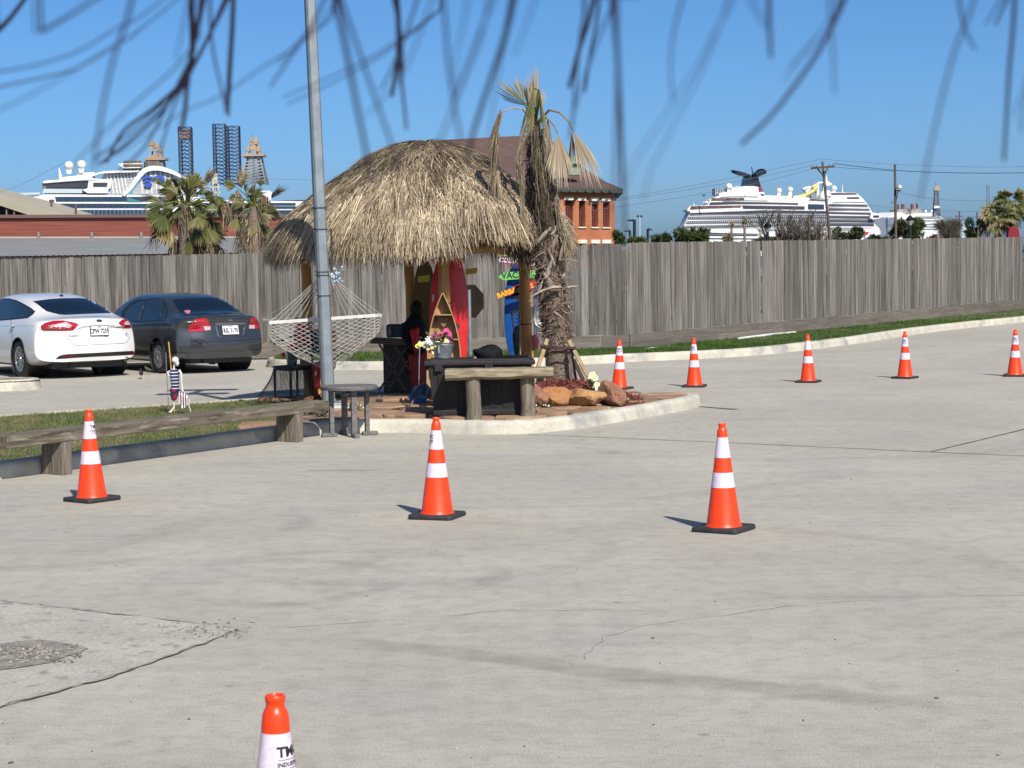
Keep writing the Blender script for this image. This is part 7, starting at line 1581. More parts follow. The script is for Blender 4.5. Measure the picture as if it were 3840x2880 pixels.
def lamp_post(label, x, ytop, ybase, Y, style=0):
    t = thing('street_lamp', label, 'street lamp', at(x, 905, Y)); s_ = Y / 100
    if style == 0:
        mb = MB(); mb.tube([at(x, 1010, Y), at(x, ytop + 28, Y)], .085 * s_, 8); part('post', mb, m_trim, t, smooth=60)
        c_ = at(x, ytop + 20, Y); mb = MB(); mb.lathe([(.08 * s_, -.1 * s_), (.20 * s_, .0), (.24 * s_, .05 * s_), (.10 * s_, .20 * s_), (.03 * s_, .27 * s_), (0, .34 * s_)], c_, 10); part('lantern_cap', mb, m_trim, t, smooth=40)
        mb = MB(); mb.lathe([(.10 * s_, -.26 * s_), (.19 * s_, -.02 * s_)], c_, 10); part('lantern_glass', mb, M('lantern_glass', (.35, .36, .36), rough=.2), t, smooth=40)
    else:
        mb = MB(); mb.tube([at(x, 1010, Y), at(x, ytop, Y)], .09, 8); part('post', mb, m_trim, t, smooth=60); dx = -14 if style == 1 else 8
        mb = MB(); mb.beam(at(x, ytop + 1, Y), at(x + dx, ytop + (2 if style == 1 else -3), Y), .10, .10); mb.box(at(x + dx, ytop + 3, Y), (.35, .3, .10)); part('arm', mb, m_trim, t)
lamp_post('black lantern street lamp in front of the black funnelled cruise ship', 2878, 832, 905, 95)
lamp_post('black lantern street lamp in front of the small far ship', 3413, 806, 890, 80)
lamp_post('dark street light with an arm pointing left, right of the brick building', 2379, 824, 900, 110, 1)
lamp_post('shorter dark street light just right of the brick building', 2362, 864, 900, 150, 1)
lamp_post('dark street light with short arm between the building and the ship', 2429, 859, 900, 140, 2)
t = thing('floodlight_mast', 'thin pale mast with two floodlights between building and ship', 'mast', at(2399, 905, 160)); mb = MB(); mb.tube([at(2399, 1010, 160), at(2399, 812, 160)], .07, 6); part('post', mb, M('pale_mast', (.4, .42, .45), rough=.5), t)
for dx in (-7, 6): mb = MB(); mb.box(at(2399 + dx, 811, 160), (.20, .15, .16)); part('floodlight', mb, m_trim, t)
for i, (x, y0) in enumerate(((202, 640), (287, 660))):
    x_ = (388 if i == 0 else 572) / 2.011; t = thing('slim_pole', 'thin dark pole with small crossarm in front of the white ship' if i == 0 else 'short thin pole in front of the windows of the white ship', 'pole', at(x_, 880, 100)); mb = MB(); mb.tube([at(x_ + 2, 1000, 100), at(x_, 440 + (620 if i == 0 else 655) / 2.011, 100)], .07, 6); part('post', mb, m_pole, t)
    if i == 0: mb = MB(); mb.beam(at(x_ - 8, 440 + 632 / 2.011, 100), at(x_ + 10, 440 + 630 / 2.011, 100), .10, .14); part('crossarm', mb, m_pole, t)
for i, (x, y) in enumerate(((3598, 792), (3664, 795))):
    t = thing('power_pole', 'far power pole with crossarms above the pale blue shed' if i == 0 else 'far power pole above the dark bush at right', 'utility pole', at(x, 890, 200)); mb = MB(); mb.tube([at(x, 1000, 200), at(x, y, 200)], .07, 6); mb.v = mb.v; part('post', mb, m_pole, t)
    mb = MB(); mb.beam(at(x - 15, y + 19, 200), at(x + 15, y + 19, 200), .09, .09); part('crossarm', mb, m_pole, t)
# --- trees and shrubs behind the fence
m_fol = M('shrub_leaf', (0, 0, 0), rough=.6, tone=[(0, (.012, .022, .006)), (.5, (.045, .075, .018)), (.85, (.11, .14, .04)), (1, (.2, .2, .08))], trans=.2)
m_twig = M('bare_twig', (0, 0, 0), rough=.8, tone=[(0, (.06, .045, .035)), (.5, (.13, .11, .085)), (1, (.22, .20, .15))]); m_trunk = M('tree_trunk', (.10, .08, .06), (.2, .17, .13), scale=3, rough=.9)
def shrub(label, cat, name, x0, x1, ytop, ybot, Y, n, leaf, mat, tone, seed, trunk=True, twig=False, tones=.22):
    r = random.Random(seed); c_ = at((x0 + x1) / 2, (ytop + ybot) / 2, Y); sc = Y / FPX; hw = (x1 - x0) / 2 * sc; hh = (ybot - ytop) / 2 * sc; t = thing(name, label, cat, (c_.x, Y, -.3))
    if trunk:
        mb = MB()
        for k in range(6): a = r.uniform(0, 6.28); mb.tube([(c_.x, Y, -.3), (c_.x + .25 * hw * math.cos(a), Y + .25 * hw * math.sin(a), c_.z - hh * .6), (c_.x + .6 * hw * math.cos(a), Y + .6 * hw * math.sin(a), c_.z + hh * .2)], [.08, .05, .02], 6)
        part('trunk', mb, m_trunk, t, smooth=60)
    cl_ = [(r.uniform(-.88, .88), r.uniform(-.7, .7), r.uniform(-.9, .55) + .25 * r.random(), r.uniform(.14, .42)) for _ in range(18)]; P, D, S, Ls, Ws, Ts = [], [], [], [], [], []
    n = int(n * (2.2 if not twig else 1))
    while len(P) < n:
        x, y, z, q = r.choice(cl_); a = Vector((r.gauss(0, 1), r.gauss(0, 1), r.gauss(0, 1))).normalized(); rad = q * r.uniform(.55, 1.05); p = Vector((x, y, z)) + a * rad
        if p.length > 1.3: continue
        leaf_ = leaf * (.55 if not twig else 1); P.append(Vector((c_.x + p.x * hw * .92, Y + p.y * hw, c_.z + p.z * hh * .92))); d = a + Vector((r.gauss(0, .6), r.gauss(0, .6), r.gauss(.2, .6))); D.append(d); S.append(Vector((r.gauss(0, 1), r.gauss(0, 1), r.gauss(0, 1)))); Ls.append(leaf_ * r.uniform(.6, 1.5)); Ws.append(leaf_ * (.07 if twig else .55) * r.uniform(.6, 1.3)); Ts.append(min(1, max(0, r.gauss(tone, tones))))
    ribbons('crown', P, D, S, Ls, Ws, Ts, mat, parent=t, nseg=1, taper=.2, kind=None); return t
def bare_tree(label, x0, x1, ytop, Y, seed, dens=1.0, name='bare_tree', green=.0):
    r = random.Random(seed); cx = (x0 + x1) / 2; b = at(cx, 905, Y); b.z = -.3; H_ = at(cx, ytop, Y).z + .3; sc = Y / FPX; W_ = (x1 - x0) / 2 * sc; t = thing(name, label, 'tree', b); mb = MB(); P, D, S, Ls, Ws, Ts = [], [], [], [], [], []
    def grow(p, d, L_, rad, lv):
        q = p + d * L_; mb.tube([p, p.lerp(q, .5) + Vector((r.gauss(0, .04), r.gauss(0, .04), 0)) * L_, q], [rad, rad * .8, rad * .6], 5, cap=False)
        if lv == 0:
            for _ in range(int(9 * dens)):
                P.append(p.lerp(q, r.random())); D.append(d + Vector((r.gauss(0, .7), r.gauss(0, .7), r.gauss(.1, .6)))); S.append(Vector((r.gauss(0, 1), r.gauss(0, 1), r.gauss(0, 1)))); Ls.append(r.uniform(.3, .9) * W_ * .16); Ws.append(.030); Ts.append(min(1, max(0, r.gauss(.55, .25))))
            return
        for _ in range(r.choice((3, 3, 4))): grow(q if r.random() < .6 else p.lerp(q, .7), (d + Vector((r.gauss(0, .55) * W_ / H_ * 1.8, r.gauss(0, .5), r.gauss(.15, .25)))).normalized(), L_ * r.uniform(.6, .8), rad * .6, lv - 1)
    for k in range(6): grow(b + Vector((r.gauss(0, .15 * W_), r.gauss(0, .1), 0)), Vector((r.gauss(0, .5) * W_ / H_, r.gauss(0, .2), 1)).normalized(), H_ * .36, .09, 3)
    part('branches', mb, m_trunk, t, smooth=60); ribbons('twigs', P, D, S, Ls, Ws, Ts, m_twig, parent=t, nseg=1, taper=.3, kind='stuff')
def fan_palm(label, cx, cy, rad_px, Y, seed, n=22, dead=6, trunk_px=None, tone=.42, spots=None, blades=16, skirt=0, group=None, name='fan_palm', gmat=None, lay=1.0):
    r = random.Random(seed); c_ = at(cx, cy, Y); sc = Y / FPX; Rr = rad_px * sc; t = thing(name, label, 'palm tree', (c_.x, Y, -.3), group=group); mb = MB(); mb.tube([(c_.x + (0 if trunk_px is None else trunk_px * sc), Y, -.3), (c_.x, Y, c_.z)], [.16 * Rr + .05, .12 * Rr + .04], 10); part('trunk', mb, m_bark, t, smooth=60)
    for i in range(n):
        if spots and i < len(spots): dx, dy, tl_, tn_ = spots[i]; d = Vector((dx, r.uniform(-.9, -.1), dy)).normalized(); k = tl_; tn = tn_
        else:
            a = r.uniform(0, 6.28); el = r.uniform(-.35, 1.1); d = Vector((math.cos(a) * math.cos(el), math.sin(a) * math.cos(el), math.sin(el))); k = r.uniform(.8, 1.05); tn = r.gauss(tone, .14)
        pet = c_ + d * Rr * .45 * k; out = (d + Vector((0, 0, -.35 + .1 * d.z))).normalized(); nrm = Vector((r.gauss(0, .3), -1 + r.gauss(0, .3), .6)) if r.random() < .6 else Vector((0, 0, 1))
        if abs(out.dot(nrm.normalized())) > .95: nrm = Vector((1, 0, .2))
        fan(t, pet, out, nrm, Rr * .55 * k, r.uniform(.8, 1.25), blades, gmat or m_green, tn, droop=r.uniform(.2, .6), joined=.6, seed=seed * 50 + i, petiole=[c_, c_ + d * Rr * .25 * k + Vector((0, 0, .02)), pet], wscale=lay)
    for i in range(dead):
        a = r.uniform(0, 6.28); d = Vector((math.cos(a) * .5, math.sin(a) * .5 - .3, -.9)).normalized(); pet = c_ + Vector((math.cos(a) * .25, math.sin(a) * .25, -.05)) * Rr
        fan(t, pet, d, (0.2, -1, .1), Rr * r.uniform(.5, .8), .5, 10, m_dry, r.gauss(.45, .15), droop=.3, joined=.4, seed=seed * 70 + i, name='dead_frond', folded=.5)
    return t
def z6(x, y): return (540 + x / 4.096, 620 + y / 4.096)
def left_palm(label, cxy, Y, fr, dead, seed, trunk):
    """fronds measured one by one: hub and tip on the photograph, spread, colour, depth offset"""
    c_ = at(*z6(*cxy), Y); t = thing('fan_palm', label, 'palm tree', (c_.x, Y, -.3), group='fan palms behind the left fence'); mb = MB(); mb.tube([(c_.x, Y, -.3), (c_.x - .02, Y, c_.z - .4), c_], [.17, .15, .10], 10); part('trunk', mb, m_bark, t, smooth=60)
    for i, (hx, hy, tx, ty, sp, tn, dy, fo) in enumerate(fr):
        h = at(*z6(hx, hy), Y + dy); e_ = at(*z6(tx, ty), Y + dy + random.uniform(-.25, .1)); d = e_ - h
        fan(t, h, d, (random.gauss(0, .2), -1, .45), d.length * 1.05, sp, 18, m_green, tn, droop=.12, joined=.62, seed=seed + i, petiole=[c_, c_.lerp(h, .5) + Vector((0, 0, .06)), h], folded=fo, jitter=.03)
    for i in range(36 if seed == 500 else 14):
        r = random.Random(seed + i); a = r.uniform(0, 6.28); k = r.uniform(.25, .95); W_, H_ = (500, 620) if seed == 500 else (330, 400); hx, hy = cxy[0] + W_ * k * math.cos(a), cxy[1] + 60 + H_ * k * math.sin(a) * (1 if math.sin(a) > 0 else .65)
        d0 = Vector((math.cos(a) + r.gauss(0, .4), r.uniform(-.9, .2), -math.sin(a) - .25 + r.gauss(0, .4))).normalized(); h = at(*z6(hx, hy), Y + r.uniform(-.35, .5))
        fan(t, h, d0, (r.gauss(0, .5), -1, r.gauss(.3, .4)), r.uniform(.30, .48) * (1 if seed == 500 else .75), r.uniform(.7, 1.25), 16, m_green, r.gauss(.44, .16) + (.08 if seed == 700 else 0), droop=r.uniform(.1, .5), joined=.62, seed=seed * 9 + i, petiole=[c_, c_.lerp(h, .5) + Vector((0, 0, .08)), h], folded=r.uniform(.1, .6), wscale=1.1)
    r = random.Random(seed)
    for i, (hx, hy, tx, ty, w, tn) in enumerate(dead):
        p0 = z6(hx, hy); p1 = z6(tx, ty); hang(t, [p0, ((p0[0] + p1[0]) / 2, (p0[1] + p1[1]) / 2), p1], Y + r.uniform(-.1, .4), 90 if seed == 500 else 95, .026, m_dry, tn, seed + 100 + i, Ll=.15, Lh=.45, spread=.25, name='dead_frond', thick=w)
left_palm('larger fan palm behind the left fence with broad green fans', (640, 620), 42.5,
    [(300, 330, 150, 170, .35, .55, 0, .3), (420, 360, 330, 160, .5, .2, .2, .4), (650, 470, 610, 90, .55, .38, -.1, .2), (690, 360, 800, 130, .75, .55, -.3, .1), (780, 440, 1020, 300, .5, .45, .1, .5), (560, 480, 420, 260, .6, .3, 0, .3),
     (430, 560, 280, 640, .8, .35, -.1, .2), (840, 780, 800, 980, .95, .50, -.5, .1), (960, 950, 1130, 1180, .55, .50, -.6, .1), (1090, 560, 1000, 700, .9, .42, -.3, .2), (1130, 470, 1160, 620, .8, .45, -.2, .2), (700, 1150, 690, 1400, .55, .50, -.4, .3), (560, 620, 500, 800, .7, .25, .1, .3),
     (880, 420, 1060, 420, .5, .2, .2, .4), (400, 420, 200, 380, .5, .25, .2, .4), (760, 600, 900, 720, .6, .2, 0, .3), (1180, 520, 1230, 640, .6, .40, .1, .2)],
    [(280, 740, 150, 1150, .06, .35), (330, 680, 250, 950, .07, .45), (480, 1150, 450, 1400, .10, .25), (850, 980, 880, 1350, .16, .2), (1080, 1180, 1180, 1390, .12, .5), (1000, 800, 1080, 1000, .06, .25), (600, 700, 600, 1100, .14, .3), (700, 950, 740, 1250, .12, .15), (920, 300, 1020, 150, .05, .5), (420, 700, 380, 850, .10, .4), (650, 620, 700, 900, .18, .25), (950, 1150, 960, 1390, .14, .35), (180, 500, 90, 490, .04, .3)], 500, 0)
left_palm('smaller ragged fan palm between the larger palm and the thatched hut', (1690, 640), 42.0,
    [(1410, 330, 1230, 260, .8, .45, -.2, .1), (1400, 480, 1290, 500, .8, .48, -.2, .1), (1790, 330, 1800, 190, .7, .52, -.2, .1), (1700, 420, 1640, 300, .8, .62, -.1, .2), (1690, 540, 1580, 400, .4, .5, 0, .4), (1430, 800, 1340, 1000, .6, .60, -.2, .2), (1560, 420, 1560, 250, .5, .3, .2, .4), (1620, 560, 1560, 700, .5, .2, .1, .4), (1980, 620, 2040, 720, .4, .55, 0, .4)],
    [(1480, 330, 1500, 200, .06, .6), (1260, 560, 1280, 760, .10, .4), (1390, 600, 1300, 800, .05, .3), (1850, 480, 1830, 620, .12, .3), (1780, 600, 1800, 850, .10, .25), (1600, 820, 1560, 1100, .14, .4), (1550, 950, 1530, 1320, .16, .2), (1700, 980, 1720, 1330, .16, .62), (1680, 1000, 1640, 1300, .10, .75), (1800, 900, 1790, 1200, .10, .25), (1960, 470, 2060, 410, .03, .2), (1440, 400, 1450, 600, .07, .55)], 700, 0)
fan_palm('big fan palm clump at the right edge behind the fence', 3795, 775, 98, 88, 31, n=44, dead=6, tone=.33, blades=12, trunk_px=40, lay=1.3)
fan_palm('bright green fan palm with yellowing skirt right of the dark bush', 3742, 822, 92, 84, 32, n=40, dead=10, tone=.50, blades=12, lay=1.3)
for i, (x, y, rad, lab) in enumerate(((2743, 838, 17, 'left one of two thin palms in front of the cruise ship'), (2792, 834, 20, 'right one of two thin palms in front of the cruise ship'))): fan_palm(lab, x, y, rad, 120, 40 + i, n=14, dead=5, tone=.4 if i else .7, blades=8)
shrub('bushy green palmetto in front of the stern of the black funnelled ship', 'shrub', 'palmetto_shrub', 2538, 2652, 858, 920, 100, 1800, .45, m_fol, .55, 1, twig=False)
shrub('dark green bushes right of the utility pole in front of the ship', 'shrub', 'green_shrub', 3118, 3235, 850, 920, 100, 2200, .22, m_fol, .38, 2)
shrub('dark green shrub behind the floodlit wooden pole', 'shrub', 'green_shrub', 3345, 3460, 815, 910, 95, 2600, .28, m_fol, .5, 3)
shrub('round brown bare bush right of the small far ship', 'shrub', 'brown_bush', 3515, 3605, 822, 910, 90, 5200, .30, m_twig, .35, 4, twig=True)
shrub('very dark round bush left of the bright green palm', 'shrub', 'dark_bush', 3622, 3705, 812, 905, 84, 2400, .16, m_fol, .18, 5)
shrub('small green shrub next to the street lights right of the brick building', 'shrub', 'green_shrub', 2345, 2420, 888, 930, 100, 900, .25, m_fol, .6, 6)
shrub('low bush between the street lights and the palmetto', 'shrub', 'green_shrub', 2450, 2520, 880, 925, 100, 800, .35, m_fol, .35, 7)
shrub('low green shrub at the bow of the black funnelled ship', 'shrub', 'green_shrub', 3255, 3325, 880, 915, 100, 700, .25, m_fol, .35, 8)
shrub('thin weedy shrub at the corner of the brick building', 'shrub', 'green_shrub', 2305, 2340, 862, 925, 110, 420, .4, m_fol, .5, 9)
shrub('pale dry grassy shrub between the two thin palms', 'shrub', 'dry_shrub', 2715, 2745, 880, 915, 110, 350, .4, m_dry, .6, 10)
shrub('low dark hedge along the fence between the palms and the utility pole', 'shrub', 'dark_hedge', 2820, 3090, 880, 925, 98, 2600, .2, m_fol, .35, 11)
shrub('small red leaved shrub in front of the brown bush', 'shrub', 'red_shrub', 3470, 3530, 880, 915, 88, 500, .16, M('red_leaf', (.20, .06, .03), (.12, .05, .03), scale=10, rough=.7), .5, 12)
shrub('green shrub at the right edge under the tall palm', 'shrub', 'green_shrub', 3835, 3900, 900, 960, 80, 500, .2, m_fol, .5, 13)
bare_tree('wide leafless grey tree in front of the middle of the cruise ship', 2835, 3120, 742, 96, 5, 3.2)
bare_tree('second leafless tree right beside the utility pole in front of the ship', 2960, 3140, 790, 94, 9, 2.2)
mb = MB(); pr = [(3781, 887)] + [(3781 + 42 * (1 - math.cos(a)) / 2, 887 - 38 * math.sin(a) ** .8) for a in np.linspace(.05, math.pi - .05, 14)] + [(3823, 887)]; mb.prism(poly_at(pr + [(3823, 960), (3781, 960)], 70), (0, .3, 0)); single('red_sign_board', mb, M('sign_red_flat', (.20, .004, .010), rough=.8), 'dark red round topped board behind the right end of the fence', 'sign')
sh = thing('blue_shed', 'pale blue and white shed roof far behind the bushes at right', 'shed', at(3608, 890, 260)); mb = MB(); mb.prism(poly_at([z4(1340, 900), z4(1370, 865), z4(1500, 862), z4(1520, 880), z4(1520, 1200), z4(1340, 1200)], 260), (0, 8, 0)); part('wall', mb, M('pale_blue_wall', (.42, .55, .65), (.55, .66, .74), scale=.5, stretch=(6, 1, .1), rough=.7), sh)
# ================================================================== ships, rigs
m_sw = M('ship_white', (.70, .70, .69), (.76, .76, .75), scale=.1, rough=.5); m_sd = M('ship_glass', (.012, .035, .075), (.02, .05, .10), scale=.05, rough=.15); m_sg = M('ship_shade_grey', (.20, .22, .24), (.30, .32, .34), scale=.1, stretch=(1, 1, 6), rough=.7)
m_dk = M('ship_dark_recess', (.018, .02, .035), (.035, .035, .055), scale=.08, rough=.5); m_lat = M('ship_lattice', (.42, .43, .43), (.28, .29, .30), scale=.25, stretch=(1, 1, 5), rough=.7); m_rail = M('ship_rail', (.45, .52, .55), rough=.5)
m_blue = M('ship_blue', (.01, .075, .40), rough=.5); m_brown = M('funnel_brown', (.07, .055, .045), (.16, .13, .11), scale=.5, stretch=(3, 1, .1), rough=.6)
s1 = thing('cruise_ship', 'white cruise ship with blue wave emblem and swooping white arch at left', 'ship', (-120, 780, 0)); q1 = Plane(0, 770, 1100, 800)
def S1(name, pts, th, mat, off=0, parent=None): return slab(name, [zz(x, y) for x, y in pts], q1, th, mat, parent or s1, off=off)
S1('hull', [(200, 800), (215, 700), (240, 640), (265, 608), (300, 588), (340, 580), (700, 582), (1300, 585), (1760, 628), (2300, 634), (2450, 650), (2500, 900), (200, 1000)], 30, m_sw)
S1('fore_deck', [(40, 640), (60, 600), (130, 590), (205, 590), (300, 585), (300, 700), (40, 700)], 24, m_sw, off=-3)
S1('rail', [(60, 572), (300, 566), (300, 580), (60, 590)], .3, m_rail, off=-2)
for x0, y0, x1, y1, x2 in ((415, 599, 1250, 635, 0), (415, 655, 1300, 683, 0), (432, 697, 1300, 735, 0), (1500, 645, 2230, 664, 0), (1500, 670, 2230, 688, 0), (1500, 700, 2230, 738, 0)):
    w_ = S1('window_band', [(x0, y0), (x1, y0), (x1, y1), (x0 + 8, y1)], .4, m_sd, off=.25)
    for k in range(int((x1 - x0) / 42)): S1('mullion', [(x0 + 20 + k * 42, y0), (x0 + 22.5 + k * 42, y0), (x0 + 22.5 + k * 42, y1), (x0 + 20 + k * 42, y1)], .3, M('mullion_teal', (.03, .10, .14), rough=.3) if k == 0 else bpy.data.materials['mullion_teal'], off=.45, parent=w_)
S1('deck_band', [(415, 640), (1260, 642), (1260, 652), (415, 650)], .5, m_sw, off=.7); S1('hull_stripe', [(500, 742), (1300, 744), (1300, 762), (500, 760)], .4, m_dk, off=.25)
for k in range(60): S1('cabin_post', [(440 + k * 30, 701), (443 + k * 30, 701), (443 + k * 30, 733), (440 + k * 30, 733)], .2, m_sg, off=.5) if k < 27 else None
S1('bow_windows', [(955, 600), (1080, 640), (960, 638)], .3, M('green_glass', (.05, .20, .22), rough=.2), off=.9)
S1('bridge', [(320, 495), (330, 482), (490, 470), (560, 462), (640, 462), (830, 470), (830, 555), (800, 580), (640, 572), (340, 565)], 20, m_sg, off=-1)
S1('bridge_roof', [(320, 492), (335, 478), (490, 466), (640, 456), (840, 470), (835, 480), (640, 474), (490, 484), (330, 497)], 20, m_sw, off=.3)
S1('bridge_window', [(345, 510), (500, 498), (668, 494), (660, 528), (500, 530), (350, 532)], .4, m_dk, off=.1); S1('bridge_wing', [(668, 480), (840, 482), (835, 530), (815, 545), (820, 572), (660, 572), (620, 545), (660, 535)], 3, m_sw, off=.8); S1('wing_window', [(703, 492), (812, 492), (808, 522), (703, 522)], .3, m_dk, off=1.1)
S1('upper_rail', [(330, 538), (620, 540), (620, 572), (320, 572)], .3, m_rail, off=.5)
S1('upper_deck', [(450, 470), (480, 450), (580, 440), (600, 420), (715, 412), (720, 470)], 12, m_sw, off=-4); S1('mast', [(448, 470), (442, 385), (450, 382), (468, 450), (470, 470)], 1, m_sw, off=-2)
for cx, cy in ((520, 366), (613, 358)):
    c_ = q1.hit(*zz(cx, cy), -4); mb = MB(); mb.ball(c_, 1.95 * 1.0, 20, 14); part('radome', mb, m_sw, s1, smooth=60); S1('radome_stand', [(cx - 22, cy + 28), (cx + 22, cy + 28), (cx + 16, cy + 60), (cx - 14, cy + 60)], 2, m_sw, off=-3)
S1('lattice_screen', [(760, 470), (790, 420), (1010, 410), (1040, 430), (1000, 500), (940, 578), (840, 578), (835, 480)], 4, m_lat, off=-1.5)
for k in range(9): S1('screen_rib', [(800 + k * 26, 415), (808 + k * 26, 415), (836 + k * 26, 575), (828 + k * 26, 575)] if k < 6 else [(800 + k * 26, 412), (806 + k * 26, 412), (812 + k * 26, 470), (806 + k * 26, 470)], .4, m_sw, off=-1.2)
def arch(pts, name, w=30):
    P_ = catmull([Vector((x, y, 0)) for x, y in pts], 6); L_, R_ = [], []
    for i, p in enumerate(P_):
        d = (P_[min(i + 1, len(P_) - 1)] - P_[max(0, i - 1)]).normalized(); s = Vector((-d.y, d.x, 0)); ww = w * (.55 + .45 * math.sin(math.pi * min(1, i / len(P_) * 1.2))) / 2; L_.append((p.x + s.x * ww, p.y + s.y * ww)); R_.append((p.x - s.x * ww, p.y - s.y * ww))
    S1(name, L_ + R_[::-1], 6, m_sw, off=1.0)
arch([(930, 590), (985, 530), (1035, 460), (1085, 405), (1140, 385), (1200, 385), (1270, 402), (1340, 432), (1420, 480), (1500, 560)], 'arch', 36); arch([(700, 440), (760, 418), (860, 410), (1000, 408), (1050, 402)], 'arch_tail', 16)
S1('inner_screen', [(1000, 560), (1060, 470), (1100, 415), (1180, 402), (1290, 430), (1390, 490), (1430, 580), (1000, 580)], 3, m_lat, off=-1)
for k in range(9): S1('screen_rib', [(1060 + k * 36, 400 + abs(k - 3) * 8), (1068 + k * 36, 400 + abs(k - 3) * 8), (1078 + k * 36, 570), (1070 + k * 36, 570)], .4, m_sw, off=-.8)
for poly in ([(1070, 462), (1090, 446), (1120, 440), (1150, 450), (1168, 470), (1140, 462), (1110, 458), (1085, 468)], [(1080, 480), (1110, 470), (1140, 478), (1150, 492), (1120, 486), (1095, 488)], [(1088, 500), (1130, 492), (1150, 505), (1140, 522), (1110, 530), (1092, 520)], [(1155, 455), (1180, 438), (1210, 436), (1235, 450), (1245, 475), (1230, 490), (1215, 470), (1190, 458), (1165, 462)]): S1('blue_wave_emblem', poly, .4, m_blue, off=.2)
S1('funnel', [(932, 400), (938, 326), (1070, 326), (1078, 400)], 8, m_brown, off=-8); S1('funnel', [(1090, 372), (1096, 330), (1200, 330), (1214, 385)], 8, m_brown, off=-8); S1('funnel_frame', [(890, 350), (925, 348), (1075, 346), (1075, 351), (925, 354), (935, 378), (1060, 376), (1060, 381), (930, 384)], 1, m_sw, off=-5)
S1('aft_dome', [(1960, 580), (1985, 555), (2030, 552), (2052, 566), (2045, 590), (2045, 640), (1965, 640)], 6, m_sw, off=.2); S1('aft_rail', [(2060, 630), (2300, 622), (2300, 632), (2060, 638)], .4, m_dk, off=-1)
for dq in ([(1440, 450), (1480, 440), (1500, 455), (1500, 640), (1440, 640)], [(1560, 420), (1600, 408), (1640, 425), (1640, 500), (1600, 500), (1598, 470), (1560, 460)], [(1500, 520), (1660, 518), (1660, 530), (1500, 532)], [(1500, 560), (1660, 558), (1660, 572), (1500, 574)], [(1600, 500), (1612, 500), (1612, 640), (1600, 640)], [(1640, 500), (1650, 500), (1650, 640), (1640, 640)]): S1('deck_clutter', dq, 4, bpy.data.materials.get('clutter') or M('clutter', (.30, .27, .22), (.55, .52, .46), scale=.4, stretch=(2, 1, 2), rough=.8), off=-3)
# rig legs and derricks
def truss(label, x0, x1, y0, y1, Y, bays, name='rig_leg', colr=(.012, .015, .04), third=True, group=None, top=None):
    t = thing(name, label, 'drilling rig' if name != 'drilling_tower' else 'tower', at((x0 + x1) / 2, y1, Y), group=group); m = M(name + '_steel', colr, tuple(c * 1.6 for c in colr), scale=.05, rough=.6)
    a, b = at(x0, y1, Y), at(x1, y1, Y); w = (b - a).length; H0, H1 = at(x0, y1, Y).z, at(x0, y0, Y).z
    fr = [Vector((a.x, Y, 0)), Vector((b.x, Y, 0)), Vector((b.x - w * .05, Y + w, 0)), Vector((a.x + w * .1, Y + w, 0))]; cc = w * .055
    for q in fr: mb = MB(); mb.beam((q.x, q.y, H0), (q.x, q.y, H1), cc * 1.5, cc * 1.5, up=(0, 1, 0)); part('leg', mb, m, t)
    mb = MB()
    for i in range(bays):
        za, zb = H0 + (H1 - H0) * i / bays, H0 + (H1 - H0) * (i + 1) / bays
        for k in range(4):
            p, q = fr[k], fr[(k + 1) % 4]; mm = (p + q) / 2
            mb.beam((p.x, p.y, zb), (q.x, q.y, zb), cc * .7, cc * .7); mb.beam((p.x, p.y, za), (mm.x, mm.y, zb), cc * .7, cc * .7, up=(0, 1, 0)); mb.beam((q.x, q.y, za), (mm.x, mm.y, zb), cc * .7, cc * .7, up=(0, 1, 0))
    part('lattice', mb, m, t, kind='stuff')
    if top: mb = MB(); mb.prism([(p.x, p.y, H1 - (H1 - H0) * top) for p in fr], (0, 0, (H1 - H0) * top * .8)); part('top_section', mb, M('rusty_top', (.13, .10, .09), (.22, .18, .17), scale=.2, rough=.8), t)
truss('single dark blue lattice rig leg above the larger fan palm', 674, 720, 476, 690, 950, 15, group='jack-up rig legs', top=.22)
truss('left one of the two dark lattice rig legs standing side by side', 803, 848, 465, 700, 950, 17, group='jack-up rig legs')
truss('right one of the two dark lattice rig legs standing side by side', 850, 900, 473, 700, 940, 17, group='jack-up rig legs')
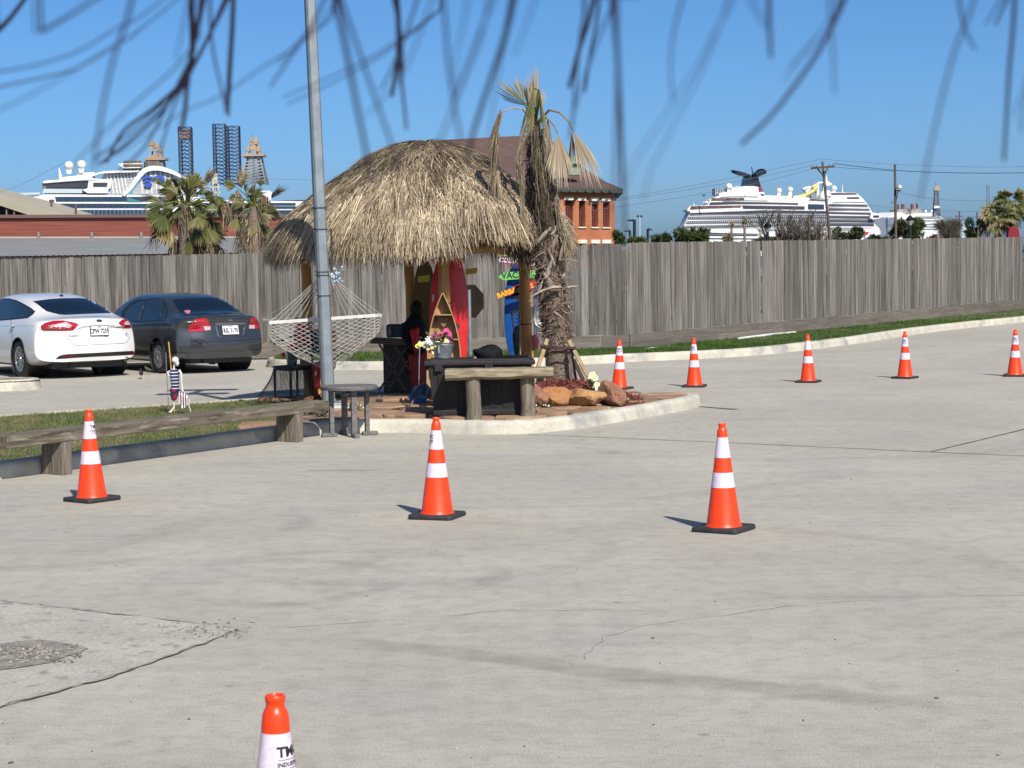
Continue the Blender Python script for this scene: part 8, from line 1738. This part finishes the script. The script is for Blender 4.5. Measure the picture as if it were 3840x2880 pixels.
def derrick(label, cx, w0, w1, y0, y1, ymid, Y, seed, colr=(.30, .33, .34), orange=(.50, .26, .10), sign=None):
    r = random.Random(seed); t = thing('derrick', label, 'drilling rig', at(cx, y1, Y)); m = M('derrick_steel', colr, tuple(c * .5 for c in colr), scale=.1, rough=.6); mo = M('derrick_top', orange, (.35, .28, .22), scale=.25, rough=.7); sc = Y / FPX
    C_ = at(cx, y1, Y); zA, zM, zT = C_.z, at(cx, ymid, Y).z, at(cx, y0, Y).z
    def lvl(z): u = (z - zA) / (zT - zA); return (w0 * (1 - u) + w1 * u) * sc / 2
    cs_ = ((-1, -1), (1, -1), (1, 1), (-1, 1)); nb = 9
    for sx, sy in cs_: mb = MB(); mb.beam((C_.x + sx * lvl(zA), Y + sy * lvl(zA), zA), (C_.x + sx * lvl(zT), Y + sy * lvl(zT), zT), .55, .55, up=(0, 1, 0)); part('leg', mb, m, t)
    mb = MB()
    for i in range(nb):
        za, zb = zA + (zM - zA) * i / nb, zA + (zM - zA) * (i + 1) / nb
        for k in range(4):
            (ax, ay), (bx_, by) = cs_[k], cs_[(k + 1) % 4]; la, lb_ = lvl(za), lvl(zb); P_ = lambda sx, sy, z: (C_.x + sx * lvl(z), Y + sy * lvl(z), z)
            mb.beam(P_(ax, ay, zb), P_(bx_, by, zb), .4, .4); mb.beam(P_(ax, ay, za), P_(bx_, by, zb), .35, .35, up=(0, 1, 0)); mb.beam(P_(bx_, by, za), P_(ax, ay, zb), .35, .35, up=(0, 1, 0))
    part('lattice', mb, m, t, kind='stuff')
    mb = MB()
    mb.box((C_.x, Y, zM), (lvl(zM) * 3.4, lvl(zM) * 3.2, 1.0))
    for k in range(26): z = r.uniform(zM, zT); mb.box((C_.x + r.uniform(-1, 1) * lvl(z) * 1.25, Y - lvl(z) * r.uniform(.6, 1.1), z), (r.uniform(.6, 2.2), r.uniform(.6, 1.6), r.uniform(.6, 2.4)))
    part('crown_platform', mb, mo, t, kind='stuff')
    if sign: mb = MB(); mb.prism(poly_at(sign, Y - w0 * sc), (0, .6, 0)); part('name_board', mb, m_sw, t)
    mb = MB(); mb.tube([(C_.x - lvl(zT) * .5, Y, zT), (C_.x - lvl(zT) * .6, Y, zT + 18 * sc)], .25, 5); part('antenna', mb, m, t)
derrick('rusty topped derrick rising behind the funnels of the white ship', 588, 62, 22, 536, 640, 598, 860, 1, orange=(.38, .24, .13))
derrick('derrick with orange platform right of the paired lattice legs', 956, 92, 22, 520, 690, 584, 900, 2, orange=(.52, .30, .12))
derrick('thin derrick with orange top behind the small far ship', 3512, 24, 10, 700, 812, 713, 1500, 3, orange=(.45, .30, .12), colr=(.16, .18, .22), sign=[z4(1046, 664), z4(1118, 664), z4(1118, 692), z4(1046, 692)])
truss('slender grey lattice tower left of the big palm at right', 3701, 3711, 694, 900, 1500, 26, name='drilling_tower', colr=(.12, .15, .20), top=.05)
truss('short faint lattice tower beside the slender one at right', 3723, 3731, 728, 900, 1800, 16, name='drilling_tower', colr=(.14, .18, .24))

# --- black funnelled ship
s2 = thing('cruise_ship', 'white cruise ship with black winged funnel on the right', 'ship', (170, 1200, 0)); q2 = Plane(2560, 1195, 3310, 1215)
def S2(name, pts, th, mat, off=0, parent=None, kind=None): return slab(name, [z3(x, y) for x, y in pts], q2, th, mat, parent or s2, off=off, kind=kind)
S2('hull', [(100, 1000), (130, 850), (160, 725), (215, 605), (235, 560), (205, 558), (203, 545), (230, 505), (270, 503), (405, 500), (430, 440), (520, 405), (900, 398), (1250, 410), (1440, 430), (1600, 455), (1640, 380), (1700, 372), (1870, 376), (1935, 430), (1975, 480), (2025, 560), (2060, 640), (2050, 680), (2100, 730), (2112, 780), (2080, 820), (2060, 1000)], 12, m_sw)
for yl, xl, xr in ((592, 228, 1590), (634, 205, 2030), (676, 188, 2050), (722, 165, 2060), (550, 1605, 2010), (512, 1600, 1990), (470, 1640, 1960), (455, 560, 1000), (415, 530, 900), (790, 120, 900)): S2('deck_line', [(xl, yl), ((xl + xr) / 2, yl - 6), (xr, yl - 2), (xr, yl + 2), ((xl + xr) / 2, yl - 2), (xl, yl + 4)], .4, m_sg, off=.45)
S2('bridge', [(2020, 575), (2050, 572), (2112, 590), (2112, 625), (2040, 640), (2005, 625)], 6, m_sw, off=3); S2('bridge_window', [(2040, 600), (2100, 598), (2098, 618), (2040, 622)], .4, m_dk, off=3.3)
S2('bulb_bow', [(1960, 740), (2040, 725), (2100, 735), (2112, 760), (2100, 790), (2060, 810), (1960, 820)], 8, m_sw, off=1)
S2('window_band', [(745, 500), (1362, 510), (1362, 540), (760, 532)], .5, m_dk, off=.4); S2('window_band', [(1398, 488), (1555, 492), (1555, 538), (1398, 536)], .5, m_sd, off=.5)
S2('shade_band', [(225, 575), (500, 566), (950, 548), (1590, 556), (1590, 582), (950, 578), (500, 590), (228, 600)], .5, m_dk, off=.4)  # shadow below the deck overhang, painted as a dark strip
S2('open_deck', [(240, 508), (400, 505), (740, 500), (730, 520), (410, 530), (232, 540)], .5, M('deck_shade', (.07, .03, .03), (.2, .12, .11), scale=.3, rough=.8), off=.4); S2('open_deck', [(445, 428), (760, 425), (770, 445), (560, 452), (438, 452)], .5, bpy.data.materials['deck_shade'], off=.4)
S2('open_deck', [(430, 470), (660, 465), (980, 470), (1300, 478), (1300, 492), (980, 486), (660, 486), (420, 495)], .5, m_dk, off=.4)
S2('open_deck', [(1600, 378), (1640, 376), (1870, 378), (1880, 388), (1640, 392)], .5, bpy.data.materials['deck_shade'], off=.6); S2('open_deck', [(1780, 420), (1895, 418), (1905, 432), (1790, 432)], .5, m_dk, off=.5)
bands = [((215, 612), (980, 598), (1590, 600), 27), ((1590, 600), (1800, 603), (2010, 606), 22), ((200, 656), (980, 640), (1600, 642), 27), ((1600, 642), (1800, 643), (2035, 646), 22), ((172, 702), (980, 682), (1600, 682), 24), ((1600, 682), (1800, 682), (2045, 684), 20),
         ((1605, 486), (1800, 490), (1978, 492), 18), ((1605, 526), (1800, 530), (2000, 534), 18), ((1605, 564), (1800, 568), (2022, 572), 18)]
for (a, b, c, h) in bands:
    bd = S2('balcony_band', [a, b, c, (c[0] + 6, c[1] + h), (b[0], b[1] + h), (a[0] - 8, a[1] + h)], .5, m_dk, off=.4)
    mb = MB(); x = a[0] + 10
    while x < c[0] - 8:
        y = a[1] + (b[1] - a[1]) * (x - a[0]) / (b[0] - a[0]) if x < b[0] else b[1] + (c[1] - b[1]) * (x - b[0]) / (c[0] - b[0])
        jig = 3 if int(x) % 3 else 7
        mb.prism([q2.hit(*z3(xx, yy), .8) for xx, yy in ((x, y + 3), (x + 4, y + 3), (x + 1, y + h - 9), (x - 4, y + h - 7))], -q2.n * .3); x += 19
    part('balcony_divider', mb, m_sg if a[0] > 1000 else m_sw, bd, kind='stuff')
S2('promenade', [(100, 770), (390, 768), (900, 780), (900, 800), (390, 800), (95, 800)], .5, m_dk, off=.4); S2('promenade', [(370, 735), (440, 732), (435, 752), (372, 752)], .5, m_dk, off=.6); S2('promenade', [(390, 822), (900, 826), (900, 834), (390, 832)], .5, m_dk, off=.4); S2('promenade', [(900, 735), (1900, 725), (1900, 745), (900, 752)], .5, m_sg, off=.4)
S2('hull_mark', [(1935, 762), (2000, 760), (1985, 790), (1935, 798)], .5, M('hull_red', (.45, .04, .03), rough=.5), off=1.4)
S2('cage', [(473, 335), (690, 330), (690, 400), (473, 402)], 6, M('cage_grey', (.25, .30, .33), (.36, .42, .46), scale=.5, stretch=(4, 1, 1), rough=.6), off=-6)
for k in range(14): S2('cage_post', [(476 + k * 16, 330), (479 + k * 16, 330), (479 + k * 16, 400), (476 + k * 16, 400)], .4, m_dk, off=-5.6)
S2('funnel_house', [(640, 325), (700, 312), (850, 310), (905, 318), (910, 400), (640, 400)], 10, m_sw, off=-3); S2('deck_house', [(520, 385), (560, 372), (900, 370), (965, 372), (965, 405), (520, 408)], 12, m_sw, off=-1)
S2('funnel', [(768, 308), (785, 228), (800, 212), (895, 212), (908, 235), (928, 310), (900, 322)], 9, m_dkb := M('funnel_black', (.008, .012, .025), rough=.3), off=-4); S2('funnel_red', [(905, 228), (925, 290), (952, 362), (915, 362), (912, 300)], 8, M('funnel_red', (.30, .015, .03), rough=.4), off=-4.4)
def wing(pts, name):
    P_ = [q2.hit(*z3(x, y), -4) for x, y in pts]; c = sum(P_, Vector()) / len(P_); rings = []
    for sc, dy in ((.55, -3.2), (.86, -2.4), (1, 0), (.86, 2.4), (.55, 3.2)): rings.append([c + (p - c) * sc + q2.n * dy for p in P_])
    mb = MB(); m_ = len(P_); mb.add([v for r_ in rings for v in r_], [(i * m_ + j, i * m_ + (j + 1) % m_, (i + 1) * m_ + (j + 1) % m_, (i + 1) * m_ + j) for i in range(4) for j in range(m_)] + [tuple(range(m_)), tuple(4 * m_ + j for j in range(m_))[::-1]]); part(name, mb, m_dkb, s2, smooth=60)
wing([(630, 156), (650, 151), (700, 160), (780, 182), (832, 204), (820, 222), (780, 224), (700, 200), (648, 180)], 'funnel_wing'); wing([(832, 202), (860, 178), (905, 143), (940, 137), (970, 145), (986, 166), (980, 188), (950, 198), (900, 222), (845, 224)], 'funnel_wing')
S2('funnel_antenna', [(836, 120), (842, 118), (856, 184), (846, 184)], .6, m_dkb, off=-4)
for cx, cy, rr in ((615, 316, 33), (1110, 355, 27), (1220, 345, 28), (1652, 333, 30)):
    c_ = q2.hit(*z3(cx, cy), -5); mb = MB(); mb.ball(c_, rr / 2.633 * 1200 / 7000, 20, 14); part('radome', mb, m_sw, s2, smooth=60); S2('radome_stand', [(cx - 15, cy + rr - 5), (cx + 15, cy + rr - 5), (cx + 20, cy + rr + 40), (cx - 20, cy + rr + 40)], 3, m_sw, off=-4)
for pts_, mt, w_ in (([(1262, 424), (1320, 415), (1380, 395), (1430, 370), (1470, 340), (1478, 315)], M('slide_yellow', (.65, .55, .12), rough=.4), 1.2), ([(1270, 432), (1330, 432), (1370, 415)], bpy.data.materials['slide_yellow'], 1.4), ([(1345, 345), (1380, 330), (1420, 322), (1400, 350), (1370, 372)], m_sw, 1.1), ([(1344, 340), (1362, 352), (1375, 365)], m_blue, .9), ([(1300, 412), (1370, 398), (1420, 380)], m_dkb, .6), ([(1440, 325), (1476, 300), (1482, 330), (1450, 345)], bpy.data.materials['slide_yellow'], 1.3)):
    mb = MB(); mb.tube([q2.hit(*z3(x, y), -3) for x, y in pts_], w_, 8); part('water_slide', mb, mt, s2, smooth=60)
S2('slide_tower', [(1480, 445), (1485, 285), (1495, 280), (1505, 290), (1505, 445)], 3, m_sw, off=-5); S2('slide_tower', [(1545, 440), (1548, 280), (1600, 262), (1606, 275), (1560, 290), (1562, 440)], 3, m_sw, off=-5); S2('slide_bridge', [(1485, 285), (1500, 268), (1600, 268), (1600, 276), (1500, 284)], 2, m_sw, off=-5)
S2('mast', [(1570, 300), (1572, 205), (1580, 205), (1590, 260), (1640, 290), (1600, 310)], 2, m_sw, off=-4); S2('mast_deck', [(1520, 390), (1540, 360), (1600, 350), (1630, 372), (1700, 372), (1700, 440), (1520, 440)], 8, m_sw, off=-2); S2('thin_mast', [(1734, 300), (1739, 300), (1740, 372), (1734, 372)], .5, m_sw, off=-3)
S2('machinery', [(1420, 440), (1430, 400), (1470, 385), (1500, 410), (1550, 430), (1570, 450)], 4, M('deck_machinery', (.10, .10, .14), (.4, .4, .4), scale=.4, rough=.7), off=1)
rs = random.Random(8)
for k in range(46):
    x_ = rs.uniform(540, 1580); yb_ = 400 if x_ < 960 else 420 if x_ < 1250 else 450; w_ = rs.uniform(6, 26); h_ = rs.uniform(4, 15); S2('deck_fitting', [(x_, yb_ - h_), (x_ + w_, yb_ - h_), (x_ + w_, yb_ + 4), (x_, yb_ + 4)], rs.uniform(1, 4), rs.choice([m_sw, m_sg, m_dk, m_sw]), off=rs.uniform(-2, .6))
S2('aft_mast', [(265, 505), (267, 478), (271, 478), (273, 505)], .5, m_sw, off=-1); S2('small_flag', [(345, 400), (365, 392), (384, 396), (382, 408), (360, 410)], .3, m_dkb, off=-8); S2('parasol', [(355, 470), (400, 455), (425, 468), (400, 475)], 3, m_sw, off=-3)
mb = MB(); mb.prism(poly_at([z3(365, 395), z3(367, 395), z3(385, 500), z3(380, 500)], 1190), (0, 1, 0)); part('flag_staff', mb, m_sg, s2)
# --- small far ship
s3 = thing('cruise_ship', 'small distant white ship with twin funnels behind the wooden pole', 'ship', (390, 1900, 0)); q3 = Plane(3320, 1900, 3560, 1950)
def S3(name, pts, th, mat, off=0): return slab(name, [z4(x, y) for x, y in pts], q3, th, mat, s3, off=off)
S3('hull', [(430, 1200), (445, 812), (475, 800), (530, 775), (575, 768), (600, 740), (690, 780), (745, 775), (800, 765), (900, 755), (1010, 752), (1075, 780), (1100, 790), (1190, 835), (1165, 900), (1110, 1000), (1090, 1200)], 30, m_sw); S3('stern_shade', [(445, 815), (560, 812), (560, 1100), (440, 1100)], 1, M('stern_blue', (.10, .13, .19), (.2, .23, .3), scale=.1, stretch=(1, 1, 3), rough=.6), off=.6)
for pts_ in ([(810, 800), (1090, 795), (1140, 825), (800, 825)], [(800, 848), (1160, 845), (1165, 858), (800, 862)], [(790, 895), (1150, 890), (1140, 905), (790, 912)]): S3('window_band', pts_, 1, m_sg, off=.6)
for k in range(16):
    for j in range(2): S3('cabin_window', [(870 + k * 14, 930 + j * 30), (877 + k * 14, 930 + j * 30), (877 + k * 14, 942 + j * 30), (870 + k * 14, 942 + j * 30)], .8, m_dk, off=.6)
S3('funnel', [(568, 775), (575, 708), (690, 705), (735, 780)], 12, M('funnel_tan', (.40, .36, .33), (.22, .2, .2), scale=.2, rough=.6), off=-3); S3('funnel', [(750, 775), (760, 705), (872, 695), (884, 760)], 12, bpy.data.materials['funnel_tan'], off=-3)
for x, y, w in ((590, 645, 5), (642, 640, 7), (660, 645, 6), (765, 640, 7), (780, 642, 6), (836, 632, 5)): S3('stack_pipe', [(x - w, 712), (x - w * .8, y), (x + w * .8, y), (x + w, 712)], 2, M('pipe_rust', (.25, .07, .06), rough=.6), off=-4)
for cx, cy, rr in ((938, 735, 18), (1015, 736, 18)): c_ = q3.hit(*z4(cx, cy), -5); mb = MB(); mb.ball(c_, rr / 3.456 * 1920 / 7000, 16, 10); part('radome', mb, m_sw, s3, smooth=60)
# --- water far out, between the quay and the horizon
mb = MB(); mb.add([(-3000, 320, -.1), (4000, 320, -.1), (4000, 8000, -.1), (-3000, 8000, -.1)], [(0, 1, 2, 3)]); single('harbour_water', mb, M('harbour_water', (.04, .07, .09), rough=.15), kind='structure')
# ================================================================== the thatched eave over the photographer
ev = thing('thatched_eave', 'dark dry palm thatch strands hanging from the eave overhead, out of focus', 'thatched eave', (0, -.6, 2.06))
mb = MB(); mb.box((0, -1.1, 2.22), (4.6, 4.6, .16)); part('roof', mb, m_thatch_in, ev)
P, D, S, Ls, Ws, Ts = [], [], [], [], [], []
for _ in range(1500): P.append((random.uniform(-2, 2), random.uniform(.6, 1.2), 2.16 + random.random() * .12)); D.append((random.gauss(0, .3), 1, random.gauss(-.05, .1))); S.append((1, random.gauss(0, .3), random.gauss(0, .3))); Ls.append(random.uniform(.1, .25)); Ws.append(.008); Ts.append(random.random() * .5)
ribbons('thatch', P, D, S, Ls, Ws, Ts, m_thatch, parent=ev, nseg=1)
m_strand = M('dry_strand', (.13, .105, .20), (.17, .14, .23), scale=30, rough=.9)
STR = [([(-8, 70), (25, 35), (70, -25)], 3, .95), ([(90, 70), (150, 35), (230, -15)], 1, .62), ([(-20, 158), (80, 140), (170, 110), (250, 62), (300, 38), (370, -15)], 1, .75), ([(-20, 192), (80, 170), (160, 150), (230, 112), (300, 65), (400, -15)], 1, .78), ([(-20, 245), (60, 208), (150, 158), (220, 115), (300, 70)], 0, .60),
    ([(287, -10), (272, 50), (250, 110), (230, 190), (212, 290), (203, 365)], 2, .55), ([(441, -10), (428, 50), (415, 110), (405, 180), (398, 250), (390, 285)], 3, .85), ([(503, -10), (500, 60), (494, 150), (488, 245)], 2, .9), ([(455, 60), (462, 120), (478, 190), (490, 245)], 1, .8),
    ([(490, -10), (450, 80), (405, 165), (350, 240), (280, 305), (215, 355)], 2, .95), ([(430, 80), (380, 145), (300, 215), (220, 290), (150, 365)], 0, .7), ([(420, 110), (380, 190), (345, 260), (310, 320), (255, 372)], 1, .9), ([(415, 150), (395, 190), (368, 250), (345, 335)], 1, .85), ([(415, 130), (390, 180), (330, 235), (265, 285), (230, 352)], 2, 1.0), 
    ([(720, 35), (640, 100), (560, 150), (480, 205), (400, 240), (320, 290), (250, 335)], 0, .75), ([(705, -10), (670, 60), (630, 120), (583, 188)], 1, .75), ([(722, -20), (738, 60), (752, 130), (768, 215), (790, 325), (800, 400)], 3, .55), ([(856, -20), (861, 60), (858, 130), (846, 208)], 3, .9), ([(858, 40), (862, 130), (870, 200), (878, 280)], 2, .8), ([(952, 20), (880, 80), (800, 135), (700, 188), (620, 225)], 0, .85),
    ([(905, -15), (888, 40), (870, 90), (845, 150), (822, 195)], 1, .7), ([(938, -15), (908, 70), (880, 140), (840, 200), (790, 250)], 0, .55), ([(955, -15), (962, 50), (968, 130), (980, 220), (996, 310)], 2, .55), ([(1012, -15), (1000, 60), (985, 120), (980, 190)], 0, .5), ([(1060, -15), (1035, 90), (1002, 170), (960, 280), (925, 350)], 1, .5), ([(1108, -15), (1092, 70), (1070, 140), (1045, 215), (1020, 295), (1005, 360)], 3, .6), ([(1116, -15), (1105, 40), (1085, 120), (1072, 190), (1055, 300)], 0, .6),
    ([(1285, -15), (1270, 50), (1250, 110), (1228, 190)], 3, .85), ([(1262, 30), (1250, 110), (1243, 180), (1238, 250), (1230, 300)], 2, .7), ([(1322, -15), (1328, 60), (1335, 150), (1341, 280), (1346, 400), (1350, 505)], 3, .58), ([(1320, 20), (1290, 90), (1265, 160), (1240, 240)], 1, .65), ([(1478, -15), (1462, 40), (1452, 90), (1448, 150), (1454, 220)], 1, .58), ([(1580, -15), (1552, 60), (1520, 140), (1480, 220), (1440, 300), (1405, 370), (1390, 430)], 0, .5), ([(1660, -15), (1661, 40), (1663, 80), (1665, 125)], 3, .6), ([(1832, -20), (1800, 50), (1765, 115), (1720, 180), (1665, 250), (1600, 312)], 3, .65), ([(1808, 20), (1760, 90), (1725, 130), (1690, 175)], 0, .55), ([(1792, 20), (1798, 90), (1801, 150), (1802, 205)], 1, .55),
    ([(2110, -20), (2090, 40), (2062, 110), (2035, 210), (2012, 310), (1988, 430)], 2, .55), ([(2070, -10), (2080, 50), (2092, 80), (2108, 108)], 2, .65), ([(2192, -15), (2188, 60), (2180, 150), (2174, 250), (2168, 348)], 3, .7), ([(2180, -10), (2165, 20), (2150, 55)], 2, .8), ([(2225, 160), (2214, 220), (2204, 285)], 1, .6), ([(1612, -15), (1630, 25), (1652, 60)], 0, .5), ([(1250, -15), (1300, -5), (1380, -2)], 0, .8), ([(410, -10), (395, 60), (380, 130)], 0, .6), ([(1075, -15), (1040, 60), (1005, 150), (975, 230)], 0, .5), ([(735, -15), (700, 40), (660, 75), (600, 140)], 0, .6), ([(1160, -15), (1135, 60), (1110, 120)], 0, .5)]
WD = {0: 9, 1: 13, 2: 18, 3: 27}
rq = random.Random(3)
for pts_, k, Y in list(STR):
    if rq.random() < .45:
        dx, dy = rq.uniform(-14, 14), rq.uniform(-30, 12); s_ = rq.uniform(-.15, .15); STR.append(([(x + dx + (y - pts_[0][1]) * s_, y + dy * (y / 200)) for x, y in pts_], max(0, k - 1), Y * rq.uniform(.85, 1.1)))
for pts_, k, Y in STR:
    P_ = catmull([at(x * 1.736, y * 1.736, Y) for x, y in pts_], 5); d0 = (P_[0] - P_[1]).normalized(); top_ = P_[0]
    if top_.z > 1.80: P_ = [Vector((top_.x + (top_.x - P_[1].x) * .5, Y + .02, 2.15)), Vector((top_.x, Y, top_.z)).lerp(Vector((top_.x, Y, 2.15)), .4)] + P_
    w = WD[k] * Y / 7000 / 2; n_ = len(P_); mb = MB(); mb.tube(P_, [w * (1 - .35 * i / n_) for i in range(n_)], 5, squash=.5); part('strand', mb, m_strand, ev, smooth=60)
kids_index()
